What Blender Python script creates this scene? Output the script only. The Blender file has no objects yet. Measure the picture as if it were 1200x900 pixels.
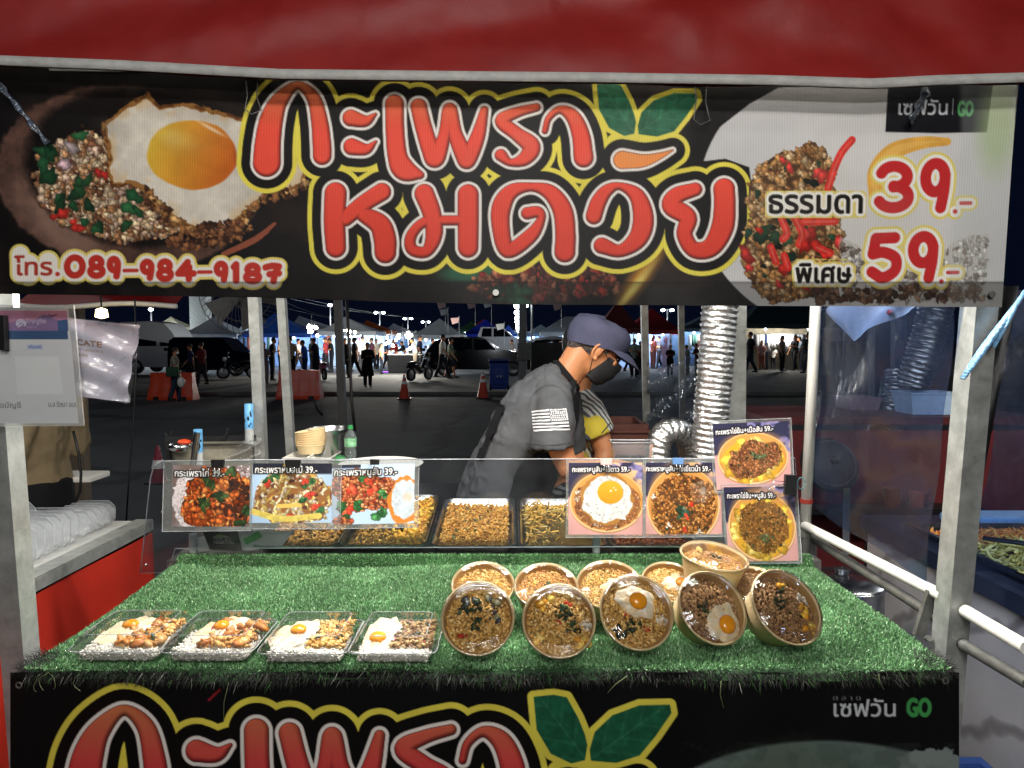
import bpy, bmesh, math, random
import numpy as np
from mathutils import Vector, Matrix
from mathutils.bvhtree import BVHTree

scene = bpy.context.scene
COL = scene.collection

# ------------------------------------------------------------------ camera
FPX = 850.0                        # focal length in pixels of a 1200 x 900 frame
CAM_Z = 1.62
PITCH = math.atan(52 / FPX)
cam_data = bpy.data.cameras.new("camera")
cam_data.sensor_width = 36.0
cam_data.lens = FPX / 1200 * 36.0
cam_data.clip_start = 0.02
cam_data.clip_end = 2000.0
cam = bpy.data.objects.new("camera", cam_data)
COL.objects.link(cam)
cam.location = (0, 0, CAM_Z)
cam.rotation_euler = (math.pi / 2 - PITCH, 0, 0)
scene.camera = cam

# ------------------------------------------------------------------ world: a night sky
world = bpy.data.worlds.new("World")
scene.world = world
world.use_nodes = True
bg = world.node_tree.nodes["Background"]
bg.inputs["Color"].default_value = (0.10, 0.18, 0.55, 1)
bg.inputs["Strength"].default_value = 0.016
scene.view_settings.view_transform = 'Standard'
scene.view_settings.look = 'None'
scene.view_settings.exposure = 0.0
scene.view_settings.gamma = 1.0
scene.view_settings.use_curve_mapping = False
scene.cycles.max_bounces = 10
scene.cycles.transparent_max_bounces = 24
scene.cycles.glossy_bounces = 4
scene.cycles.diffuse_bounces = 3
scene.cycles.sample_clamp_indirect = 4.0
scene.cycles.caustics_reflective = False
scene.cycles.caustics_refractive = False

# light levels
TUBE_W = 29.0  # tubes assumed under the awning, out of view
FRONT_W = 50.0        # assumed market lamp across the aisle, behind the photographer
TENT_W = 210.0         # lamps under far tents
STREET_W = 2400.0
NEAR_W = 650.0  # street lamps added on the near side

# ------------------------------------------------------------------ pixel -> point
_s, _c = math.sin(PITCH), math.cos(PITCH)
def ray(px, py):
    dx, dy = (px - 600) / FPX, (450 - py) / FPX
    return dx, _c + dy * _s, -_s + dy * _c
def P(px, py, Y):                  # point of the photograph's ray in the plane y = Y
    dx, fy, dz = ray(px, py)
    t = Y / fy
    return Vector((dx * t, Y, CAM_Z + dz * t))
def G(px, py, Z=0.0):              # point of the photograph's ray at the height Z
    dx, fy, dz = ray(px, py)
    t = (Z - CAM_Z) / dz
    return Vector((dx * t, fy * t, Z))
def MPP(Y):                        # metres per pixel at distance Y
    return Y / FPX

# ------------------------------------------------------------------ colours and materials
def lin(c):
    if isinstance(c, str):
        c = [int(c[i:i + 2], 16) / 255 for i in (0, 2, 4)]
    return tuple(x / 12.92 if x <= 0.04045 else ((x + 0.055) / 1.055) ** 2.4 for x in c)
def lin_np(a):
    a = np.clip(a, 0, 1)
    return np.where(a <= 0.04045, a / 12.92, ((a + 0.055) / 1.055) ** 2.4)

MATS = {}
def mat(name, col, rough=0.5, metal=0.0, var=0.12, scale=30.0, bump=0.0, bscale=None, spec=0.5,
        emit=None, estr=0.0, coat=0.0, sub=0.0, stretch=None, col2=None):
    if name in MATS: return MATS[name]
    m = bpy.data.materials.new(name); m.use_nodes = True
    nt = m.node_tree; N = nt.nodes; L = nt.links
    b = N["Principled BSDF"]
    c = lin(col)
    b.inputs["Roughness"].default_value = rough
    b.inputs["Metallic"].default_value = metal
    b.inputs["Specular IOR Level"].default_value = spec
    b.inputs["Coat Weight"].default_value = coat
    if sub:
        b.inputs["Subsurface Weight"].default_value = sub
        b.inputs["Subsurface Radius"].default_value = (0.012, 0.005, 0.003)
    tc = N.new("ShaderNodeTexCoord"); mp = N.new("ShaderNodeMapping")
    L.new(tc.outputs["Object"], mp.inputs["Vector"])
    if stretch: mp.inputs["Scale"].default_value = stretch
    if var > 0 or col2:
        no = N.new("ShaderNodeTexNoise"); no.inputs["Scale"].default_value = scale; no.inputs["Detail"].default_value = 6
        no.inputs["Roughness"].default_value = 0.62
        L.new(mp.outputs["Vector"], no.inputs["Vector"])
        rp = N.new("ShaderNodeValToRGB")
        c2 = lin(col2) if col2 else tuple(min(1, x * (1 + var)) for x in c)
        rp.color_ramp.elements[0].position = 0.33; rp.color_ramp.elements[1].position = 0.67
        rp.color_ramp.elements[0].color = (*[x * (1 - var) for x in c], 1)
        rp.color_ramp.elements[1].color = (*c2, 1)
        L.new(no.outputs["Fac"], rp.inputs["Fac"]); L.new(rp.outputs["Color"], b.inputs["Base Color"])
        mr = N.new("ShaderNodeMapRange"); mr.inputs["To Min"].default_value = max(0.02, rough - 0.1); mr.inputs["To Max"].default_value = min(1, rough + 0.12)
        L.new(no.outputs["Fac"], mr.inputs["Value"]); L.new(mr.outputs["Result"], b.inputs["Roughness"])
    else:
        b.inputs["Base Color"].default_value = (*c, 1)
    if bump:
        n2 = N.new("ShaderNodeTexNoise"); n2.inputs["Scale"].default_value = bscale or scale * 2; n2.inputs["Detail"].default_value = 4
        L.new(mp.outputs["Vector"], n2.inputs["Vector"])
        bp = N.new("ShaderNodeBump"); bp.inputs["Strength"].default_value = bump; bp.inputs["Distance"].default_value = 0.01
        L.new(n2.outputs["Fac"], bp.inputs["Height"]); L.new(bp.outputs["Normal"], b.inputs["Normal"])
    if emit:
        b.inputs["Emission Color"].default_value = (*lin(emit), 1)
        b.inputs["Emission Strength"].default_value = estr
    MATS[name] = m
    return m

def clear_mat(name, tint='ffffff', gloss=1.0, rough=0.05, haze=0.0, hazecol='ffffff', bump=0.0, bscale=20.0, ior=1.5, refl=1.0):
    """thin clear plastic: see-through, mirror-like towards grazing angles, with an optional milky share"""
    if name in MATS: return MATS[name]
    m = bpy.data.materials.new(name); m.use_nodes = True
    nt = m.node_tree; N = nt.nodes; L = nt.links
    for n in list(N): N.remove(n)
    out = N.new("ShaderNodeOutputMaterial")
    tr = N.new("ShaderNodeBsdfTransparent"); tr.inputs["Color"].default_value = (*lin(tint), 1)
    gl = N.new("ShaderNodeBsdfGlossy"); gl.inputs["Roughness"].default_value = rough; gl.inputs["Color"].default_value = (gloss, gloss, gloss, 1)
    fr = N.new("ShaderNodeFresnel"); fr.inputs["IOR"].default_value = ior
    mx = N.new("ShaderNodeMixShader")
    mu = N.new("ShaderNodeMath"); mu.operation = 'MULTIPLY'; mu.inputs[1].default_value = refl; mu.use_clamp = True
    L.new(fr.outputs["Fac"], mu.inputs[0]); L.new(mu.outputs[0], mx.inputs[0]); L.new(tr.outputs[0], mx.inputs[1]); L.new(gl.outputs[0], mx.inputs[2])
    tc = N.new("ShaderNodeTexCoord")
    if bump:
        no = N.new("ShaderNodeTexNoise"); no.inputs["Scale"].default_value = bscale; no.inputs["Detail"].default_value = 3
        L.new(tc.outputs["Object"], no.inputs["Vector"])
        bp = N.new("ShaderNodeBump"); bp.inputs["Strength"].default_value = bump; bp.inputs["Distance"].default_value = 0.02
        L.new(no.outputs["Fac"], bp.inputs["Height"])
        L.new(bp.outputs["Normal"], gl.inputs["Normal"]); L.new(bp.outputs["Normal"], fr.inputs["Normal"])
    last = mx
    if haze > 0:
        df = N.new("ShaderNodeBsdfDiffuse"); df.inputs["Color"].default_value = (*lin(hazecol), 1)
        m2 = N.new("ShaderNodeMixShader")
        n3 = N.new("ShaderNodeTexNoise"); n3.inputs["Scale"].default_value = 9; n3.inputs["Detail"].default_value = 7
        L.new(tc.outputs["Object"], n3.inputs["Vector"])
        mr = N.new("ShaderNodeMapRange"); mr.inputs["From Min"].default_value = 0.3; mr.inputs["From Max"].default_value = 0.75
        mr.inputs["To Min"].default_value = haze * 0.5; mr.inputs["To Max"].default_value = min(1, haze * 1.6)
        L.new(n3.outputs["Fac"], mr.inputs["Value"]); L.new(mr.outputs["Result"], m2.inputs[0])
        L.new(last.outputs[0], m2.inputs[1]); L.new(df.outputs[0], m2.inputs[2]); last = m2
    L.new(last.outputs[0], out.inputs["Surface"])
    MATS[name] = m
    return m

def emis(name, col, strength):
    return mat(name, col, var=0, emit=col, estr=strength)

def print_mat(name, rough=0.45, coat=0.0, weave=0.0, bump=0.0, spec=.5):
    """ink on vinyl or paper: the colour comes from the mesh's colour layer"""
    if name in MATS: return MATS[name]
    m = bpy.data.materials.new(name); m.use_nodes = True
    nt = m.node_tree; N = nt.nodes; L = nt.links
    b = N["Principled BSDF"]; b.inputs["Roughness"].default_value = rough; b.inputs["Coat Weight"].default_value = coat
    b.inputs["Coat Roughness"].default_value = 0.12; b.inputs["Specular IOR Level"].default_value = spec
    a = N.new("ShaderNodeAttribute"); a.attribute_name = "ink"
    L.new(a.outputs["Color"], b.inputs["Base Color"])
    tc = N.new("ShaderNodeTexCoord")
    if weave or bump:
        if weave:
            w = N.new("ShaderNodeTexWave"); w.inputs["Scale"].default_value = 75; w.wave_type = 'BANDS'; w.bands_direction = 'X'
            w.inputs["Distortion"].default_value = 0.6
            L.new(tc.outputs["Object"], w.inputs["Vector"])
        no = N.new("ShaderNodeTexNoise"); no.inputs["Scale"].default_value = 5; no.inputs["Detail"].default_value = 5
        L.new(tc.outputs["Object"], no.inputs["Vector"])
        bp = N.new("ShaderNodeBump"); bp.inputs["Distance"].default_value = 0.012; bp.inputs["Strength"].default_value = bump
        L.new(no.outputs["Fac"], bp.inputs["Height"])
        if weave:
            b2 = N.new("ShaderNodeBump"); b2.inputs["Distance"].default_value = 0.001; b2.inputs["Strength"].default_value = weave
            L.new(w.outputs["Fac"], b2.inputs["Height"]); L.new(bp.outputs["Normal"], b2.inputs["Normal"]); bp = b2
        L.new(bp.outputs["Normal"], b.inputs["Normal"])
        if coat: L.new(bp.outputs["Normal"], b.inputs["Coat Normal"])
    MATS[name] = m
    return m

# ------------------------------------------------------------------ objects
WL = {}                                                     # world location of every root
def tag(o, label=None, cat=None, group=None, kind=None):
    if label: o["label"] = label
    if cat: o["category"] = cat
    if group: o["group"] = group
    if kind: o["kind"] = kind
    return o
def root(name, loc, label, cat, group=None):
    o = bpy.data.objects.new(name, None); COL.objects.link(o)
    o.empty_display_size = 0.05
    o.location = loc; WL[o.name] = Vector(loc)
    return tag(o, label, cat, group)
def copy_tree(o, parent=None):
    c = o.copy(); COL.objects.link(c)
    if parent is not None: c.parent = parent
    for ch in list(o.children): copy_tree(ch, c)
    return c

class MB:
    """collects geometry in world (or prototype) space; build() links it as ONE mesh object"""
    def __init__(s): s.v = []; s.f = []; s.m = []; s.cur = 0
    def add(s, vs, fs):
        n = len(s.v); s.v.extend([tuple(x) for x in vs])
        for f in fs: s.f.append(tuple(i + n for i in f)); s.m.append(s.cur)
        return s
    def box(s, c, d, rz=0, rx=0, ry=0, bev=0):
        M = Matrix.Translation(c) @ Matrix.Rotation(rz, 4, 'Z') @ Matrix.Rotation(ry, 4, 'Y') @ Matrix.Rotation(rx, 4, 'X')
        h = [x / 2 for x in d]
        if bev <= 0:
            vs = [M @ Vector((x * h[0], y * h[1], z * h[2])) for x in (-1, 1) for y in (-1, 1) for z in (-1, 1)]
            return s.add(vs, [(0, 1, 3, 2), (4, 6, 7, 5), (0, 4, 5, 1), (2, 3, 7, 6), (0, 2, 6, 4), (1, 5, 7, 3)])
        bm = bmesh.new(); bmesh.ops.create_cube(bm, size=1)
        for v in bm.verts: v.co = Vector((v.co.x * d[0], v.co.y * d[1], v.co.z * d[2]))
        bmesh.ops.bevel(bm, geom=bm.edges[:], offset=min(bev, min(d) * 0.45), segments=2, affect='EDGES', profile=0.6)
        return s.bm(bm, M)
    def bm(s, bm, M=Matrix()):
        bm.verts.ensure_lookup_table()
        for i, v in enumerate(bm.verts): v.index = i
        s.add([M @ v.co for v in bm.verts], [[v.index for v in f.verts] for f in bm.faces]); bm.free(); return s
    def bar(s, a, b, w, d=None, roll=0):                     # square section bar between two points
        a, b = Vector(a), Vector(b); d = d or w; z = (b - a).normalized()
        x = Vector((1, 0, 0)) if abs(z.x) < 0.9 else Vector((0, 1, 0))
        y = z.cross(x).normalized(); x = y.cross(z).normalized()
        if roll: R = Matrix.Rotation(roll, 3, z); x, y = R @ x, R @ y
        vs = []
        for p in (a, b):
            for sx, sy in ((-1, -1), (1, -1), (1, 1), (-1, 1)): vs.append(p + x * sx * w / 2 + y * sy * d / 2)
        return s.add(vs, [(3, 2, 1, 0), (4, 5, 6, 7), (0, 1, 5, 4), (1, 2, 6, 5), (2, 3, 7, 6), (3, 0, 4, 7)])
    def tube(s, pts, r, n=10, cap=True, rs=None):
        pts = [Vector(p) for p in pts]; rings = []
        up = None
        for i, p in enumerate(pts):
            t = (pts[min(i + 1, len(pts) - 1)] - pts[max(i - 1, 0)]).normalized()
            if up is None:
                up = Vector((0, 0, 1)) if abs(t.z) < 0.9 else Vector((1, 0, 0))
            x = up - t * up.dot(t)
            if x.length < 1e-5: x = t.orthogonal()
            x.normalize(); y = t.cross(x); up = x
            rr = rs[i] if rs else r
            if not isinstance(rr, (tuple, list)): rr = (rr, rr)
            rings.append([p + x * math.cos(2 * math.pi * k / n) * rr[0] + y * math.sin(2 * math.pi * k / n) * rr[1] for k in range(n)])
        return s.rings(rings, cap)
    def rings(s, rings, cap=True, closed=True):
        n = len(rings[0]); vs = [v for r in rings for v in r]; fs = []
        for i in range(len(rings) - 1):
            for k in range(n if closed else n - 1):
                a, b = i * n + k, i * n + (k + 1) % n
                fs.append((a, b, b + n, a + n))
        if cap:
            fs.append(tuple(range(n - 1, -1, -1))); fs.append(tuple((len(rings) - 1) * n + k for k in range(n)))
        return s.add(vs, fs)
    def lathe(s, prof, c=(0, 0, 0), n=32, M=None, sx=1, sy=1, cap=False):
        rg = []
        for r, z in prof:
            ring = [Vector((math.cos(2 * math.pi * k / n) * r * sx, math.sin(2 * math.pi * k / n) * r * sy, z)) for k in range(n)]
            if M is not None: ring = [M @ q for q in ring]
            rg.append([q + Vector(c) for q in ring])
        return s.rings(rg, cap)
    def prism(s, poly, M, th):                               # 2D polygon extruded by th along M's local z
        n = len(poly); vs = [M @ Vector((x, y, z)) for z in (0, th) for x, y in poly]
        fs = [tuple(range(n - 1, -1, -1)), tuple(range(n, 2 * n))]
        fs += [(i, (i + 1) % n, n + (i + 1) % n, n + i) for i in range(n)]
        return s.add(vs, fs)
    def sphere(s, c, r, n=12, m=8, M=None):
        if not isinstance(r, (tuple, list)): r = (r, r, r)
        rg = []
        for j in range(m + 1):
            a = -math.pi / 2 + math.pi * j / m; a = max(-1.55, min(1.55, a))
            ring = [Vector((r[0] * math.cos(a) * math.cos(2 * math.pi * k / n), r[1] * math.cos(a) * math.sin(2 * math.pi * k / n), r[2] * math.sin(a))) for k in range(n)]
            if M is not None: ring = [M @ q for q in ring]
            rg.append([q + Vector(c) for q in ring])
        return s.rings(rg)
    def build(s, name, m=None, parent=None, smooth=False, base=None, angle=None):
        me = bpy.data.meshes.new(name)
        me.from_pydata(s.v, [], s.f)
        return link_mesh(name, me, m, parent, smooth, base, s.m if isinstance(m, list) else None, angle)

def chain_loc(o):
    v = Vector((0, 0, 0))
    while o is not None: v = v + o.location; o = o.parent
    return v
def link_mesh(name, me, m=None, parent=None, smooth=False, base=None, midx=None, angle=None):
    o = bpy.data.objects.new(name, me); COL.objects.link(o)
    if m is not None:
        for x in (m if isinstance(m, list) else [m]): me.materials.append(x)
    if midx is not None: me.polygons.foreach_set("material_index", midx)
    if parent is not None:
        off = chain_loc(parent); o.parent = parent
        me.transform(Matrix.Translation(-off))
    else:
        if base is None:
            n = len(me.vertices); a = np.empty(n * 3); me.vertices.foreach_get("co", a); a = a.reshape(-1, 3)
            base = Vector(((a[:, 0].min() + a[:, 0].max()) / 2, (a[:, 1].min() + a[:, 1].max()) / 2, a[:, 2].min()))
        base = Vector(base)
        me.transform(Matrix.Translation(-base)); o.location = base
    if smooth:
        me.polygons.foreach_set("use_smooth", [True] * len(me.polygons))
        if angle is not None: me.set_sharp_from_angle(angle=math.radians(angle))
    me.update()
    return o

def np_mesh(name, V, F):
    """V (n,3) floats, F (m,k) ints -> mesh, fast"""
    me = bpy.data.meshes.new(name)
    V = np.ascontiguousarray(V, dtype=np.float32); F = np.ascontiguousarray(F, dtype=np.int32)
    me.vertices.add(len(V)); me.vertices.foreach_set("co", V.ravel())
    k = F.shape[1]
    me.loops.add(F.size); me.loops.foreach_set("vertex_index", F.ravel())
    me.polygons.add(len(F)); me.polygons.foreach_set("loop_start", np.arange(0, F.size, k, dtype=np.int32))
    me.update(calc_edges=True); me.validate()
    return me
def grid_faces(h, w):
    i = np.arange(h * w).reshape(h, w)
    return np.stack([i[:-1, :-1], i[1:, :-1], i[1:, 1:], i[:-1, 1:]], -1).reshape(-1, 4)
def ink_layer(me, rgb):
    a = me.color_attributes.new("ink", 'FLOAT_COLOR', 'POINT')
    c = np.ones((len(rgb), 4), dtype=np.float32); c[:, :3] = rgb
    a.data.foreach_set("color", c.ravel())

def remesh(mbs, voxel, smooth_it=6, fac=0.5):
    """one continuous skin round several overlapping closed shapes"""
    me = bpy.data.meshes.new("tmp"); me.from_pydata(mbs.v, [], mbs.f)
    bm = bmesh.new(); bm.from_mesh(me); bmesh.ops.recalc_face_normals(bm, faces=bm.faces); bm.to_mesh(me); bm.free()
    o = bpy.data.objects.new("tmp", me); COL.objects.link(o)
    r = o.modifiers.new("r", 'REMESH'); r.mode = 'VOXEL'; r.voxel_size = voxel
    s = o.modifiers.new("s", 'SMOOTH'); s.iterations = smooth_it; s.factor = fac
    dg = bpy.context.evaluated_depsgraph_get()
    out = bpy.data.meshes.new_from_object(o.evaluated_get(dg))
    bpy.data.objects.remove(o)
    return out
def R(d): return math.radians(d)

# ------------------------------------------------------------------ the painter: pictures printed on banners and cards
def noise2(h, w, cell, rng, octs=1):
    out = np.zeros((h, w)); amp = 1; tot = 0
    for o in range(octs):
        c = max(1.5, cell / 2 ** o); gh, gw = int(h / c) + 3, int(w / c) + 3
        g = rng.random((gh, gw)); y = np.arange(h) / c; x = np.arange(w) / c
        yi, xi = y.astype(int), x.astype(int); fy, fx = y - yi, x - xi
        fy = (fy * fy * (3 - 2 * fy))[:, None]; fx = (fx * fx * (3 - 2 * fx))[None, :]
        a = g[np.ix_(yi, xi)]; b = g[np.ix_(yi, xi + 1)]; c_ = g[np.ix_(yi + 1, xi)]; d = g[np.ix_(yi + 1, xi + 1)]
        out += amp * ((a * (1 - fx) + b * fx) * (1 - fy) + (c_ * (1 - fx) + d * fx) * fy); tot += amp; amp *= 0.55
    return out / tot
def hexc(s): return np.array([int(s[i:i + 2], 16) / 255 for i in (0, 2, 4)])
def sstep(a, b, x):
    t = np.clip((x - a) / (b - a), 0, 1); return t * t * (3 - 2 * t)

class Canvas:
    """x0,y0: photo pixel of the first column and row; s: samples per photo pixel"""
    def __init__(s, x0, y0, x1, y1, sc=1.0, col='000000', seed=1):
        s.x0, s.y0, s.sc = x0, y0, sc
        s.w, s.h = int(round((x1 - x0) * sc)) + 1, int(round((y1 - y0) * sc)) + 1
        s.rgb = np.zeros((s.h, s.w, 3)) + hexc(col)
        s.X = x0 + np.arange(s.w)[None, :] / sc + np.zeros((s.h, 1)); s.Y = y0 + np.arange(s.h)[:, None] / sc + np.zeros((1, s.w))
        s.rng = np.random.default_rng(seed)
    def put(s, a, col):
        if isinstance(col, str): col = hexc(col)
        a = np.clip(a, 0, 1)[..., None]; s.rgb = s.rgb * (1 - a) + col * a
    def n(s, cell, o=2): return noise2(s.h, s.w, cell * s.sc, s.rng, o)
    def ell(s, cx, cy, rx, ry, rot=0, soft=1.0, wob=0.0, wcell=8):
        c, d = math.cos(rot), math.sin(rot); x, y = s.X - cx, s.Y - cy
        u, v = (x * c + y * d) / rx, (-x * d + y * c) / ry
        q = (np.sqrt(u * u + v * v) - 1) * min(rx, ry)
        if wob: q = q + (s.n(wcell, 3) - 0.5) * 2 * wob
        return np.clip(0.5 - q / max(soft, 0.7 / s.sc), 0, 1)
    def poly(s, pts):                                        # signed distance to a polygon, negative inside
        pts = np.array(pts, float); n = len(pts); d = np.full((s.h, s.w), 1e9); ins = np.zeros((s.h, s.w), bool)
        for i in range(n):
            a, b = pts[i], pts[(i + 1) % n]; e = b - a
            wx, wy = s.X - a[0], s.Y - a[1]
            t = np.clip((wx * e[0] + wy * e[1]) / (e @ e + 1e-9), 0, 1)
            d = np.minimum(d, np.hypot(wx - e[0] * t, wy - e[1] * t))
            if abs(e[1]) > 1e-9:
                ins ^= ((a[1] > s.Y) != (b[1] > s.Y)) & (s.X < e[0] * (s.Y - a[1]) / e[1] + a[0])
        return np.where(ins, -d, d)
    def strokes(s, lst, reach=26):
        """signed distance to strokes: each a list of (x, y, r) joined by a smooth curve"""
        d = np.full((s.h, s.w), 1e3)
        for st in lst:
            p = smooth_pts(st)
            m = p[:, 2].max() + reach
            c0 = max(0, int((p[:, 0].min() - m - s.x0) * s.sc)); c1 = min(s.w, int((p[:, 0].max() + m - s.x0) * s.sc) + 2)
            r0 = max(0, int((p[:, 1].min() - m - s.y0) * s.sc)); r1 = min(s.h, int((p[:, 1].max() + m - s.y0) * s.sc) + 2)
            if c1 <= c0 or r1 <= r0: continue
            X, Y, D = s.X[r0:r1, c0:c1], s.Y[r0:r1, c0:c1], d[r0:r1, c0:c1]
            for a, b in zip(p[:-1], p[1:]):
                e = b - a; wx, wy = X - a[0], Y - a[1]
                t = np.clip((wx * e[0] + wy * e[1]) / (e[0] ** 2 + e[1] ** 2 + 1e-9), 0, 1)
                np.minimum(D, np.hypot(wx - e[0] * t, wy - e[1] * t) - (a[2] + e[2] * t), out=D)
        return d
    def aa(s, d): return np.clip(0.5 - d * s.sc, 0, 1)
    def dabs(s, mask, n, r0, r1, pal, asp=1.7, contrast=0.5, hi=0.25, order=None, ang=None):
        """n little shaded pieces of food scattered where mask > 0.5"""
        ys, xs = np.nonzero(mask > 0.5)
        if len(ys) == 0: return
        pal = [hexc(p) for p in pal]; rg = s.rng
        idx = rg.integers(0, len(ys), n)
        for i in idx:
            r = rg.uniform(r0, r1) * s.sc; a = rg.uniform(1, asp); th = rg.uniform(0, math.pi) if ang is None else rg.normal(ang, 0.5)
            cy, cx = ys[i], xs[i]; k = int(r * a + 2)
            y0, y1, x0, x1 = max(0, cy - k), min(s.h, cy + k + 1), max(0, cx - k), min(s.w, cx + k + 1)
            yy, xx = np.mgrid[y0:y1, x0:x1]; x, y = xx - cx, yy - cy
            u = (x * math.cos(th) + y * math.sin(th)) / (r * a); v = (-x * math.sin(th) + y * math.cos(th)) / r
            at = np.arctan2(v, u); q = np.sqrt(u * u + v * v) + 0.13 * np.sin(2 * at + rg.uniform(0, 6)) + 0.12 * np.sin(3 * at + rg.uniform(0, 6)) + 0.10 * np.sin(5 * at + rg.uniform(0, 6))
            al = np.clip((1 - q) * max(r, 1.2), 0, 1)[..., None]
            sh = 1 - contrast * np.clip(q, 0, 1) ** 2 + hi * np.exp(-((x + 0.35 * r) ** 2 + (y + 0.4 * r) ** 2) / (0.3 * r * r + 0.5))
            c = pal[rg.integers(len(pal))] * rg.uniform(0.74, 1.14)
            s.rgb[y0:y1, x0:x1] = s.rgb[y0:y1, x0:x1] * (1 - al) + np.clip(c * sh[..., None], 0, 1) * al
    def text(s, txt, x, y, size, col, grow=0.0, outline=None, ow=1.0, sx=1.0, rot=0.0, width=None):
        """x, y: left end of the base line in photo pixels; size: em in pixels"""
        tris = text_tris(txt)
        if tris is None or len(tris) == 0: return
        if width: sx = width / (tris[..., 0].max() * size)
        ss = 3
        t = tris * size; t = np.stack([t[..., 0] * sx, -t[..., 1]], -1)
        c, d = math.cos(rot), math.sin(rot)
        t = np.stack([x + t[..., 0] * c - t[..., 1] * d, y + t[..., 0] * d + t[..., 1] * c], -1)
        t = (t - [s.x0, s.y0]) * s.sc
        pad = int((ow + grow) * s.sc) + 3
        bx0, by0 = np.floor(t.reshape(-1, 2).min(0)).astype(int) - pad; bx1, by1 = np.ceil(t.reshape(-1, 2).max(0)).astype(int) + pad
        bx0, by0, bx1, by1 = max(bx0, 0), max(by0, 0), min(bx1, s.w), min(by1, s.h)
        if bx1 <= bx0 or by1 <= by0: return
        H, W = (by1 - by0) * ss, (bx1 - bx0) * ss; M = np.zeros((H, W))
        for tri in t:
            q = (tri - [bx0, by0]) * ss
            x0, y0 = np.maximum(np.floor(q.min(0)).astype(int), 0); x1, y1 = np.ceil(q.max(0)).astype(int) + 1
            x1, y1 = min(x1, W), min(y1, H)
            if x1 <= x0 or y1 <= y0: continue
            yy, xx = np.mgrid[y0:y1, x0:x1]; xx = xx + 0.5; yy = yy + 0.5
            e = [(q[(i + 1) % 3, 0] - q[i, 0]) * (yy - q[i, 1]) - (q[(i + 1) % 3, 1] - q[i, 1]) * (xx - q[i, 0]) for i in range(3)]
            ins = ((e[0] >= 0) & (e[1] >= 0) & (e[2] >= 0)) | ((e[0] <= 0) & (e[1] <= 0) & (e[2] <= 0))
            M[y0:y1, x0:x1] = np.maximum(M[y0:y1, x0:x1], ins)
        def dil(A, r):
            r = r * s.sc * ss
            if r < 0.5: return A
            B = A.copy(); k = int(r)
            for dy in range(-k, k + 1):
                for dx in range(-k, k + 1):
                    if dx * dx + dy * dy <= r * r + 0.1: B = np.maximum(B, np.roll(np.roll(A, dy, 0), dx, 1))
            return B
        def down(A): return A.reshape(by1 - by0, ss, bx1 - bx0, ss).mean((1, 3))
        def lay(A, col):
            a = down(A)[..., None]; cc = hexc(col) if isinstance(col, str) else col
            s.rgb[by0:by1, bx0:bx1] = s.rgb[by0:by1, bx0:bx1] * (1 - a) + cc * a
        M = dil(M, grow)
        if outline:
            for oc, w in (outline if isinstance(outline, list) else [(outline, ow)]): lay(dil(M, w), oc)
        lay(M, col)

def smooth_pts(st, k=7):
    p = np.array(st, float)
    if len(p) < 3: return p
    q = np.vstack([2 * p[0] - p[1], p, 2 * p[-1] - p[-2]]); out = []
    for i in range(1, len(q) - 2):
        a, b, c, d = q[i - 1:i + 3]
        for t in np.linspace(0, 1, k, endpoint=False):
            out.append(0.5 * (2 * b + (c - a) * t + (2 * a - 5 * b + 4 * c - d) * t * t + (3 * b - a - 3 * c + d) * t ** 3))
    out.append(p[-1]); out = np.array(out); out[:, 2] = np.maximum(out[:, 2], 0.3)
    return out
_tt = {}
def text_tris(txt):
    if txt in _tt: return _tt[txt]
    cu = bpy.data.curves.new("tmp_text", 'FONT'); cu.body = txt; cu.size = 1.0
    o = bpy.data.objects.new("tmp_text", cu); COL.objects.link(o)
    bpy.context.view_layer.update()
    me = bpy.data.meshes.new_from_object(o.evaluated_get(bpy.context.evaluated_depsgraph_get()))
    bpy.data.objects.remove(o); bpy.data.curves.remove(cu)
    me.calc_loop_triangles()
    v = np.empty(len(me.vertices) * 3); me.vertices.foreach_get("co", v); v = v.reshape(-1, 3)[:, :2]
    t = np.empty(len(me.loop_triangles) * 3, dtype=np.int32); me.loop_triangles.foreach_get("vertices", t)
    bpy.data.meshes.remove(me)
    _tt[txt] = v[t.reshape(-1, 3)]
    return _tt[txt]
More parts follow.
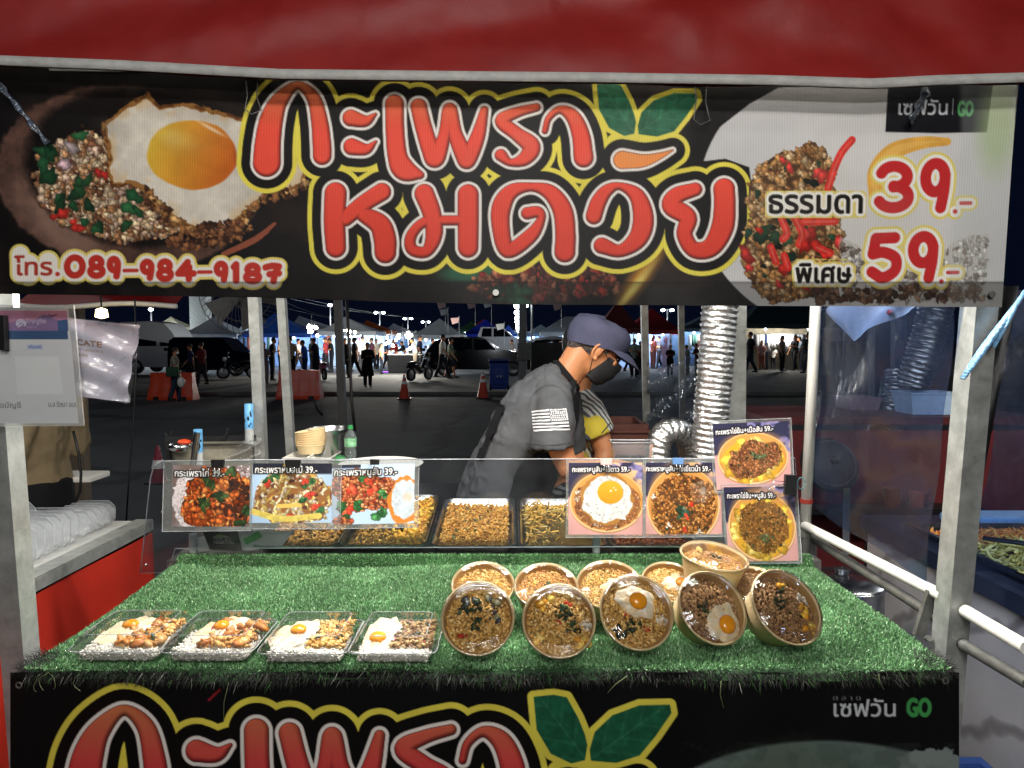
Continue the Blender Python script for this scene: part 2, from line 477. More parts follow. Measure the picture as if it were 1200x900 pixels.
# ------------------------------------------------------------------ the printed banner, its lettering traced as brush strokes
def _z(ox, oy, k, pts): return [(x / k + ox, y / k + oy, r / k) for x, y, r in pts]
def A2(*p): return _z(270, 60, 3, p)
def A3(*p): return _z(560, 60, 3, p)
LOGO = [
    A2((128, 393, 57), (132, 320, 54), (145, 240, 49), (175, 172, 37), (236, 120, 23), (292, 165, 32), (314, 250, 38), (322, 330, 41), (323, 367, 41)),
    A2((424, 235, 38), (475, 246, 28), (510, 222, 14)), A2((427, 336, 38), (478, 345, 27), (512, 318, 13)),
    A2((577, 186, 41), (579, 280, 41), (588, 370, 43), (612, 417, 47), (668, 436, 22)),
    A2((662, 195, 37), (680, 270, 38), (705, 350, 40), (722, 374, 42), (752, 300, 31), (771, 206, 33), (790, 290, 34), (822, 365, 40), (836, 380, 38), (870, 300, 34), (893, 208, 23)),
    A2((1076, 198, 23), (1010, 215, 27), (955, 245, 33), (1005, 290, 33), (1058, 335, 40), (1035, 378, 33), (985, 392, 22), (951, 366, 30)),
    A3((236, 281, 19), (250, 235, 20), (290, 206, 23), (335, 232, 34), (362, 295, 40), (372, 374, 43)),
    A2((370, 500, 47), (366, 600, 46), (371, 690, 44)), A2((405, 588, 36), (470, 535, 38), (533, 495, 40)),
    A2((470, 575, 36), (525, 610, 45), (543, 660, 48), (545, 708, 46)),
    A2((682, 502, 43), (708, 570, 41), (716, 645, 38), (690, 704, 29), (640, 698, 29), (634, 655, 28), (665, 612, 26), (710, 590, 28)),
    A2((725, 595, 26), (780, 595, 26), (810, 595, 26)), A2((836, 505, 45), (836, 600, 45), (836, 690, 44)),
    A3((174, 570, 30), (212, 566, 28), (222, 592, 24), (185, 650, 34), (105, 700, 36), (80, 610, 40), (86, 540, 42), (122, 492, 34), (190, 478, 24), (255, 498, 36), (298, 560, 43), (308, 640, 44), (306, 706, 45)),
    A3((408, 580, 37), (425, 530, 36), (455, 490, 30), (500, 475, 22), (560, 510, 36), (582, 590, 45), (562, 660, 42), (500, 702, 31), (436, 684, 37)),
    A3((765, 486, 32), (700, 508, 38), (682, 545, 42), (738, 585, 40), (727, 645, 36), (760, 698, 37), (820, 690, 42), (860, 620, 48), (868, 540, 46), (866, 485, 46)),
]
LOGO_TONE = A3((508, 382, 40), (580, 385, 31), (640, 368, 20), (685, 348, 11))
LEAF1 = [(x / 3 + 560, y / 3 + 60) for x, y in ((418, 116), (470, 112), (503, 120), (532, 175), (550, 222), (556, 250), (550, 290), (515, 298), (462, 270), (426, 205))]
LEAF2 = [(x / 3 + 560, y / 3 + 60) for x, y in ((562, 262), (575, 215), (620, 172), (690, 147), (768, 148), (772, 170), (732, 230), (690, 282), (630, 300), (565, 292))]

def logo(C, fx=lambda x, y: (x, y), k=1.0, dim=1.0, c0='c96a3c', c1='e2402f'):
    def tr(st): return [(*fx(x, y), r * k) for x, y, r in st]
    main = C.strokes([tr(s) for s in LOGO], 22 * k); tone = C.strokes([tr(LOGO_TONE)], 22 * k)
    allw = np.minimum(main, tone)
    l1, l2 = C.poly([fx(*p) for p in LEAF1]), C.poly([fx(*p) for p in LEAF2]); lf = np.minimum(l1, l2)
    base = C.strokes([[(*fx(722, 168), 12 * k), (*fx(745, 168), 12 * k), (*fx(782, 168), 12 * k)], [(*fx(712, 200), 14 * k), (*fx(705, 175), 14 * k)]], 22 * k)
    yel = np.minimum(np.minimum(allw - 16.5 * k, lf - 5.5 * k), base)
    ynoise = 0.93 + 0.12 * C.n(30, 3)
    C.put(C.aa(yel), hexc('e6d650') * dim * ynoise[..., None])
    C.put(C.aa(allw - 11 * k), hexc('0c0a09'))
    C.put(C.aa(np.abs(allw + 0.2 * k) - 1.0 * k), hexc('d8d0c8') * dim); C.put(C.aa(allw), hexc('ece4dc') * dim)
    yy = C.Y
    y0, y1 = fx(350, 92)[1], fx(350, 265)[1]
    t = np.clip((yy - y0) / (y1 - y0), 0, 1)
    m1 = np.where(t < 0.35, t / 0.35, 1)[..., None]
    red = hexc(c0) * (1 - m1) + hexc(c1) * m1
    rim = sstep(-8 * k, -2.6 * k, allw)[..., None]
    gy, gx = np.gradient(main); bev = (-.45 * gx - .9 * gy)[..., None] * rim
    t2 = np.clip((yy - fx(350, 205)[1]) / (fx(350, 310)[1] - fx(350, 205)[1]), 0, 1)[..., None]
    red = red * (1.04 - .10 * t2 + .05 * (C.n(26, 3)[..., None] - .5)) + np.array([0, .05, .04]) * (1 - rim) * (1 - t2)
    C.put(C.aa(main + 2.8 * k), np.clip(red * (1 - 0.26 * rim + .34 * bev), 0, 1) * dim)
    hl = sstep(.55, .9, bev[..., 0]) * np.exp(-((main + 5.2 * k) / (1.1 * k)) ** 2); C.put(hl * .35, hexc('ffc8b8') * dim)
    C.put(C.aa(tone + 2.8 * k), hexc('f09048') * dim)
    C.put(C.aa(np.abs(allw + 3.0 * k) - 0.45 * k) * 0.6, hexc('3a1410') * dim)
    v = C.n(7, 3)
    for l, p, q in ((l1, (672 + 36, 104), (744, 156)), (l2, (810, 112), (748, 156))):
        a, b = np.array(fx(*p)), np.array(fx(*q)); e = b - a
        d = np.abs((C.X - a[0]) * e[1] - (C.Y - a[1]) * e[0]) / np.hypot(*e)
        u = ((C.X - a[0]) * e[0] + (C.Y - a[1]) * e[1]) / np.hypot(*e)
        g = hexc('1d5a3e') * (0.75 + 0.45 * v)[..., None] + (0.06 * sstep(1.2 * k, 0, d))[..., None] + (0.035 * (np.sin((u + d * 1.1) / (3.2 * k)) > 0.85))[..., None]
        C.put(C.aa(l), g * dim)

def arc(cx, cy, rx, ry, a0, a1, n=9):
    return [(cx + rx * math.cos(math.radians(a0 + (a1 - a0) * i / (n - 1))), cy + ry * math.sin(math.radians(a0 + (a1 - a0) * i / (n - 1)))) for i in range(n)]
DIG = {'0': [arc(.5, .5, .5, .5, -90, 270, 17)], '8': [arc(.5, .25, .40, .25, -90, 270, 15), arc(.5, .75, .5, .25, -90, 270, 15)],
       '9': [arc(.47, .32, .45, .32, 0, 360, 15), [(.92, .25), (.9, .6), (.78, 1.0)]], '4': [[(.62, 0), (.02, .68)], [(.02, .68), (1.0, .68)], [(.72, .3), (.70, 1.0)]],
       '1': [[(.2, .15), (.55, .0)], [(.55, .0), (.55, 1.0)]], '7': [[(0, .12), (.5, .02), (1.0, .06)], [(1.0, .06), (.72, .5), (.6, 1.0)], [(.3, .55), (1.0, .5)]],
       '3': [arc(.45, .25, .48, .25, -160, 90, 11), arc(.45, .74, .55, .26, -90, 155, 12)],
       '5': [[(.9, .02), (.2, .04)], [(.2, .04), (.1, .42)], [(.1, .42), (.5, .38), (.95, .52), (.95, .82), (.5, 1.0), (.08, .86)]],
       '-': [[(0.0, .62), (1.0, .60)]], '.': [[(.5, .96), (.52, .97)]]}
def digits(items, r):
    """items: (char, x0, y0, x1, y1) boxes of the outer shape"""
    out = []
    for ch, x0, y0, x1, y1 in items:
        rr = r * (0.8 if ch in '-' else 1.0)
        for st in DIG[ch]:
            out.append([(x0 + rr + (x1 - x0 - 2 * rr) * u, y0 + rr + (y1 - y0 - 2 * rr) * v, rr) for u, v in st])
    return out
def badge(C, sts, ink, r_w=4, r_y=7, yel='e0cd6a'):
    d = C.strokes(sts, 14)
    C.put(C.aa(d - r_y), yel); C.put(C.aa(d - r_w), 'eeeae2'); C.put(C.aa(d), ink)

MINCE = ['c99f74', 'a8774f', 'dcbd95', '7d5238', 'b98a60', '8f6242', 'e3c9a4']
MINCE2 = ['a5683a', '7c4a28', 'c2854c', '5d3520', 'b87840', 'd39a5e']
def zz(pts, ox, oy, k=3): return [(x / k + ox, y / k + oy) for x, y in pts]

def paint_banner():
    C = Canvas(-24, 74, 1192, 362, 1.0, '0d0a0a', 5)
    n = C.n(60, 4)
    C.put(sstep(0.45, 0.75, n) * 0.5, '33231d')
    # clay bowl at the left
    q = C.ell(150, 208, 156, 108, 0.12, 4, 3)
    C.put(q * (0.35 + 0.5 * C.n(9, 3)), '7a5648'); C.put(C.ell(70, 265, 62, 24, 0.75, 26) * q * 0.5, 'a98878')
    C.put(C.ell(166, 196, 136, 94, 0.10, 10, 3), '0d0807')
    mm = C.ell(138, 222, 98, 62, 0.22, 2, 14, 24) > 0.5
    C.put(mm * 0.8, '3a2418')
    C.dabs(mm, 1700, 2.0, 4.8, MINCE + ['d8b49c', 'cdb096', '6a4632'], 1.6, 0.66, 0.32)
    C.dabs(mm & (C.n(40, 2) > 0.55), 26, 4, 8, ['1d4a2c', '2a5c36', '16321f'], 2.2, 0.4, 0.25)
    for x, y in ((116, 206), (88, 264), (70, 252)): C.dabs(C.ell(x, y, 8, 5) > 0.5, 3, 4, 6, ['c03028'], 1.5)
    C.dabs(C.ell(83, 186, 10, 14) > 0.5, 3, 6, 9, ['c9a8ae', 'd9c4c4'], 1.6)
    eg = C.poly(zz([(370, 260), (440, 200), (520, 148), (560, 205), (640, 190), (740, 205), (850, 245), (980, 330), (1080, 410), (1050, 470), (940, 500), (850, 570), (790, 640), (700, 632), (610, 575), (520, 490), (440, 455), (395, 470), (385, 380)], 0, 60))
    eg = eg + (C.n(14, 3) - 0.5) * 9
    C.put(C.aa(eg - 3) * 0.9, '9a6a34'); C.put(C.aa(np.abs(eg - 2) - 2) * sstep(.45, .6, C.n(6, 2)), '5a3418')
    w = hexc('d9d0c1') * (0.80 + 0.14 * C.n(40, 3) + .16 * C.n(9, 4))[..., None]
    C.put(C.aa(eg + 2), w); C.put(sstep(-16, -3, eg) * C.aa(eg + 2) * 0.4 * sstep(.4, .6, C.n(12, 2)), 'c79a5a')
    C.put(C.ell(130, 150, 18, 9, 0.4, 12) * 0.25, '6a6256')
    yk = C.ell(225, 181, 52, 40, 0.12, 2, 3, 40)
    t = np.clip((C.X - 172) / 105 + (C.Y - 180) / 300, 0, 1)[..., None]
    yc = hexc('d8b03a') * (1 - t) + hexc('c4601c') * t
    C.put(yk, yc * (0.92 + 0.14 * C.n(18, 3))[..., None]); C.put(C.ell(205, 162, 22, 9, 0.2, 10) * 0.35, 'e8cf78')
    C.put(C.ell(278, 180, 4, 26, -0.1, 6) * 0.4 * yk, '7a3410'); C.put(C.ell(248, 151, 16, 2, 0.5, 2) * .6, 'efe6d8')
    # crust and dark pan at its right
    C.dabs((eg > 0) & (eg < 9) & (C.X > 170) & (C.Y > 210), 130, 2, 5, ['8a5a34', 'a9733f', '4a2a18', 'c79a62'], 1.6, 0.5, 0.25)
    C.dabs(C.ell(245, 276, 50, 14, -0.2, 1) > .5, 120, 2, 4.5, ['6a4028', '8d5c38', '3a2015'], 1.5, 0.5, 0.2)
    C.put(C.strokes([[(262, 298, 3), (300, 280, 3.5), (322, 262, 2)]], 4) < 0, '8a4a34')
    # dim pictures along the lower edge
    C.put(C.ell(556, 318, 40, 12, -0.1, 8) * .8, '2c6a4c')
    C.dabs(C.ell(640, 332, 90, 20, 0, 1) > .5, 240, 2.5, 6, ['5a2c22', '7d3c2c', '3d2018', '9a5f44', '8c2a22'], 1.6, 0.5, 0.3)
    C.dabs(C.ell(600, 345, 20, 10) > .5, 14, 4, 7, ['1f4a33', '28553a'], 2)
    C.put(C.ell(752, 322, 36, 9, -0.95, 14), 'e8a030'); C.put(C.ell(745, 335, 30, 4, -0.9, 5), 'f4e070')
    C.put(C.ell(800, 318, 60, 18, 0, 20) * .4, '3f2a24')
    logo(C)
    # plate with stir fried pork at the right
    pl = C.ell(990, 232, 172, 158, 0.0, 1.5)
    over = C.poly([(816, 190), (842, 150), (878, 122), (912, 103), (1200, 90), (1200, 370), (880, 370), (846, 320), (836, 292), (866, 285), (884, 240), (878, 196), (850, 186)])
    plate = np.clip(C.aa(over) * np.maximum(pl, (C.X > 985)), 0, 1) * C.aa(-(np.minimum(C.strokes([s for s in LOGO[-1:]], 22), 1e3) - 16.5))
    C.put(plate, hexc('c9c7c6') * (0.94 + 0.10 * C.n(50, 3))[..., None])
    C.put(plate * C.ell(1000, 250, 120, 100, 0, 50) * .5, 'dedad4')
    me = (C.poly(zz([(230, 470), (270, 400), (350, 350), (390, 350), (450, 318), (510, 350), (545, 420), (530, 490), (560, 560), (570, 640), (575, 740), (540, 800), (470, 860), (330, 885), (260, 850), (195, 720), (240, 600)], 800, 60)) + (C.n(10, 3) - .5) * 8) < 0
    C.put(me * 1.0, '4a2f1c'); C.dabs(me, 900, 2.0, 4.6, ['c49a66', 'a47444', 'd8b587', '84562f', 'b9874f'], 1.5, .6, .3)
    C.dabs(me, 26, 3, 7, ['1e3f2c', '26452e', '101a14'], 2.4, .4, .2); C.dabs(me, 18, 4, 8, ['c42a22', 'd8403a'], 1.8, .4, .5)
    for st in (zz3 for zz3 in ([(600, 312), (565, 355), (540, 410), (518, 480)], [(350, 590), (370, 640), (355, 660)], [(400, 590), (425, 640), (415, 680)], [(310, 690), (330, 740)], [(360, 720), (375, 760)], [(430, 600), (545, 598)], [(480, 690), (530, 710)])):
        d = C.strokes([[(x / 3 + 800, y / 3 + 60, 4.5) for x, y in st]], 6); C.put(C.aa(d), hexc('cf2f26') * (0.8 + .4 * C.n(5, 2))[..., None])
        C.put(C.aa(d + 3.2) * .35, 'f0a090')
    ri = C.poly(zz([(560, 640), (640, 690), (720, 800), (860, 760), (1000, 660), (1110, 640), (1112, 880), (480, 890), (470, 840), (560, 790)], 800, 60)) + (C.n(12, 3) - .5) * 10
    C.put(C.aa(ri) * .6, 'b6afa6'); C.dabs(ri < -2, 420, 1.8, 4, ['cbc6bf', 'a39b92', '8a7f76', 'd8d4cf', '6f5d4e'], 1.8, .5, .25)
    C.dabs((ri < -2) & (C.Y > 336), 150, 2.5, 5, ['7a5a44', '5a3c2c', '947058', '402a20'], 1.6, .5, .2)
    rg = C.strokes([[(x / 3 + 800, y / 3 + 60, r / 3) for x, y, r in ((690, 500, 26), (688, 420, 26), (750, 352, 30), (850, 322, 22), (940, 318, 14))]], 10)
    C.put(C.aa(rg), hexc('dda548') * (.9 + .2 * C.n(14, 2))[..., None]); C.put(C.aa(rg + 5) * .4, 'ecc070')
    Z = lambda x, y: (x / 3 + 800, y / 3 + 60)
    def B(ch, x0, y0, x1, y1): return (ch, *Z(x0, y0), *Z(x1, y1))
    badge(C, digits([B('3', 690, 385, 830, 570), B('9', 848, 375, 966, 570)], 6.6) + digits([B('.', 966, 542, 1000, 572), B('-', 996, 516, 1044, 548)], 2.7), 'c22a2c')
    badge(C, digits([B('5', 658, 633, 796, 816), B('9', 815, 632, 936, 816)], 6.6) + digits([B('.', 930, 790, 962, 818), B('-', 962, 760, 1012, 792)], 2.7), 'c22a2c')
    for txt, x, y, wd, sz in (("ธรรมดา", 299, 570, 345, 112), ("พิเศษ", 402, 814, 208, 92)):
        X, Yy = Z(x, y); C.text(txt, X, Yy, sz / 3, '161210', 1.0, [('ddc96a', 6), ('eeeae0', 3.4)], width=wd / 3)
    tg = C.poly(zz([(722, 100), (1092, 100), (1080, 285), (900, 288), (718, 284)], 800, 60)); C.put(C.aa(tg), '0b0c12')
    X, Yy = Z(757, 224); C.text("เซฟวัน", X, Yy, 23, 'c2c4c8', .5, width=60)
    C.put(C.strokes([[(1118, 116, .5), (1118, 134, .5)]], 3) < 0, '8a8c90')
    X, Yy = Z(973, 228); C.text("GO", X, Yy, 24, '3f8f4c', 1.0, width=18)
    # the right margin shows through a greenish white strip
    ed = sstep(1122, 1132, C.X + 3 * np.sin(C.Y / 40)); C.put(ed * .35, 'b9bcb8'); C.put(C.ell(1172, 150, 22, 50, 0, 20) * .6, '9fb47e')
    # telephone number
    Z1 = lambda x, y: (x / 3, y / 3 + 60)
    def D(ch, x0, y0, x1, y1): return (ch, *Z1(x0, y0), *Z1(x1, y1))
    it = [D('0', 224, 714, 302, 800), D('8', 306, 716, 372, 801), D('9', 374, 719, 428, 803), D('9', 490, 729, 546, 808), D('8', 548, 728, 612, 812),
          D('4', 614, 730, 692, 812), D('9', 750, 736, 806, 814), D('1', 806, 738, 852, 818), D('8', 854, 742, 922, 820), D('7', 922, 742, 992, 820)]
    hy = [D('-', 430, 748, 488, 788), D('-', 692, 756, 748, 792), D('.', 190, 760, 214, 792)]
    sts = digits(it, 3.9) + digits(hy, 2.6)
    tm = [[(*Z1(62, 735), 2), (*Z1(120, 748), 2)], [(*Z1(60, 780), 2), (*Z1(170, 785), 2)]]
    d = C.strokes(sts + [[(*Z1(70, 715), 6), (*Z1(72, 782), 6)], [(*Z1(100, 750), 8), (*Z1(100, 782), 8)], [(*Z1(170, 740), 7), (*Z1(170, 782), 7)]], 14)
    C.put(C.aa(d - 6.5), 'ddc968'); C.put(C.aa(d - 3.8), 'e6e0d6')
    X, Yy = Z1(52, 788); C.text("โทร", X, Yy, 27, 'a8382c', .9, [('e6e0d6', 2.2)], width=44)
    d = C.strokes(sts, 6); C.put(C.aa(d), 'b83228')
    # hem, stains and the fine ribs of the vinyl
    C.put(sstep(330, 333, C.Y) * .35, '0c0c0c'); C.put(np.exp(-((C.Y - 331) / 1.2) ** 2) * .4, '000000')
    C.put(sstep(.62, .8, C.n(90, 4)) * .12, 'b0a898')
    rib = 0.965 + 0.035 * np.sin(C.X * 2 * math.pi / 3.1)
    C.rgb *= rib[..., None]
    return C

def paint_skirt():
    C = Canvas(12, 788, 1124, 930, 1.0, '0b0b0c', 9)
    f = lambda x, y: (146.7 + 1.37 * (x - 350), 822.7 + 1.31 * (y - 92.7) - .04 * (x - 350))
    C.put(C.ell(960, 980, 215, 112, -.02, 4) * 1.0, '5d6a66')
    C.put(C.ell(1090, 905, 40, 30, 0, 2, 8, 10), '75807c'); C.put(C.ell(930, 930, 90, 60, 0, 30, 10, 14) * .4, '46523f')
    C.put(sstep(.5, .7, C.n(20, 3)) * .3 * (C.Y > 870) * (C.X > 800), '3a4440')
    logo(C, f, 1.34, .93, 'c06a40', 'cc3438')
    C.text("เซฟวัน", 975, 840, 27, 'b9bcbf', .6, width=75); C.text("ต ล า ด", 976, 821, 8, '7d8083', .2, width=33)
    C.put(C.strokes([[(1056.5, 819, .5), (1056.5, 840, .5)]], 3) < 0, '7a7d80')
    C.text("GO", 1063, 839.5, 29, '3d8f4a', 1.4, width=28)
    C.put(C.strokes([[(245, 820, 1.5), (258, 808, 1)]], 3) < 0, '7a1c20')
    return C

def plane_hit(px, py, p0, nrm):
    d = Vector(ray(px, py)); o = Vector((0, 0, CAM_Z))
    return o + d * ((p0 - o).dot(nrm) / d.dot(nrm))

def canvas_mesh(name, C, fn, material, parent=None, crop=None):
    """one vertex per sample; fn(px, py) arrays -> points"""
    V = fn(C.X, C.Y).reshape(-1, 3)
    me = np_mesh(name, V, grid_faces(C.h, C.w))
    ink_layer(me, lin_np(C.rgb).reshape(-1, 3))
    return link_mesh(name, me, material, parent, smooth=True)
def rays_np(px, py):
    dx, dy = (px - 600) / FPX, (450 - py) / FPX
    return dx, _c + dy * _s, -_s + dy * _c
def on_Y(px, py, Y):
    dx, fy, dz = rays_np(px, py); t = Y / fy
    return np.stack([dx * t, Y + 0 * dx, CAM_Z + dz * t], -1)

def food_picture(C, bowl, foods):
    pass

def bowl_card(x0, y0, x1, y1, bowl, kind, caption, cap, seed):
    C = Canvas(x0, y0, x1, y1, 2.2, '2a2a44', seed)
    n = C.n(14, 3); t = np.clip((C.Y - y0) / (y1 - y0), 0, 1)
    C.put(sstep(.45, .6, n) * (C.X > x0 + (x1 - x0) * .45), '7f78a8'); C.put(sstep(.62, .7, n) * (C.X > x0 + 50), 'd8b08a')
    C.put(sstep(.45, .5, t), hexc('d8a09c') * (0.9 + .15 * C.n(20, 2))[..., None])
    C.put(sstep(.2, .6, t) * sstep(.5, .4, np.abs(C.X - (x0 + x1) / 2) / (x1 - x0)) * .0, 'ffffff')
    cx, cy, rx, ry = bowl
    C.put(C.ell(cx, cy + 1.5, rx, ry, 0, 1), 'b07a4c'); C.put(C.ell(cx, cy, rx, ry, 0, 1), 'ecc796'); C.put(C.ell(cx, cy - .2, rx - 1.7, ry - 1.7, 0, 1), 'c98a44')
    C.put(C.ell(cx, cy - ry * .3, rx - 3, ry - 6, 0, 6) * .5, 'd99a50')
    fm = C.ell(cx, cy + 3, rx - 5, ry - 6, 0, 1, 2.5, 8) > .5
    if kind == 'egg':
        C.put(fm * 1.0, '8a5230'); C.dabs(fm, 420, .8, 1.7, MINCE2 + ['e08a50'], 1.5, .6, .3)
        C.dabs(fm & (C.n(9, 2) > .55), 160, .6, 1.3, ['efe8e0', 'd9cec2'], 1.8, .3, .1)
        e = C.ell(cx + 1, cy - 3, 31, 29, .3, .8, 5, 14); C.put(np.clip(e, 0, 1), 'a87434')
        e2 = C.ell(cx + 1, cy - 3, 29.5, 27.5, .3, 1, 5, 14)
        C.put(e2, hexc('e6e3df') * (.82 + .3 * C.n(3.2, 3))[..., None])
        C.dabs(e2 > .7, 220, .7, 1.6, ['f4f2ef', 'd2cfcc', 'ffffff'], 1.8, .25, .1)
        yk = C.ell(cx + 4, cy - 11, 15.2, 13.8, .1, 1); tt = np.clip((C.Y - cy + 24) / 28, 0, 1)[..., None]
        C.put(yk, hexc('f0ab2c') * (1 - tt) + hexc('e28a18') * tt); C.dabs(C.ell(cx + 8, cy - 14, 5, 4) > .5, 5, .8, 1.4, ['fff2d8'], 1.3, 0, 0)
    elif kind == 'century':
        C.put(fm * 1.0, '5a3418'); C.dabs(fm, 620, 1.1, 2.2, ['cf8a44', 'b8702f', 'e0a058', '8d5122', 'c27a38'], 1.35, .62, .3)
        C.dabs(fm, 60, .8, 1.6, ['2a2018', '1c2a20', '3a2c1c'], 2, .3, .1); C.dabs(C.ell(cx, cy + 10, 8, 9) > .5, 14, 1.5, 3, ['26503a', '1c3a2a', '6a8a7a'], 2, .4, .2)
        for a, b in ((12, 8), (6, 22), (4, 36), (18, -2)): C.dabs(C.ell(cx + a - 2, cy + b - 8, 3, 2) > .5, 3, 1.5, 2.6, ['d2321e', 'e04a2e'], 1.9, .4, .4)
        C.dabs(C.ell(cx + 22, cy - 16, 13, 12) > .5, 90, 1.5, 3, ['b57a4a', '8d5c38', 'c99a72', '7d6a5c'], 1.6, .5, .3); C.put(C.ell(cx + 23, cy - 16, 4, 5, 0, 3) * .7, 'b8a898')
        for a, b in ((-18, 24), (18, 32), (-34, -10)): C.dabs(C.ell(cx + a, cy + b, 4, 3) > .5, 10, .7, 1.4, ['f0ece6'], 1.6, .2, 0)
    else:
        C.put(fm * 1.0, 'd8a02c'); C.dabs(fm, 70, 3, 6, ['e8bf48', 'dca832', 'f0d070'], 1.6, .3, .2)
        mm = C.ell(cx + 2, cy + 1, rx - 11, ry - 9, -.15, 1, 7, 14) > .5
        C.put(mm * .7, '5a3418')
        pal = ['a8663c', '8a4e2c', 'c07e50', '6a3a22', 'b4744a'] if kind == 'beef' else ['a3692f', '84501f', 'bf8640', '62390f', 'b07a3a']
        C.dabs(mm, 620, .9, 1.9, pal, 1.4, .6, .25); C.dabs(mm, 40, .8, 1.6, ['2c2c20', '3a4a2c', '241a14'], 2.2, .3, .1)
        C.dabs(C.ell(cx + (6 if kind == 'beef' else 4), cy + (-4 if kind == 'beef' else 14), 9, 5) > .5, 16, 1, 2, ['56683f', '3f5a38', '6a7a58'], 2.4, .4, .2)
    rot = cap[3] if len(cap) > 3 else 0
    C.text(caption, cap[0], cap[1], 8.6, 'f4f2f0', .25, [('120d16', 1.7)], width=cap[2], rot=rot)
    return C

def strip_card(which, x0, y0, x1, y1, caption, cap, seed):
    C = Canvas(x0, y0, x1, y1, 2.2, '8a8288', seed)
    W, H = x1 - x0, y1 - y0
    def q(u, v): return x0 + u * W, y0 + v * H
    if which == 'chicken':
        C.put(sstep(.3, .7, C.n(30, 2)), '6a5a54')
        r = C.ell(*q(.22, .55), W * .2, H * .45, 0, 1, 5, 10); C.put(r, 'cfc4c6'); C.dabs(r > .5, 300, .7, 1.5, ['e6dcdc', 'b8acb0', 'f2ecec'], 2, .35, .1)
        C.dabs(C.ell(*q(.85, .12), W * .2, H * .12) > .5, 120, .7, 1.5, ['d6c8cc', 'b0a2a8'], 2, .3, .1)
        m = C.ell(*q(.6, .56), W * .46, H * .52, 0, 1, 6, 16) > .5
        C.put(m * 1.0, '3c1a0e'); C.dabs(m, 300, 2, 4.4, ['c9622a', 'a8481c', 'dd7e3c', '8a3816', 'e8924e', 'b8521f'], 1.6, .6, .35)
        for u, v in ((.4, .62), (.5, .3), (.92, .75), (.75, .12), (.62, .5), (.88, .95)): C.dabs(C.ell(*q(u, v), 5, 4) > .5, 6, 2, 4, ['2c4a26', '1f361c', '3f5a30'], 2.2, .4, .2)
        C.dabs(m & (C.X > q(.75, 0)[0]), 20, 2, 4, ['3a241c', '5a2a1c', '2a1a14'], 1.8, .4, .2)
    elif which == 'bamboo':
        C.put(np.ones_like(C.X), hexc('a9c3e0') * (.9 + .12 * C.n(30, 2))[..., None]); C.put(sstep(.2, .16, (C.Y - y0) / H), '20222e')
        m = C.ell(*q(.52, .58), W * .5, H * .44, 0, 1, 5, 14) > .5
        C.put(m * 1.0, '8a5c34'); C.dabs(m, 130, 1.6, 2.4, ['d9c07a', 'c7a95c', 'e6d49a', 'b8904a', 'efe4bc'], 4.5, .35, .2)
        C.dabs(m, 110, 1.2, 2.6, ['e4d8c8', 'c8b4a0', '7a4c3c', '5a3a34'], 1.6, .4, .2)
        for u, v, c in ((.3, .2, 0), (.68, .35, 0), (.2, .28, 0), (.66, .62, 0), (.86, .8, 0), (.75, .3, 0), (.22, .34, 1), (.67, .3, 1), (.52, .9, 1), (.8, .72, 1), (.73, .52, 1)):
            C.dabs(C.ell(*q(u, v), 4, 3) > .5, 5, 1.8, 3.2, [['2f5e38', '234a2c', '4a7a4a'], ['c43a2c', 'd8503c']][c], 1.9, .4, .3)
        st = C.strokes([[(*q(.02, .8), 3.4), (*q(.4, .93), 3.6), (*q(.85, .88), 3.2)]], 5); C.put(C.aa(st), hexc('cfb95c') * (.85 + .25 * C.n(4, 2))[..., None])
        st = C.strokes([[(*q(.35, .72), 2.4), (*q(.6, .70), 2.4)]], 5); C.put(C.aa(st), 'd6b25a')
    else:
        C.put(np.ones_like(C.X), hexc('b4cbe6') * (.92 + .1 * C.n(30, 2))[..., None])
        m = (C.ell(*q(.4, .42), W * .4, H * .34, .1, 1, 7, 14) > .5) | (C.ell(*q(.15, .95), 12, 6) > .5)
        C.put(m * 1.0, '5a2414'); C.dabs(m, 420, 1.3, 2.7, ['c9603a', 'a8442a', 'd88050', '8a3420', 'b8673f', 'e09a6a'], 1.35, .6, .35)
        for u, v, c in ((.6, .5, 0), (.32, .68, 0), (.1, .7, 0), (.2, .8, 0), (.55, .85, 0), (.62, .8, 0), (.42, .25, 0), (.45, .3, 1), (.5, .45, 1), (.25, .4, 1), (.22, .75, 1)):
            C.dabs(C.ell(*q(u, v), 5, 4) > .5, 6, 2, 4, [['2f6e3a', '24582e', '4a8a4e'], ['d0402c', 'e05a3c']][c], 1.9, .4, .35)
        e = C.ell(*q(.88, .62), W * .2, H * .4, .1, 1, 3, 8); C.put(e, 'c8742c'); C.put(C.ell(*q(.9, .6), W * .18, H * .35, .1, 1, 3, 8), hexc('bfcad2') * (.80 + .3 * C.n(4, 3))[..., None])
        C.put(C.ell(*q(.92, .56), 5, 5, 0, 5) * .6, 'e0b090'); C.put(sstep(.08, .04, (C.Y - y0) / H) * (C.X < q(.35, 0)[0]), '2a2c38')
    C.text(caption, cap[0], cap[1], 11, 'f2f0ee', .3, [('14100f', 1.5)], width=cap[2])
    return C

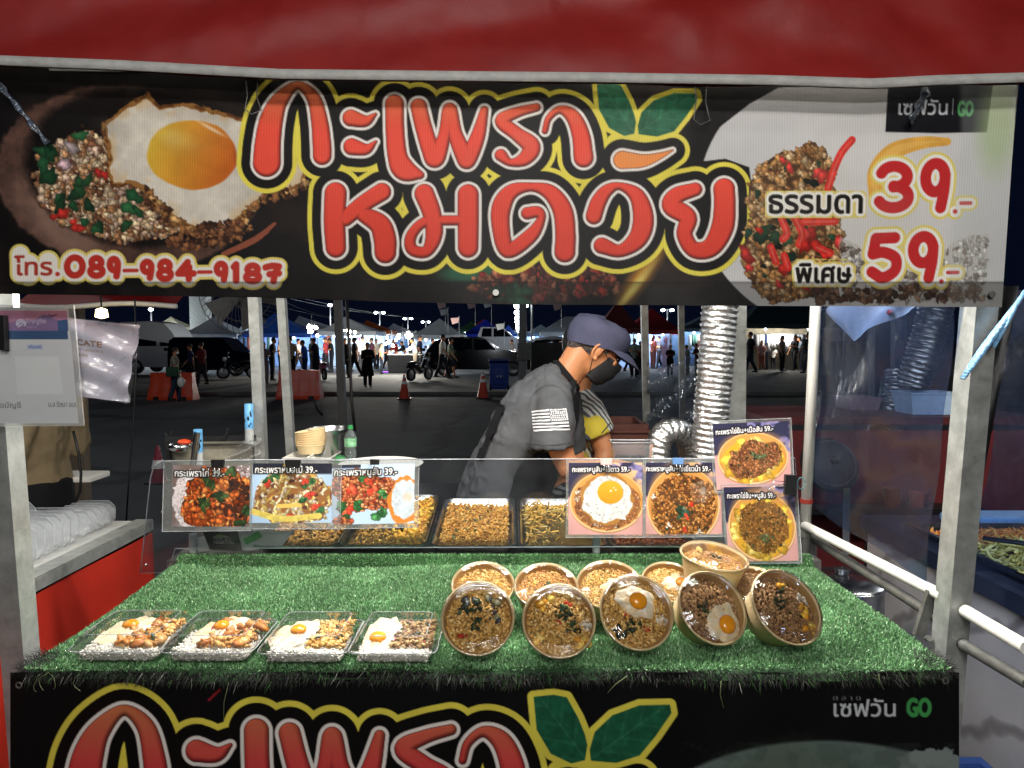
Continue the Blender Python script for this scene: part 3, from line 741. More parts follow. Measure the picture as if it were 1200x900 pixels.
def quad_fn(C, quad, p0, nrm):
    """rectangle of the canvas -> photo quad TL TR BR BL -> the real plane through p0"""
    u = (C.X - C.x0) / ((C.w - 1) / C.sc); v = (C.Y - C.y0) / ((C.h - 1) / C.sc)
    tl, tr, br, bl = [np.array(q, float) for q in quad]
    px = (tl[0] * (1 - u) + tr[0] * u) * (1 - v) + (bl[0] * (1 - u) + br[0] * u) * v
    py = (tl[1] * (1 - u) + tr[1] * u) * (1 - v) + (bl[1] * (1 - u) + br[1] * u) * v
    dx, fy, dz = rays_np(px, py); d = np.stack([dx, fy, dz], -1)
    o = np.array([0, 0, CAM_Z]); n = np.array(nrm); t = ((np.array(p0) - o) @ n) / (d @ n)
    return o + d * t[..., None]
# ------------------------------------------------------------------ materials
def cracks(m):
    nt = m.node_tree; N, L = nt.nodes, nt.links; b = N["Principled BSDF"]; src = b.inputs["Base Color"].links[0].from_socket
    tc = N.new("ShaderNodeTexCoord"); wp = N.new("ShaderNodeTexNoise"); wp.inputs["Scale"].default_value = .7; wp.inputs["Detail"].default_value = 6
    ad = N.new("ShaderNodeVectorMath"); ad.operation = 'MULTIPLY_ADD'; ad.inputs[1].default_value = (1.6, 1.6, 0)
    L.new(tc.outputs["Object"], wp.inputs["Vector"]); L.new(wp.outputs["Color"], ad.inputs[0]); L.new(tc.outputs["Object"], ad.inputs[2])
    v = N.new("ShaderNodeTexVoronoi"); v.feature = 'DISTANCE_TO_EDGE'; v.inputs["Scale"].default_value = .16; L.new(ad.outputs[0], v.inputs["Vector"])
    r = N.new("ShaderNodeValToRGB"); e = r.color_ramp.elements; e[0].color = (.2, .2, .2, 1); e[1].position = .022; e[1].color = (1, 1, 1, 1); L.new(v.outputs["Distance"], r.inputs["Fac"])
    v2 = N.new("ShaderNodeTexVoronoi"); v2.inputs["Scale"].default_value = .22; L.new(ad.outputs[0], v2.inputs["Vector"])
    r2 = N.new("ShaderNodeValToRGB"); e = r2.color_ramp.elements; e[0].color = (.5, .5, .52, 1); e[1].color = (1.6, 1.6, 1.55, 1); L.new(v2.outputs["Color"], r2.inputs["Fac"])
    for q in (r, r2):
        mx = N.new("ShaderNodeMix"); mx.data_type = 'RGBA'; mx.blend_type = 'MULTIPLY'; mx.inputs["Factor"].default_value = 1
        L.new(src, mx.inputs["A"]); L.new(q.outputs["Color"], mx.inputs["B"]); src = mx.outputs["Result"]
    L.new(src, b.inputs["Base Color"])
STEEL = mat("galvanised_steel", 'a9aca8', rough=.42, metal=.55, var=.22, scale=26, bump=.15, bscale=60)
STEEL_D = mat("worn_steel", '6e6e6a', rough=.5, metal=.6, var=.35, scale=18, bump=.25)
STAIN = mat("stainless", 'c4c6c8', rough=.22, metal=1.0, var=.1, scale=14)
ALU = mat("aluminium_foil", 'd2d3d3', rough=.30, metal=1.0, var=.08, scale=90, bump=.5, bscale=160)
BLACKP = mat("black_plastic", '0d0d0f', rough=.45, var=.15)
BLACKM = mat("black_paint", '121214', rough=.5, var=.2, bump=.1)
WHITEP = mat("white_plastic", 'dcdad2', rough=.4, var=.06, scale=12)
ASPHALT = mat("asphalt", '3b3e40', rough=.82, var=.3, scale=.9, bump=.35, bscale=260)
cracks(ASPHALT)
PAVE = mat("paving", '4a4a48', rough=.85, var=.3, scale=1.3, bump=.3, bscale=120)
REDTARP = mat("red_tarpaulin", '74120e', rough=.56, var=.14, scale=6, bump=.3, bscale=9, spec=.35)
HEM = mat("grey_hem", '9b9a96', rough=.7, var=.15, scale=40, bump=.2)
KRAFT = mat("kraft_paper", 'f0d6a4', rough=.62, var=.06, scale=40, bump=.05)
KRAFT_IN = mat("kraft_inside", 'bb9258', rough=.45, var=.06, scale=40)
LID = clear_mat("clear_lid", rough=.05, ior=1.5, refl=1.7)
FRONTF = clear_mat("card_film", rough=.08, ior=1.4)
CLAMB = clear_mat("clear_base", rough=.1, ior=1.35, refl=.5)
CLAM = clear_mat("clear_clamshell", rough=.10, bump=.12, bscale=25, haze=.008, ior=1.4, refl=.7)
ACRY = clear_mat("scratched_acrylic", tint='e2e5e8', rough=.05, haze=.014, hazecol='c9ccd0', ior=1.45, refl=.8)
SLEEVE = clear_mat("clear_sleeve", rough=.12, haze=.22, hazecol='c6c8c4', bump=.2, bscale=14, ior=1.35)
SHEET = clear_mat("clear_sheet", tint='9fb0cc', rough=.2, haze=.026, hazecol='6a86c0', bump=.5, bscale=6, ior=1.4, refl=.07)
CRINKLE = clear_mat("crinkled_film", tint='dfe6ee', rough=.16, haze=.05, hazecol='b4c6e0', bump=1.0, bscale=16, ior=1.7)
PRINT_V = print_mat("printed_vinyl", rough=.5, spec=.16, coat=.0, weave=.10, bump=.10)
PRINT_P = print_mat("printed_paper", rough=.35, coat=.25, bump=.05)
FOOD = print_mat("cooked_food", rough=.34, bump=.0)
RICE = print_mat("rice_grain", rough=.55)
EGGW = mat("egg_white", 'dcd8cb', rough=.28, var=.06, scale=38, col2='e2c894', bump=.4, bscale=70, sub=.3)
YOLK = mat("egg_yolk", 'ef9a1c', rough=.16, var=.10, scale=30, sub=.2, coat=.4)
GRASS = print_mat("turf_blades", rough=.75, spec=.25)
GRASS_B = mat("turf_backing", '1d3d1c', rough=.8, var=.3, scale=90)
LED = emis("led_white", 'fff6e8', 22.0)
LEDC = emis("led_cold", 'e6f2ff', 30.0)

# ------------------------------------------------------------------ ground
g = np_mesh("ground", np.array([[-400, -60, 0], [400, -60, 0], [400, 700, 0], [-400, 700, 0]], float), np.array([[0, 1, 2, 3]]))
tag(link_mesh("ground", g, ASPHALT, base=(0, 0, 0)), kind="structure")
KY = G(600, 463).y
b = MB(); b.box((0, KY + 60, .03), (700, 120, .12)); b.cur = 1
b.box((0, KY - .06, .035), (700, .12, .14))
tag(b.build("pavement", [PAVE, mat("kerb", '5c5b57', rough=.8, var=.3, scale=2)], base=(0, KY, 0)), kind="structure")

# ------------------------------------------------------------------ roof of the stall: red tarpaulin, frame, assumed LED tubes
aw = root("stall_awning", (0, 1.9, 2.45), "red tarpaulin awning with a grey hem hanging over the top of the banner", "awning")
rng = np.random.default_rng(3)
def valance():
    nx, nz = 240, 46
    u = np.linspace(0, 1, nx); px = -90 + u * 1380
    hem = np.interp(px, [-90, 0, 150, 330, 500, 700, 900, 1020, 1100, 1200, 1290], [74, 77, 83, 93, 95, 97, 100, 104, 100, 97, 95])
    v = np.linspace(0, 1, nz)[:, None]
    PX = np.repeat(px[None, :], nz, 0); PY = hem[None, :] * (1 - v) + (-150) * v
    n1 = noise2(nz, nx, 36, rng, 4) - .5; n2 = noise2(nz, nx, 9, rng, 2) - .5
    # long soft folds running down to the right, ridges near both upper corners
    fold = np.sin((PX * .012 + PY * .05) + 4 * n1) * .012 + np.sin(PX * .03 - PY * .035 + 5 * n1) * .006 * (PX > 650)
    Y = 1.205 + v * .10 + fold * (.25 + v) + n2 * .006
    q = rays_np(PX, PY); t = 1.205 / q[1]
    V = np.stack([q[0] * t, Y, CAM_Z + q[2] * t], -1)
    return V, hem, px
V, hem, px = valance()
h_, w_, _ = V.shape
Vl = V + np.array([0, .005, 0]); link_mesh("bounce_lining", np_mesh("bounce_lining", Vl.reshape(-1, 3), grid_faces(h_, w_)), HEM, aw, True)  # unseen lining, added so the valance bounces grey instead of red onto the banner
me = np_mesh("valance", V.reshape(-1, 3), grid_faces(h_, w_)); link_mesh("valance", me, REDTARP, aw, True)
q = rays_np(px, hem); q2 = rays_np(px, hem - 10.5); q3 = rays_np(px, hem + .5)
rows = []
for qq, dy in ((q3, -.004), (q, -.0065), (q2, -.0065), (q2, -.004)):
    t = 1.203 / qq[1]; rows.append(np.stack([qq[0] * t, 1.203 + dy + 0 * t, CAM_Z + qq[2] * t], -1))
Vh = np.array(rows); link_mesh("hem", np_mesh("hem", Vh.reshape(-1, 3), grid_faces(4, w_)), HEM, aw, True)
b = MB(); nn = 24
zt = V[-1, :, 2].mean()
rg = []
for j in range(9):
    f = j / 8; y = 1.305 + f * 1.75
    rg.append([Vector((-1.05 + 2.1 * i / nn, y, zt + .012 * math.sin(i * .9 + j) + .05 * math.sin(math.pi * f))) for i in range(nn + 1)])
b.rings(rg, cap=False, closed=False)
b.build("roof_sheet", mat("neutral_bounce_grey", "8f9294", rough=.6, var=.1, scale=5), aw, True)  # unseen roof underside, made neutral grey for the light it bounces down
b = MB()
for y in (1.42, 2.60): b.bar((-1.0, y, 2.32), (1.0, y, 2.32), .03)
for x in (-.96, .9): b.bar((x, 1.36, 2.285), (x, 2.66, 2.285), .03)
b.build("roof_bars", STEEL, aw)

def assumed_led_tube(a, c, label, watts, col=(1, .97, .91)):  # unseen tube, assumed for the light it gives
    a, c = Vector(a), Vector(c); mid = (a + c) / 2; L = (c - a).length
    r = root("assumed_led_tube", mid, label, "light")
    t = MB(); t.bar(a + Vector((0, 0, .03)), c + Vector((0, 0, .03)), .034, .022); t.build("housing", WHITEP, r)
    t = MB(); t.tube([a, c], .013, 12); t.build("tube", LED, r, True)
    li = bpy.data.lights.new("led_light", 'AREA'); li.shape = 'RECTANGLE'; li.size = L; li.size_y = .04; li.energy = watts; li.color = col
    o = bpy.data.objects.new("led_light", li); COL.objects.link(o); o.parent = r; o.location = (0, 0, -.02)
    d = c - a; o.rotation_euler = (0, 0, math.atan2(d.y, d.x))
    return r
assumed_led_tube((-.75, 1.72, 2.24), (.05, 1.72, 2.24), "white LED tube under the awning over the left half of the counter", TUBE_W)  # out of view, assumed from the lit counter below
assumed_led_tube((.10, 1.52, 2.24), (.72, 1.52, 2.24), "white LED tube under the awning over the bowls", TUBE_W)  # second unseen tube, assumed from highlights on the lids

# assumed, unseen lamp across the aisle that lights the banner, plus an added fill tube
lp = root("assumed_market_lamp", (.25, -1.1, 0), "market light on a pole behind the photographer facing the stall", "lamp")
b = MB(); b.bar((.25, -1.1, 0), (.25, -1.1, 2.75), .05); b.build("pole", STEEL, lp)
b = MB(); b.box((.1, -1.05, 2.72), (.9, .06, .05)); b.build("lamp_housing", WHITEP, lp)
b = MB(); b.tube([(-.3, -1.03, 2.685), (.5, -1.03, 2.685)], .016, 10); b.build("tube", LED, lp, True)
li = bpy.data.lights.new("front_light", 'AREA'); li.shape = 'RECTANGLE'; li.size = .8; li.size_y = .22; li.energy = FRONT_W; li.color = (1, .97, .93)
o = bpy.data.objects.new("front_light", li); COL.objects.link(o); o.parent = lp; o.location = (-.15, .08, 2.68)
o.rotation_euler = (R(98), 0, 0)
b = MB(); b.box((.1, -1.05, 2.11), (.9, .06, .05)); b.bar((.25, -1.08, 2.11), (.25, -1.05, 2.11), .03); b.build("lamp_housing", WHITEP, lp)  # lower tube, added as fill for the banner strip shaded by the valance
b = MB(); b.tube([(-.3, -1.03, 2.075), (.5, -1.03, 2.075)], .016, 10); b.build("tube", LED, lp, True)
l2 = li.copy(); l2.energy = FRONT_W * .62; l2.size_y = .12; o = bpy.data.objects.new("front_light", l2); COL.objects.link(o); o.parent = lp; o.location = (-.15, .08, 2.07); o.rotation_euler = (R(96), 0, 0)

# ------------------------------------------------------------------ posts and rails of the stall frame
def post(label, a, b_, w, d=None, m=STEEL, group="steel posts of the stall frame", cat="post", name="frame_post", cap=True):
    a, b_ = Vector(a), Vector(b_)
    r = root(name, a, label, cat, group)
    t = MB(); t.bar(a, b_, w, d); t.build("shaft", m, r)
    t = MB(); t.box(a + Vector((0, 0, .004)), (w * 1.5, (d or w) * 1.5, .008)); t.build("foot_plate", STEEL_D, r)
    return r
def ext(p, q, z0, z1):                    # the line p-q cut at the heights z0 and z1
    p, q = Vector(p), Vector(q); d = (q - p) / (q.z - p.z)
    return p + d * (z0 - p.z), p + d * (z1 - p.z)
pa, pb = ext(P(24, 765, 1.425), P(3, 500, 1.425), 0, 2.3)
post("scratched steel front post beneath the payment sign at the left end of the counter", pa, pb, .046, .05)
pa, pb = ext(P(1111, 770, 1.425), P(1147, 362, 1.425), 0, 2.3)
post("thick steel front post at the right end of the turf counter", pa, pb, .043, .052)
pa, pb = ext(P(307, 545, 2.62), P(298.5, 352, 2.62), 0, 2.3)
post("upright pale steel back post next to the blue spray tube", pa, pb, .037)
pa, pb = ext(P(341, 528, 2.9), P(330, 352, 2.9), 0, 2.3)
post("thinner leaning steel post just behind the stack of kraft bowls", pa, pb, .032)
pa, pb = ext(P(862, 500, 2.62), P(863, 362, 2.62), 0, 2.3)
post("galvanised steel back post right behind the vertical foil duct", pa, pb, .056)
# the dark posts farther back
pa, pb = ext(P(402, 505, 3.3), P(396, 352, 3.3), 0, 2.6)
post("dark round post with hanging cables behind the steel pot", pa, pb, .034, m=BLACKM, group="dark posts behind the stall", name="dark_post")
pa, pb = ext(P(758, 505, 3.3), P(755, 362, 3.3), 0, 2.6)
post("dark grey post right of the vendor's cap", pa, pb, .030, m=STEEL_D, group="dark posts behind the stall", name="dark_post")
pa, pb = ext(P(799, 440, 3.7), P(798, 362, 3.7), 0, 2.6)
post("dark grey post seen through the hanging clear film beside the foil duct", pa, pb, .028, m=STEEL_D, group="dark posts behind the stall", name="dark_post")

# white PVC post, white rail and steel rail at the right side
pa, pb = P(943, 633, 2.05), P(956, 358, 2.05); pb = pa + (pb - pa) * 2.2
r = root("pvc_post", pa, "white PVC pipe post at the back right corner, clipped to the menu cards", "post")
b = MB(); b.tube([pa, pb], .0150, 16); b.build("pipe", WHITEP, r, True)
b = MB(); b.tube([pa + Vector((0, 0, -.045)), pa + Vector((0, 0, .012))], .0185, 16); b.build("socket", STEEL_D, r, True, angle=40)
b = MB(); d_ = (pb - pa).normalized(); c_ = P(945, 587, 2.05); b.tube([c_ - d_ * .006, c_ + d_ * .006], .0175, 14)

b.build("red_tape", mat("red_tape", '8a2c1e', rough=.5), r, True, angle=40)
A0, A1 = P(943, 616, 2.04), P(1200, 757, 1.19)
A1 = A0 + (A1 - A0) * ((2.04 - 1.44) / (2.04 - 1.19))
p0, p1 = P(1121, 710, 1.425), P(1204, 759.5, 1.21); p0 += (p0 - p1) * .3
b = MB(); b.tube([p0, p1], .0125, 14); tag(b.build("white_rail", WHITEP, smooth=True, angle=40), "white PVC rail in front of the right post, running out of the picture", "rail")
p0, p1 = P(1118, 749, 1.425), P(1206, 801, 1.21); p0 += (p0 - p1) * .3
b = MB(); b.tube([p0, p1], .0115, 12); tag(b.build("steel_rail", STEEL_D, smooth=True, angle=40), "worn steel rail in front of the marble patterned panel", "rail")
A1.x += .020
b = MB(); b.tube([A0, A1], .0125, 14); tag(b.build("white_rail", WHITEP, smooth=True, angle=40), "white PVC rail running along the right side of the counter", "rail")
B0, B1 = P(951, 630, 2.06), P(1205, 792, 1.20); B0.z = B1.z = (B0.z + B1.z) / 2; B1 = B0 + (B1 - B0) * ((2.06 - 1.44) / (2.06 - 1.20))
r = root("steel_rail", B0, "worn dark steel rail under the white pipe", "rail")
b = MB(); b.tube([B0, B1], .0115, 12); b.build("pipe", STEEL_D, r, True, angle=40)
b = MB(); b.tube([(B0.x, B0.y, .0), B0 + Vector((0, 0, .012))], .0125, 12); c_ = B0 + Vector((.02, .03, 0)); b.tube([(c_.x, c_.y, .9), c_], .009, 10)
b.build("upright", STEEL_D, r, True, angle=40)
# bent steel arm and bolt by the right post
b = MB(); b.bar(P(1076, 745, 1.46), P(1092, 693, 1.47), .02, .012); b.tube([P(1086, 748, 1.45), P(1089, 748, 1.44)], .006, 8)
tag(b.build("steel_bracket", STEEL_D), "small slanting steel bracket at the foot of the right post", "bracket")

# ------------------------------------------------------------------ banner and skirt
CB = paint_banner()
def banner_fn(px, py):
    u = px / 1190
    n1 = noise2(*px.shape, 160, np.random.default_rng(8), 2) - .5
    top = np.interp(px, [0, 330, 700, 1020, 1190], [60, 80, 84, 86, 84])
    Y = 1.272 + n1 * .014 + .004 * np.sin(px * .02) * np.clip((py - 200) / 150, 0, 1)
    # bottom edge slopes down to the right, the right edge leans in
    py2 = np.minimum(py, np.interp(px, [-24, 0, 300, 450, 600, 1200], [343, 344, 348, 353, 356.5, 359.5]) + (py - 340) * .02)
    px2 = px - np.clip((py - 100) / 260, 0, 1) * 18 * np.clip((px - 900) / 280, 0, 1)
    return on_Y(px2, py2, Y)
bn = root("shop_banner", P(590, 360, 1.272), "large black banner with puffy red lettering, a fried egg and two prices", "banner")
canvas_mesh("vinyl_print", CB, banner_fn, PRINT_V, bn)
b = MB(); p0, p1 = P(-24, 76, 1.287), P(1190, 92, 1.287); b.bar(p0, p1, .025); b.build("top_batten", STEEL, bn)
for i, (x, y, m) in enumerate(((581, 343, WHITEP), (1162, 345, STEEL_D), (-12, 338, WHITEP))):
    b = MB(); c = P(x, y, 1.258); b.tube([c, c + Vector((0, -.003, 0))], .0055, 14); b.build("eyelet", m, bn)
for x, y0, y1, k in ((297, 92, 134, 0), (823, 98, 146, 1)):
    cl = root("binder_clip", P(x, y0, 1.255), ["thin wire clip holding the banner over the first big letter", "wire clip hanging at the banner top right of the leaves"][k], "clip", "wire clips on the banner")
    b = MB(); pts = [P(x - 9, y0 - 2, 1.252), P(x - 7, y0 + 20, 1.252), P(x - 10, y1 - 6, 1.252), P(x - 2, y1, 1.250), P(x + 9, y1 - 5, 1.252), P(x + 4, y0 + 22, 1.252), P(x + 5, y0 - 2, 1.252)]
    b.tube(pts, .0010, 6); b.build("wire_loop", STEEL_D, cl, True)
    b = MB(); b.box(P(x - 1, y0 - 6, 1.252), (.024, .012, .02)); b.build("clamp", BLACKP, cl)
# clear strips of tape shining over the banner
for (x0, y0, x1, y1, w, lab) in ((-2, 98, 56, 168, .006, "narrow shiny clear tape strip slanting over the clay bowl on the banner"), (1068, 143, 1092, 92, .012, "crumpled clear film over the shop name at the banner's top right")):
    b = MB(); p0, p1 = P(x0, y0, 1.246), P(x1, y1, 1.246); n = 12
    pts = [p0.lerp(p1, i / n) + Vector((0, .003 * math.sin(i * 2.1), 0)) for i in range(n + 1)]
    b.tube(pts, w, 6, rs=[(w * (.7 + .3 * math.sin(i * 1.7)), .0012) for i in range(n + 1)]); tag(b.build("clear_tape", CRINKLE, smooth=True), lab, "tape")

CS = paint_skirt()
sk = root("counter_banner", (0, 1.322, .1), "black printed banner hanging down the front of the counter", "banner")
canvas_mesh("vinyl_print", CS, lambda X, Y: on_Y(X, Y, 1.322 + .003 * np.sin(X * .013) + .003 * np.sin(X * .05 + Y * .02)), PRINT_V, sk)
b = MB(); zb = P(600, 930, 1.322).z; xa, xb = P(12, 930, 1.322).x, P(1124, 930, 1.322).x
b.box(((xa + xb) / 2, 1.327, zb / 2 + .003), (xb - xa, .003, zb - .006)); b.build("lower_cloth", BLACKM, sk)
for x, y in ((22, 803), (1108, 798)):
    b = MB(); c = P(x, y, 1.317); rg = []
    b.lathe([(.0035, 0), (.0045, .001), (.0062, .001), (.0068, 0)], c, 16, M=Matrix.Rotation(R(90), 3, 'X')); b.build("eyelet", STEEL_D, sk, True)

# ------------------------------------------------------------------ counter
MX0, MX1, MY0, MY1, TZ = -.905, .815, 1.325, 1.944, 1.0
ct = root("counter_table", (0, 1.9, 0), "steel framed counter table beneath the green turf mat", "table")
b = MB(); b.box((-.045, (MY0 + MY1) / 2 + .004, TZ - .022), (1.77, MY1 - MY0 - .012, .03)); b.build("tabletop", mat("plywood_edge", '2c2b2a', rough=.6, var=.2), ct)
b = MB(); b.box((-.05, 2.21, TZ - .006), (1.80, .50, .04)); b.build("rear_shelf", STEEL_D, ct)
b = MB(); b.box((-.05, 2.345, TZ + .029), (1.70, .03, .052)); b.build("tray_rest", STEEL_D, ct)
for x, y in ((-.9, 1.36), (.8, 1.36), (-.9, 2.42), (.8, 2.42)):
    b = MB(); b.bar((x, y, 0), (x, y, TZ - .04 if y < 2 else TZ - .028), .035); b.build("leg", STEEL_D, ct)
b = MB(); b.box((-.05, 2.452, .62), (1.76, .012, .72)); b.build("back_panel", BLACKM, ct)
for x in (-.94, .83): 
    b = MB(); b.box((x, 1.9, .60), (.006, 1.08, .74)); b.build("side_panel", BLACKM, ct)

# turf: a sheet with a raised step at the back, and every blade
def turf_z(x, y): return TZ + .004 + .004 * np.sin(x * 5.1 + 1) * np.sin(y * 7) + .002 * np.sin(x * 17 + y * 9)
def make_turf():
    rg = np.random.default_rng(11); mv, mf, mc = [], [], []
    # sheet
    xs = np.linspace(0, 1, 60); prof = [(MY0 - .011, TZ - .012), (MY0 - .005, TZ - .002), (MY0 + .004, None)] + [(y, None) for y in np.linspace(MY0 + .03, MY1 - .006, 12)] + [(MY1, TZ + .004), (MY1 + .008, TZ + .020), (MY1 + .014, TZ + .026), (MY1 + .032, TZ + .027)]
    sheet = []
    for y, z in prof:
        f = np.clip((y - MY0) / (MY1 - MY0), 0, 1.1)
        x = (MX0 - .022 * f) + (MX1 + .012 * f - MX0 + .022 * f) * xs
        if y > MY1: x = np.clip(x, MX0 + .012 * (y - MY1) / .03, MX1 - .01)
        zz = turf_z(x, y) if z is None else z + 0 * x
        sheet.append(np.stack([x, y + 0 * x + (.006 * np.sin(xs * 21) + .004 * np.sin(xs * 47 + 1) if y < MY0 + .01 else 0), zz], -1))
    S = np.array(sheet)
    sm = np_mesh("turf_mat", S.reshape(-1, 3), grid_faces(len(prof), 60))
    n = 210000
    y = rg.uniform(MY0 - .004, MY1 + .032, n); f = (y - MY0) / (MY1 - MY0)
    # more blades on the step, whose slope is longer than its plan
    k = int(n * .10); y[:k] = rg.uniform(MY1 - .002, MY1 + .016, k)
    x = rg.uniform(MX0 - .01, MX1 + .006, n)
    z = turf_z(x, y); st = np.clip((y - MY1 + .002) / .016, 0, 1); z = np.where(y > MY1 - .002, TZ + .004 + st * .022, z)
    base = np.stack([x, y, z], -1)
    L = rg.uniform(.0045, .009, n); th = rg.uniform(0, 2 * math.pi, n); lean = np.abs(rg.normal(0, .6, n))
    cl = noise2(64, 180, 9, rg, 3); cxx = np.clip(((x - MX0) / (MX1 - MX0) * 178).astype(int), 0, 178); cyy = np.clip(((y - MY0) / (MY1 - MY0) * 62).astype(int), 0, 62)
    pat = cl[cyy, cxx]
    th = th * .75 + pat * 6
    d = np.stack([np.cos(th) * np.sin(lean), np.sin(th) * np.sin(lean), np.cos(lean)], -1)
    onst = (y > MY1 - .002) & (y < MY1 + .016)
    d[onst] = d[onst] * .8 + np.array([0, -.8, .3])
    d[y < MY0 + .004] += np.array([0, -.7, -.1])
    d /= np.linalg.norm(d, axis=1)[:, None]
    side = np.cross(d, rg.normal(size=(n, 3))); side /= np.linalg.norm(side, axis=1)[:, None] + 1e-9
    w = rg.uniform(.0007, .0013, n)[:, None]
    mid = base + d * (L * .6)[:, None]; tip = base + d * L[:, None] + np.array([0, 0, -1]) * (L * lean * .3)[:, None]
    V = np.stack([base - side * w, base + side * w, mid + side * w * .8, mid - side * w * .8, tip], 1)
    F4 = np.arange(n)[:, None] * 5
    F = np.concatenate([np.concatenate([F4 + 0, F4 + 1, F4 + 2], 1), np.concatenate([F4 + 0, F4 + 2, F4 + 3], 1), np.concatenate([F4 + 3, F4 + 2, F4 + 4], 1)])
    t = rg.random(n)[:, None]; br = rg.uniform(.45, 1.3, n)[:, None] * (.55 + .75 * pat)[:, None]
    c = (lin_np(np.array([0x5c, 0x92, 0x5c]) / 255) * (1 - t) + lin_np(np.array([0x96, 0xc2, 0x8e]) / 255) * t) * br
    pale = rg.random(n) < .03; c[pale] = lin_np(np.array([0xd0, 0xe8, 0xc4]) / 255)
    C_ = np.repeat(c[:, None, :], 5, 1)
    return sm, V.reshape(-1, 3), F, C_.reshape(-1, 3)
sm, V, F, Cc = make_turf()
# frayed front edge: grey black strands hanging over the rim
rg = np.random.default_rng(12); n = 7000
x = rg.uniform(MX0, MX1, n); clump = .45 + .8 * noise2(2, 400, 7, rg, 3)[0][np.clip(((x - MX0) / (MX1 - MX0) * 399).astype(int), 0, 399)]
y = MY0 - .010 + .006 * np.sin((x - MX0) / (MX1 - MX0) * 21) + rg.uniform(-.006, .006, n); z = TZ - .006 + rg.uniform(-.008, .010, n)
base = np.stack([x, y, z], -1); L = rg.uniform(.006, .026, n) * clump
d = np.stack([rg.normal(0, .5, n), -np.abs(rg.normal(.35, .25, n)), -rg.uniform(.2, 1.1, n)], -1); d /= np.linalg.norm(d, axis=1)[:, None]
side = np.cross(d, np.array([0, 1, .3])); side /= np.linalg.norm(side, axis=1)[:, None] + 1e-9; w = rg.uniform(.0004, .0010, n)[:, None]
tip = base + d * L[:, None]
V2 = np.stack([base - side * w, base + side * w, tip], 1).reshape(-1, 3); F2 = np.arange(3 * n).reshape(n, 3) + len(V)
gcol = lin_np(rg.choice([.05, .12, .2, .34, .5], n, p=[.45, .27, .16, .09, .03])[:, None] * np.array([1, 1.0, .95])); gcol[rg.random(n) < .07] = lin_np(np.array([.25, .4, .2]))
V = np.concatenate([V, V2]); F = np.concatenate([F, F2]); Cc = np.concatenate([Cc, np.repeat(gcol, 3, 0)])
tm = root("turf_mat", (0, 1.64, TZ), "green artificial turf mat with a frayed black edge covering the counter", "turf mat")
link_mesh("backing", sm, GRASS_B, tm, True)
me = np_mesh("pile", V, F); ink_layer(me, Cc); link_mesh("pile", me, GRASS, tm)
b = MB(); rr = random.Random(4)
for (x0, y0, n_) in ((64, 790, 2), (90, 792, 1), (40, 792, 1)):
    for i in range(n_):
        p = P(x0 + rr.uniform(-16, 22), y0 - 2, 1.303); pts = [p]; dx = rr.uniform(-.01, .006)
        for j in range(6): p = p + Vector((dx * (1 - j * .35) + rr.uniform(-.003, .003), rr.uniform(-.002, .001), -.0055 + .002 * (j > 4))); pts.append(p)
        b.tube(pts, .00035, 4)
for x0, y0, x1, y1 in ((845, 798, 848, 830), (735, 792, 712, 812), (268, 800, 262, 846), (1030, 790, 1036, 808)):
    p, q = P(x0, y0, 1.303), P(x1, y1, 1.300); b.tube([p, p.lerp(q, .5) + Vector((-.004, 0, 0)), q], .0006, 5)
b.build("stray_threads", mat("pale_thread", '6f7d52', rough=.7), tm, True)
b = MB()                                               # black tuft at the right front corner
n = 700; rg = np.random.default_rng(5)
base = np.stack([rg.uniform(.775, .83, n), rg.uniform(1.325, 1.39, n), rg.uniform(.985, 1.012, n)], -1); d = rg.normal(0, .6, (n, 3)) + np.array([.6, -.3, .35]); d /= np.linalg.norm(d, axis=1)[:, None]
side = np.cross(d, rg.normal(size=(n, 3))); side /= np.linalg.norm(side, axis=1)[:, None]
V = np.stack([base - side * .0007, base + side * .0007, base + d * rg.uniform(.01, .028, n)[:, None]], 1).reshape(-1, 3)
link_mesh("dark_tuft", np_mesh("dark_tuft", V, np.arange(3 * n).reshape(n, 3)), mat("dark_fibre", '1b1c1a', rough=.7), tm)
V = V.copy(); V[:, 0] = -V[:, 0] - .1; link_mesh("dark_tuft", np_mesh("dark_tuft", V, np.arange(3 * n).reshape(n, 3)), MATS["dark_fibre"], tm)
EDGE = clear_mat("acrylic_edge", tint='c8d0d4', rough=.2, haze=.5, hazecol='c8ccd0')
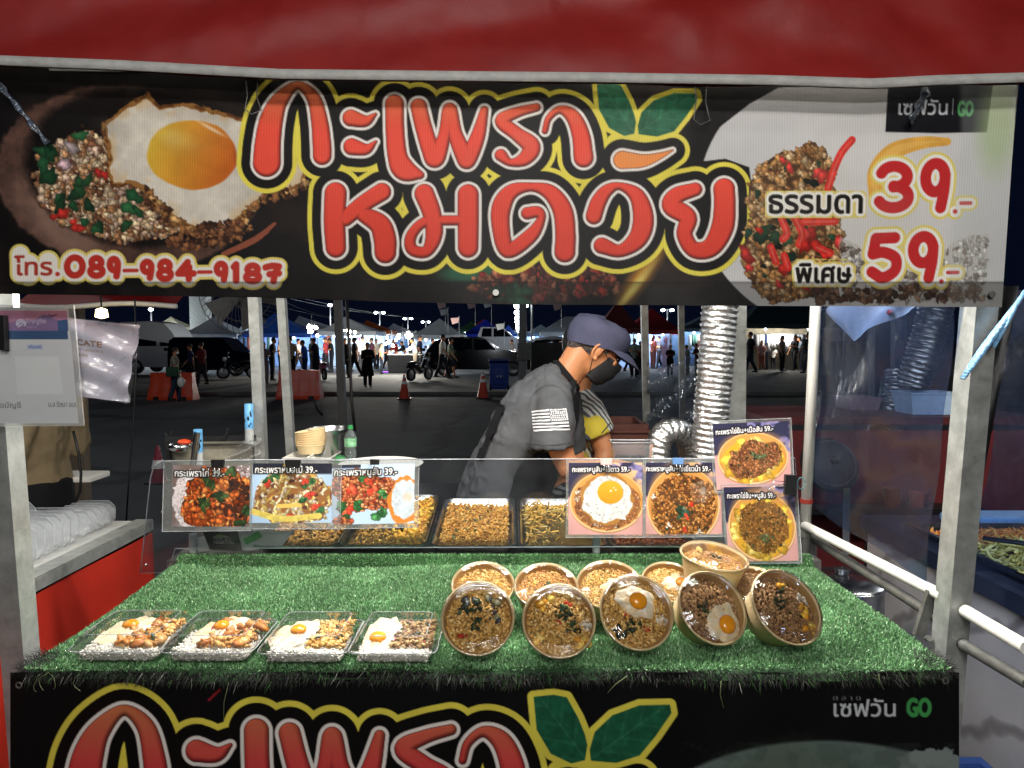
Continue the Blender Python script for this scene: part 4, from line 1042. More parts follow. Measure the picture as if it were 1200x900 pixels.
# ------------------------------------------------------------------ food: heaps of small pieces with a colour each
_ico = None
def ico():
    global _ico
    if _ico is None:
        bm = bmesh.new(); bmesh.ops.create_icosphere(bm, subdivisions=1, radius=1)
        bm.verts.ensure_lookup_table()
        _ico = (np.array([v.co[:] for v in bm.verts]), np.array([[v.index for v in f.verts] for f in bm.faces])); bm.free()
    return _ico
def pieces(pts, size, pal, rg, asp=(1, 1.6), flat=.75, jit=.22):
    """a lump at every point; returns V, F, C"""
    bv, bf = ico(); n = len(pts)
    pal = lin_np(np.array([hexc(p) for p in pal]))
    s = rg.uniform(size[0], size[1], n)[:, None, None] * np.stack([rg.uniform(*asp, n), np.ones(n), rg.uniform(flat * .8, flat * 1.2, n)], -1)[:, None, :]
    v = bv[None] * (1 + rg.normal(0, jit, (n, len(bv), 1))) * s
    a, t = rg.uniform(0, 2 * math.pi, n), rg.normal(0, .5, n)
    ca, sa, ct_, st_ = np.cos(a), np.sin(a), np.cos(t), np.sin(t)
    x = v[..., 0] * ct_[:, None] - v[..., 2] * st_[:, None]; z = v[..., 0] * st_[:, None] + v[..., 2] * ct_[:, None]
    v = np.stack([x * ca[:, None] - v[..., 1] * sa[:, None], x * sa[:, None] + v[..., 1] * ca[:, None], z], -1) + pts[:, None, :]
    f = bf[None] + (np.arange(n) * len(bv))[:, None, None]
    c = pal[rg.integers(0, len(pal), n)] * rg.uniform(.75, 1.2, n)[:, None]
    c = np.repeat(c[:, None], len(bv), 1) * rg.uniform(.85, 1.12, (n, len(bv), 1))
    return v.reshape(-1, 3), f.reshape(-1, 3), c.reshape(-1, 3)
def merge(parts):
    V, F, C, o = [], [], [], 0
    for v, f, c in parts: V.append(v); F.append(f + o); C.append(c); o += len(v)
    return np.concatenate(V), np.concatenate(F), np.concatenate(C)
def food_obj(name, parts, parent, m=None, M=None, smooth=True):
    V, F, C = merge(parts)
    if M is not None:
        A = np.array(M); V = V @ A[:3, :3].T + A[:3, 3]
    me = np_mesh(name, V, F); ink_layer(me, np.clip(C, 0, 1))
    return link_mesh(name, me, m or FOOD, parent, smooth)
def disc_pts(n, r, z, rg, sy=1, dome=0.0):
    a, q = rg.uniform(0, 2 * math.pi, n), r * np.sqrt(rg.random(n))
    return np.stack([q * np.cos(a), q * np.sin(a) * sy, z + dome * (1 - (q / r) ** 2) + rg.uniform(-.002, .0025, n)], -1)
PORK = ['d4a452', 'e2b96c', 'ac7e3a', 'eccc8c', 'c29046', 'd4aa60']
DARKPORK = ['987048', 'b08658', '785434', 'c49e70', '9e784e']
ORANGE = ['c48c4c', 'd6a45e', 'a8743c', 'e2b872', 'cc9652']
def fried_egg(parent, M, rx, ry, seed, yolk=(0, 0), yr=.017, name="fried_egg", frill=.12):
    rg = np.random.default_rng(seed); n, m = 40, 9
    ph = rg.uniform(0, 6, 4); V = [(yolk[0], yolk[1], .0075)]; F = []
    for j in range(1, m + 1):
        q = j / m
        for k in range(n):
            a = 2 * math.pi * k / n; w = 1 + frill * (math.sin(3 * a + ph[0]) * .6 + math.sin(5 * a + ph[1]) * .4 + math.sin(9 * a + ph[2]) * .25) * q
            r = q * w; cx, cy = yolk[0] * (1 - q), yolk[1] * (1 - q)
            z = .0075 * (1 - q) ** .8 + .0022 * q * math.sin(7 * a + ph[3]) + .0016 * math.sin(13 * a + 9 * q + ph[1]) + (-.003 if j == m else 0)
            V.append((cx + rx * r * math.cos(a), cy + ry * r * math.sin(a), z))
    for k in range(n): F.append((0, 1 + k, 1 + (k + 1) % n, 1 + (k + 1) % n))
    me = bpy.data.meshes.new(name)
    fs = [(0, 1 + k, 1 + (k + 1) % n) for k in range(n)]
    for j in range(m - 1):
        for k in range(n):
            a, b_ = 1 + j * n + k, 1 + j * n + (k + 1) % n; fs.append((a, a + n, b_ + n, b_))
    me.from_pydata([M @ Vector(v) for v in V], [], fs)
    e = link_mesh(name, me, EGGW, parent, True)
    b = MB(); b.sphere((0, 0, 0), (yr, yr * .92, yr * .52), 18, 10)
    b.v = [tuple(M @ (Vector(v) + Vector((yolk[0], yolk[1], .0075)))) for v in b.v]
    b.build("yolk", YOLK, e, True)
    return e

# ------------------------------------------------------------------ kraft bowls
def bowl(loc, M3, R0, content, seed, label, rot=0.0):
    """R0 outer rim radius; M3 turns the bowl; loc is the centre of the rim"""
    k = R0 / .0775; H = .066 * k
    M = Matrix.Translation(loc) @ M3.to_4x4() @ Matrix.Rotation(rot, 4, 'Z')
    base = M @ Vector((0, 0, -H))
    r = root("kraft_bowl", base, label, "food bowl", "kraft paper bowls of food on the turf")
    R3 = M3 @ Matrix.Rotation(rot, 3, 'Z')
    b = MB(); b.lathe([(.001, -H), (R0 * .74, -H), (R0 * .76, -H * .97), (R0 * .955, -.004 * k), (R0 * .97, -.003 * k)], (0, 0, 0), 56)
    b.lathe([(R0 * .965, -.0045 * k), (R0 * 1.0, -.0035 * k), (R0 * 1.012, 0), (R0 * .99, .003 * k), (R0 * .95, .001 * k), (R0 * .94, -.002 * k)], (0, 0, 0), 56)
    b.v = [tuple(M @ Vector(v)) for v in b.v]; b.build("paper_cup", KRAFT, r, True, angle=50)
    b = MB(); b.lathe([(R0 * .94, -.002 * k), (R0 * .935, -.004 * k), (R0 * .80, -H * .55), (R0 * .74, -H * .9), (.001, -H * .9)], (0, 0, 0), 48)
    b.v = [tuple(M @ Vector(v)) for v in b.v]; b.build("lining", KRAFT_IN, r, True)
    rg = np.random.default_rng(seed); z0 = -.017 * k; rr = R0 * .89
    pal, things_ = content
    bed = [(np.array([[0, 0, z0 - .006]] + [[rr * math.cos(a), rr * math.sin(a), z0 - .006] for a in np.linspace(0, 2 * math.pi, 25)[:-1]]), np.array([[0, i + 1, (i + 1) % 24 + 1] for i in range(24)]), np.repeat(lin_np(hexc(pal[2]))[None] * .6, 25, 0))]
    low = things_.get('low', 0.0)
    pts = disc_pts(2000, rr, z0, rg, 1, .006 * k)
    if low: pts = pts[pts[:, 1] < rr * (1 - low * 2) + rg.normal(0, .006, len(pts))]
    parts = bed + [pieces(pts, (.0013, .0029), pal, rg)]
    if 'herb' in things_:
        for cx, cy in things_['herb']:
            q = disc_pts(12, R0 * .18, z0 + .006 * k, rg) + np.array([cx * R0, cy * R0, .002]); parts.append(pieces(q, (.0022, .0046), ['26361f', '354a2a', '1c2416'], rg, (1.4, 2.4), .3))
    if 'chili' in things_:
        for cx, cy in things_['chili']:
            q = disc_pts(3, R0 * .1, z0 + .006 * k, rg) + np.array([cx * R0, cy * R0, .002]); parts.append(pieces(q, (.002, .0036), ['b02a1a', 'c8402a'], rg, (1.2, 2), .5))
    for cx, cy, nn in things_.get('yellow', ()):
        q = disc_pts(nn, R0 * .17, z0 + .005 * k, rg) + np.array([cx * R0, cy * R0, 0]); parts.append(pieces(q, (.004, .0085), ['e8b02c', 'f0c048', 'd8962a', 'f2cf6a'], rg, (1, 1.7), .5))
    for cx, cy, nn in things_.get('dark', ()):
        q = disc_pts(nn, R0 * .2, z0 + .004 * k, rg) + np.array([cx * R0, cy * R0, .001]); parts.append(pieces(q, (.008, .013), ['45484a', '5c605c', '34363a', '8f8a66', '777252'], rg, (1.1, 1.6), .32, .10))
    for cx, cy, nn in things_.get('rice', ()):
        q = disc_pts(nn, R0 * .16, z0 + .004 * k, rg) + np.array([cx * R0, cy * R0, 0]); parts.append(pieces(q, (.0014, .0022), ['e8e2d4', 'd8d0c0'], rg, (2, 3), .8))
    food_obj("minced_meat", parts, r, M=M)
    if 'egg' in things_:
        ex, ey, erx, ery, ea, yx, yy, yr = things_['egg']
        fried_egg(r, M @ Matrix.Translation((ex * R0, ey * R0, z0 + .009 * k)) @ Matrix.Rotation(ea, 4, 'Z'), erx * R0, ery * R0, seed, (yx * R0, yy * R0), yr * R0)
    # lid: clear, with ring ridges
    prof = [(R0 * 1.02, -.006 * k), (R0 * 1.025, .002 * k), (R0 * 1.0, .0045 * k), (R0 * .955, .004 * k)]
    prof2 = []
    for i in range(len(prof) - 1):
        for t in (0, .34, .67): prof2.append((prof[i][0] + (prof[i + 1][0] - prof[i][0]) * t, prof[i][1] + (prof[i + 1][1] - prof[i][1]) * t))
    for i in range(37):
        q = .945 - .245 * i / 36; prof2.append((R0 * q, k * (.0085 + .00047 * math.sin(2 * math.pi * 3.5 * i / 36 - 1.2) * min(1, (36 - i) / 6) + .002 * i / 36)))
    prof2 += [(R0 * .5, .0112 * k), (.0008, .0118 * k)]
    b = MB(); b.lathe(prof2, (0, 0, 0), 72); b.v = [tuple(M @ Vector(v)) for v in b.v]
    b.build("lid", LID, r, True)

    return r
def tilt(t, yaw=0, roll=0): return Matrix.Rotation(R(yaw), 3, 'Z') @ Matrix.Rotation(R(t), 3, 'X') @ Matrix.Rotation(R(roll), 3, 'Y')
def set_bowl(px, py, wpx, t, content, seed, label, yaw=0, rot=0, rest=TZ + .010, roll=0):
    """leaning bowl: its lowest edge rests at height `rest`, its rim centre is seen at (px, py)"""
    M3 = tilt(t, yaw, roll); Rr = .0725
    for _ in range(6):
        k = Rr / .0775; H = .066 * k
        low = min(min((M3 @ Vector((Rr * .75 * math.cos(a), Rr * .75 * math.sin(a), -H))).z, (M3 @ Vector((Rr * 1.02 * math.cos(a), Rr * 1.02 * math.sin(a), -.004))).z) for a in np.linspace(0, 2 * math.pi, 40))
        c = G(px, py, rest - low); Rr = wpx / 2 * (c - Vector((0, 0, CAM_Z))).length / FPX * .985 / math.hypot(1, (px - 600) / FPX, (py - 450) / FPX) * 1.0
    return bowl(c, M3, Rr, content, seed, label, rot)
K1 = (PORK, dict(herb=[(-.1, -.15), (-.35, .25), (.0, .35)], chili=[(-.4, -.45)], dark=[(-.32, .45, 3), (.35, .42, 4), (.45, .12, 3)]))
K2 = (PORK, dict(herb=[(.3, .1), (.1, .3), (.4, -.2)], chili=[(.25, .5), (.05, .05)], yellow=[(-.45, .45, 5), (-.6, -.5, 6), (-.15, .62, 3), (.6, -.55, 5)], rice=[(.75, -.1, 40)]))
K3 = (PORK, dict(herb=[(-.5, -.5), (-.1, -.3)], chili=[(-.2, 0), (.2, -.4)], egg=(.08, .30, .56, .42, -.45, .02, .0, .25), rice=[(.7, -.2, 30)]))
K4 = (DARKPORK, dict(herb=[(-.2, .1)], egg=(.25, -.42, .56, .50, 1.1, -.05, -.05, .26)))
K5 = (DARKPORK, dict(herb=[(.05, .3), (-.05, .1)], yellow=[(.62, -.2, 5), (.5, -.62, 6), (.2, .55, 4)], rice=[(.7, .15, 25)]))
K6 = (PORK, dict(egg=(.25, .02, .5, .42, .2, .1, -.2, .22)))
K7 = (PORK, dict(herb=[(0, 0)], yellow=[(.5, 0, 3)]))
K8 = (ORANGE, dict(herb=[(0.1, 0.1)], yellow=[(-.3, .3, 2)]))
set_bowl(560, 724, 87, 54, K1, 21, "front kraft bowl with dark sliced preserved egg on the mince, leftmost of the leaning bowls", -3, .1)
set_bowl(655, 727, 87, 54, K2, 22, "front kraft bowl with yellow scrambled egg edges under the mince, second of the leaning bowls", -2, .0)
set_bowl(746, 717, 89, 54, K3, 23, "middle leaning kraft bowl, a small fried egg above the brown mince", 8, .0)
set_bowl(835, 712, 88, 53, K4, 24, "leaning kraft bowl with dark mince and a runny orange yolk at the lower right", 20, .0)
set_bowl(922, 711, 92, 50, K5, 25, "rightmost leaning kraft bowl with dark mince edged in yellow egg", 22, .0)
set_bowl(566, 685, 75, 26, K7, 26, "kraft bowl behind the leftmost leaning bowl, only its upper rim showing", 2)
set_bowl(640, 687, 76, 26, K8, 27, "kraft bowl in the rear row second from the left, mince and yellow bits in it", 0)
set_bowl(714, 685, 78, 27, K6, 28, "rear kraft bowl with an upright fried egg, behind the middle leaning bowl", -6)
set_bowl(785, 682, 66, 26, K6, 29, "rear kraft bowl with fried egg partly beneath the stacked bowl", 4, .3)
set_bowl(884, 688, 70, 24, (DARKPORK, {}), 30, "shaded kraft bowl wedged between the stacked bowl and the rightmost bowl", -8)
c11 = P(837, 652, 1.585)
bowl(c11, tilt(7, 0, 6), .0745, (ORANGE, dict(herb=[(.2, .3)], yellow=[(-.2, .5, 3)], low=.06)), 31, "upright kraft bowl stacked on top of the rear bowls")

# ------------------------------------------------------------------ clear clamshell boxes
def clamshell(fl, fr, depth, seed, label, egg, meat, H=.051):
    """fl, fr: front corners at the base (world)"""
    fl, fr = Vector(fl), Vector(fr); W = (fr - fl).length; ux = (fr - fl) / W; uy = Vector((-ux.y, ux.x, 0)); uz = Vector((0, 0, 1))
    M = Matrix((( ux.x, uy.x, 0, fl.x), (ux.y, uy.y, 0, fl.y), (0, 0, 1, fl.z), (0, 0, 0, 1)))
    ctr = fl + ux * W / 2 + uy * depth / 2
    r = root("clamshell_box", ctr, label, "food box", "clear clamshell boxes of rice and egg")
    rg = np.random.default_rng(seed)
    def rrect(x0, y0, x1, y1, rad, z, n=5):
        out = []
        for cx, cy, a in ((x1 - rad, y0 + rad, -90), (x1 - rad, y1 - rad, 0), (x0 + rad, y1 - rad, 90), (x0 + rad, y0 + rad, 180)):
            for i in range(n): t = R(a + 90 * i / (n - 1)); out.append(M @ Vector((cx + rad * math.cos(t), cy + rad * math.sin(t), z)))
        return out
    b = MB()
    b.rings([rrect(.008, .008, W - .008, depth - .008, .012, .002), rrect(.004, .004, W - .004, depth - .004, .014, .010), rrect(0, 0, W, depth, .016, .024), rrect(-.004, -.004, W + .004, depth + .004, .018, .0245)], cap=False)
    b.build("base_tray", CLAMB, r, True, angle=30)
    b = MB()
    lv = [(-.004, .0262), (0, .0268), (.003, .030)]
    rows = [rrect(a, a, W - a, depth - a, .017, z) for a, z in lv]
    nr = 40
    def ribbed(a, z, amp):
        pts = []
        for i in range(4 * nr):
            s, t = divmod(i, nr); t /= nr; rib = amp * (1 if i % 2 else -1)
            x0, y0, x1, y1 = a + rib, a + rib, W - a - rib, depth - a - rib
            c_ = [(x0 + (x1 - x0) * t, y0), (x1, y0 + (y1 - y0) * t), (x1 - (x1 - x0) * t, y1), (x0, y1 - (y1 - y0) * t)][s]
            pts.append(M @ Vector((c_[0], c_[1], z)))
        return pts
    rows = [ribbed(-.004, .0262, 0), ribbed(.002, .028, 0), ribbed(.006, .031, .0006), ribbed(.013, H - .004, .0009), ribbed(.017, H - .001, 0), ribbed(.024, H, 0), ribbed(.03, H - .0015, 0)]
    b.rings(rows, cap=False); top = ribbed(.03, H - .0015, 0); b.add(top, [tuple(range(len(top)))])
    lo = b.build("lid", CLAM, r, True, angle=35)
    b = MB(); e = rrect(-.004, -.004, W + .004, depth + .004, .018, .0257); b.tube(e + e[:1], .0009, 5, cap=False); b.build("flange", EDGE, lo, True)
    b = MB(); e = rrect(.017, .017, W - .017, depth - .017, .012, H); b.tube(e + e[:1], .0006, 5, cap=False); b.build("top_fold", EDGE, lo, True)
    A = lambda x, y, z: M @ Vector((x * W, y * depth, z))
    n = 3000; pts = np.stack([rg.uniform(.09, .91, n) * W, rg.uniform(.06, .7, n) * depth, rg.uniform(.004, .024, n)], -1)
    food_obj("rice", [pieces(pts, (.0015, .0022), ['e2ded4', 'd8d3c8', 'ece8de', 'cdc8bc'], rg, (1.8, 2.8), .9)], r, RICE, M)
    b = MB(); b.rings([rrect(.013 + W * .05, .012, W * .93, depth * .72, .014, .003), rrect(.010 + W * .05, .009, W * .94, depth * .74, .014, .012), rrect(.014 + W * .05, .013, W * .92, depth * .72, .014, .023)]); b.build("rice_bed", mat("rice_white", 'd6d2c6', rough=.6, var=.05, bump=.8, bscale=260), r, True)
    x0, x1 = meat
    n = 620; pts = np.stack([rg.uniform(x0, x1, n) * W, rg.uniform(.16, .93, n) * depth, .022 + rg.uniform(0, .010, n)], -1)
    pr = [pieces(pts, (.0024, .0052), egg['pal'], rg, (1, 1.7))]
    if egg.get('chunks'):
        n = 26; pts = np.stack([rg.uniform(x0, x1, n) * W, rg.uniform(.12, .85, n) * depth, .030 + rg.uniform(0, .004, n)], -1); pr.append(pieces(pts, (.006, .012), ['b87430', 'c98a44', '9a5a24', 'd8a462'], rg, (1.1, 1.9), .6))
    n = 9; pts = np.stack([rg.uniform(x0, x1, n) * W, rg.uniform(.2, .8, n) * depth, .032 + rg.uniform(0, .003, n)], -1); pr.append(pieces(pts, (.002, .005), ['2c4022', '9c2a1a', '3a4a2a'], rg, (1.3, 2.2), .4))
    food_obj("stir_fry", pr, r, M=M)
    ex, ey, erx, ery, ea, yx, yy = egg['egg']
    fried_egg(r, M @ Matrix.Translation((ex * W, ey * depth, .031)) @ Matrix.Rotation(ea, 4, 'Z') @ Matrix.Rotation(R(egg.get('lean', 8)), 4, 'X'), erx, ery, seed, (yx, yy), .0165, frill=.10)
    return r
def cl_at(x0, x1, py, depth, *a): return clamshell(G(x0, py, TZ + .010), G(x1, py, TZ + .010), depth, *a)
BOXY = dict(pal=PORK)
cl_at(80, 186, 779, .158, 41, "leftmost clear clamshell box with a browned egg folded over the rice", dict(pal=PORK + ORANGE, egg=(.36, .60, .040, .062, -.55, .004, .006), chunks=True, lean=4), (.42, .92))
cl_at(188, 293, 780, .158, 42, "clear clamshell box with glossy brown chicken chunks beside a bright yolk, second from the left", dict(pal=ORANGE, egg=(.42, .62, .038, .060, -.75, .006, .004), chunks=True), (.38, .93))
cl_at(302, 405, 781, .157, 43, "third clear clamshell box, a sunny egg beside shredded brown pork", dict(pal=PORK, egg=(.28, .50, .042, .056, -.5, .008, .004)), (.5, .93))
cl_at(409, 509, 781, .157, 44, "clear clamshell box with a pale wrinkled egg beside mince, next to the first bowl", dict(pal=['8e6a40', 'a98a58', '6c4c2c', 'b99a6a'], egg=(.30, .52, .036, .066, -.12, .0, -.028), chunks=False), (.46, .93))

# ------------------------------------------------------------------ trays behind the turf
def tray(cx, y0, y1, w, zr, label, fill, seed, slope=0.0):
    r = root("food_tray", (cx, (y0 + y1) / 2, zr - .03), label, "food tray", "steel food trays behind the sneeze guard")
    def rr(ins, z, rad=.03, n=6):
        out = []
        for sx, sy, a in ((1, -1, -90), (1, 1, 0), (-1, 1, 90), (-1, -1, 180)):
            X = cx + sx * (w / 2 - ins - rad); Yc = (y0 + ins + rad) if sy < 0 else (y1 - ins - rad)
            for i in range(n): t = R(a + 90 * i / (n - 1)); out.append(Vector((X + rad * math.cos(t), Yc + rad * math.sin(t), z + slope * (Yc + rad * math.sin(t) - y0))))
        return out
    b = MB(); b.rings([rr(0, zr - .003, .032), rr(0, zr, .032), rr(.004, zr + .0012, .03), rr(.009, zr - .001, .028), rr(.016, zr - .022, .022), rr(.022, zr - .026, .018)], cap=False)
    q = rr(.022, zr - .026, .018); b.add(q, [tuple(range(len(q)))])
    b.build("pan", STAIN, r, True, angle=50)
    rg = np.random.default_rng(seed); X = lambda u: cx + (u - .5) * (w - .05); Y = lambda v: y0 + .03 + v * (y1 - y0 - .06)
    zb = zr - .024
    def put(n, uv, h, size, pal, asp=(1, 1.6), flat=.75):
        pts = np.stack([X(uv[0]), Y(uv[1]), zb + rg.uniform(0, h, n) + slope * (Y(uv[1]) - y0)], -1); return pieces(pts, size, pal, rg, asp, flat)
    parts = []
    if fill == 'mince':
        n = 3600; parts += [put(n, (rg.random(n), rg.random(n)), .018, (.0026, .005), ['cc9038', 'dca64c', 'b87e2c', 'e6b85e', 'c08434'])]
        n = 90; parts += [put(n, (rg.normal(.5, .2, n).clip(.05, .95), rg.normal(.5, .2, n).clip(.05, .95)), .020, (.003, .006), ['3a4a28', '5a2a1c', '4a5a34'], (1.2, 2.2), .5)]
    elif fill == 'coarse':
        n = 2400; parts += [put(n, (rg.random(n), rg.random(n)), .018, (.003, .006), ['c69244', 'b07a34', 'd8aa58', '96642a'])]
        n = 160; parts += [put(n, (rg.normal(.55, .2, n).clip(.05, .95), rg.normal(.4, .2, n).clip(.05, .95)), .022, (.003, .007), ['463a22', '5a4a2a', '3a2c1c'], (1.2, 2), .6)]
    elif fill == 'heap':
        n = 700; parts += [put(n, (1 - np.abs(rg.normal(0, .24, n)).clip(0, .95), rg.random(n)), .026, (.004, .0085), ['dc9c2c', 'e8b440', 'c48624', 'f0c658'])]
        n = 500; parts += [put(n, (rg.random(n) * .6, rg.random(n) ** 1.5 * .6), .006, (.002, .004), ['c08a30', 'a87428', 'd8a848'])]
        v, f, c = put(1, (np.array([.62]), np.array([.62])), 0, (.001, .001), ['b08030']); parts += [(v, f, c)]
        b = MB(); b.lathe([(.002, 0), (.04, 0), (.042, .010), (.039, .010), (.037, .003), (.002, .002)], (X(.58), Y(.5), zb + .006 + slope * (Y(.5) - y0)), 24); b.build("ladle_cup", STAIN, r, True, angle=40)
    elif fill == 'shreds':
        n = 260; parts += [put(n, (rg.random(n), 1 - np.abs(rg.normal(0, .25, n)).clip(0, .95)), .02, (.0022, .0036), ['cfa040', 'dcb458', 'b88830', 'e6c878'], (4, 7), .9)]
        n = 110; parts += [put(n, (np.abs(rg.normal(0, .16, n)).clip(0, .95), rg.random(n)), .014, (.0022, .0034), ['cfa040', 'dcb458', 'b88830'], (3, 6), .9)]
        n = 40; parts += [put(n, (rg.random(n), rg.random(n)), .004, (.002, .003), ['b88830', '8a6a30'], (2, 4), .9)]
        b = MB(); b.add([(X(0), Y(0), zb + .002), (X(1), Y(0), zb + .002), (X(1), Y(1), zb + .002), (X(0), Y(1), zb + .002)], [(0, 1, 2, 3)]); b.v = [(x, y, z + slope * (y - y0)) for x, y, z in b.v]; b.build("sauce", mat("brown_sauce", '5a4a26', rough=.18, var=.3, scale=18), r)
    else:
        n = 900; parts += [put(n, (rg.random(n), rg.random(n)), .008, (.003, .006), ['8a4422', 'a85c2c', '6c3418', 'b87038'])]
        b = MB(); b.add([(X(0), Y(0), zb + .005), (X(1), Y(0), zb + .005), (X(1), Y(1), zb + .005), (X(0), Y(1), zb + .005)], [(0, 1, 2, 3)]); b.v = [(x, y, z + slope * (y - y0)) for x, y, z in b.v]; b.build("sauce", mat("red_sauce", '6a3016', rough=.15, var=.3, scale=18), r)
    food_obj("cooked_food", parts, r)
    return r
tray(-.607, 1.980, 2.40, .245, 1.047, "leftmost steel tray, full of coarse brown mince with dark herbs", 'coarse', 51, .10)
tray(-.359, 1.980, 2.44, .246, 1.050, "half empty steel tray with a yellow heap at its right and a small ladle cup", 'heap', 52, .10)
tray(-.110, 1.980, 2.41, .246, 1.047, "steel tray filled level with golden mince, in the middle below the clear guard", 'mince', 53, .10)
tray(.142, 1.980, 2.41, .250, 1.047, "steel tray with yellow bamboo shreds along its far side and bare sauce in front", 'shreds', 54, .10)
tray(.400, 1.980, 2.38, .250, 1.047, "steel tray of reddish brown food mostly hidden by the right menu cards", 'sauce', 55, .10)

# ------------------------------------------------------------------ acrylic guard with its cards
GN = Vector((0, -1, .055)).normalized(); GP = Vector((0, 1.962, 1.05))
def guard_pt(px, py, off=0): return plane_hit(px, py, GP + Vector((0, -off, 0)), GN)
gu = root("sneeze_guard", guard_pt(560, 640), "scratched clear acrylic sneeze guard standing in front of the food trays", "sneeze guard")
outl = [(176, 560), (180, 547), (190, 541), (300, 539), (660, 538), (932, 537), (936, 600), (936, 640), (700, 641), (205, 643), (196, 671), (164, 672)]
b = MB(); f = [guard_pt(*p) for p in outl]; k = [p + Vector((0, .003, 0)) for p in f]; n = len(f)
b.add(f + k, [tuple(range(n)), tuple(range(2 * n - 1, n - 1, -1))] + [(i, i + n, (i + 1) % n + n, (i + 1) % n) for i in range(n)])
b.build("acrylic_panel", ACRY, gu)
b = MB(); b.tube([guard_pt(*p) + Vector((0, .0015, 0)) for p in outl + outl[:1]], .0014, 6, cap=False); b.build("polished_edge", EDGE, gu, True)
for x, y in ((171, 662), (190, 600)):
    b = MB(); b.sphere(guard_pt(x, y, .003), (.004, .003, .004), 10, 6); b.build("screw", STAIN, gu, True)
for px in (222, 700):
    b = MB(); q = guard_pt(px, 628); b.tube([q + Vector((0, .022, -.052)), q + Vector((0, .022, .0))], .011, 14); b.build("foot_stub", mat("clear_acrylic_block", 'b8bcbc', rough=.2, var=.1), gu, True, angle=40)
def card(quad, C, off, label, frame, group):
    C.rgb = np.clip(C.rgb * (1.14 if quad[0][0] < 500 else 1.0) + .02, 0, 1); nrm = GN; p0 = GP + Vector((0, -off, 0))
    r = root("menu_card", plane_hit(*quad[3], p0, nrm), label, "menu card", group)
    canvas_mesh("printed_photo", C, lambda X, Y: quad_fn(C, quad, p0, nrm), PRINT_P, r)
    p1 = p0 + Vector((0, -.0012, 0)); fp = [plane_hit(*p, p1, nrm) for p in frame]; p2 = p0 + Vector((0, .002, 0)); bp = [plane_hit(*p, p2, nrm) for p in frame]; qi = [plane_hit(*p, p1, nrm) for p in quad]
    b = MB(); n = 4
    b.add(fp + qi, [(i, (i + 1) % 4, (i + 1) % 4 + 4, i + 4) for i in range(4)]); b.add(fp + bp, [(i, (i + 1) % 4, (i + 1) % 4 + 4, i + 4) for i in range(4)])
    b.build("sleeve_border", SLEEVE, r)
    b = MB(); b.add([p + Vector((0, -.0004, 0)) for p in qi], [(0, 1, 2, 3)]); b.build("sleeve_front", FRONTF, r)
    b = MB(); b.tube(fp + fp[:1], .0011, 5, cap=False); b.build("sleeve_edge", EDGE, r, True)
    return r
LG, RG = "photo cards hung on the left of the guard", "photo cards hung on the right of the guard"
C1 = strip_card('chicken', 203, 545, 293, 617, "กระเพราไก่ 39.-", (204.5, 558.5, 59), 61)
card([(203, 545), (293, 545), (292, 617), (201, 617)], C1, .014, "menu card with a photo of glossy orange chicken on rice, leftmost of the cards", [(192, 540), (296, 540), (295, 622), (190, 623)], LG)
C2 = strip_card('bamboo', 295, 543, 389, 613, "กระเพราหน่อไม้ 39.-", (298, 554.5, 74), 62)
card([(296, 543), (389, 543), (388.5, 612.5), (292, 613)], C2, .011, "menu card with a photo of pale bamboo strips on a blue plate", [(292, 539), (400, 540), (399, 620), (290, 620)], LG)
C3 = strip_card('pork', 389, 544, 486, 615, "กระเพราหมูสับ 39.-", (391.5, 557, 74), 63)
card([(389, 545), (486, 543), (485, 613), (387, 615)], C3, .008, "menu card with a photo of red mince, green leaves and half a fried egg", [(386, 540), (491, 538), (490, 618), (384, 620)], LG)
CA = bowl_card(666, 542, 753, 627, (711, 588, 43.7, 36), 'egg', "กะเพราหมูสับ+ไข่ดาว 59.-", (670, 553, 68), 64)
card([(666.5, 542.5), (753, 542), (753, 626.5), (666, 626.5)], CA, .008, "menu card with a photo of one large fried egg filling a kraft bowl", [(664, 538), (756, 538), (756, 630), (663, 630)], RG)
CBc = bowl_card(757, 542, 846, 626, (801, 592, 43, 45), 'century', "กะเพราหมูสับ+ไข่เยี่ยวม้า 59.-", (757, 552.5, 77), 65)
card([(757, 542), (845, 542), (846, 626), (757, 626)], CBc, .011, "menu card with a photo of orange mince and a brown preserved egg", [(754, 538), (850, 538), (851, 629), (754, 630)], RG)
CC = bowl_card(835, 494, 926, 574, (881, 538, 42.5, 31.5), 'beef', "กะเพราไข่ข้น+เนื้อสับ 59.-", (838, 507.5, 69, -.03), 66)
card([(835, 497), (924.5, 493), (927.5, 569), (840, 574)], CC, .014, "topmost menu card, tilted, with a photo of beef mince over yellow creamy egg", [(832, 494), (927, 490), (931, 572), (837, 577)], RG)
CD = bowl_card(848, 570, 936, 658, (893, 617, 42.5, 41), 'porkegg', "กะเพราไข่ข้น+หมูสับ 59.-", (851.5, 583.5, 61), 67)
card([(848, 571), (930, 570), (936, 657), (854, 658)], CD, .019, "lowest menu card standing on the turf with a photo of pork mince and creamy egg", [(845, 568), (934, 567), (940, 660), (851, 661)], RG)
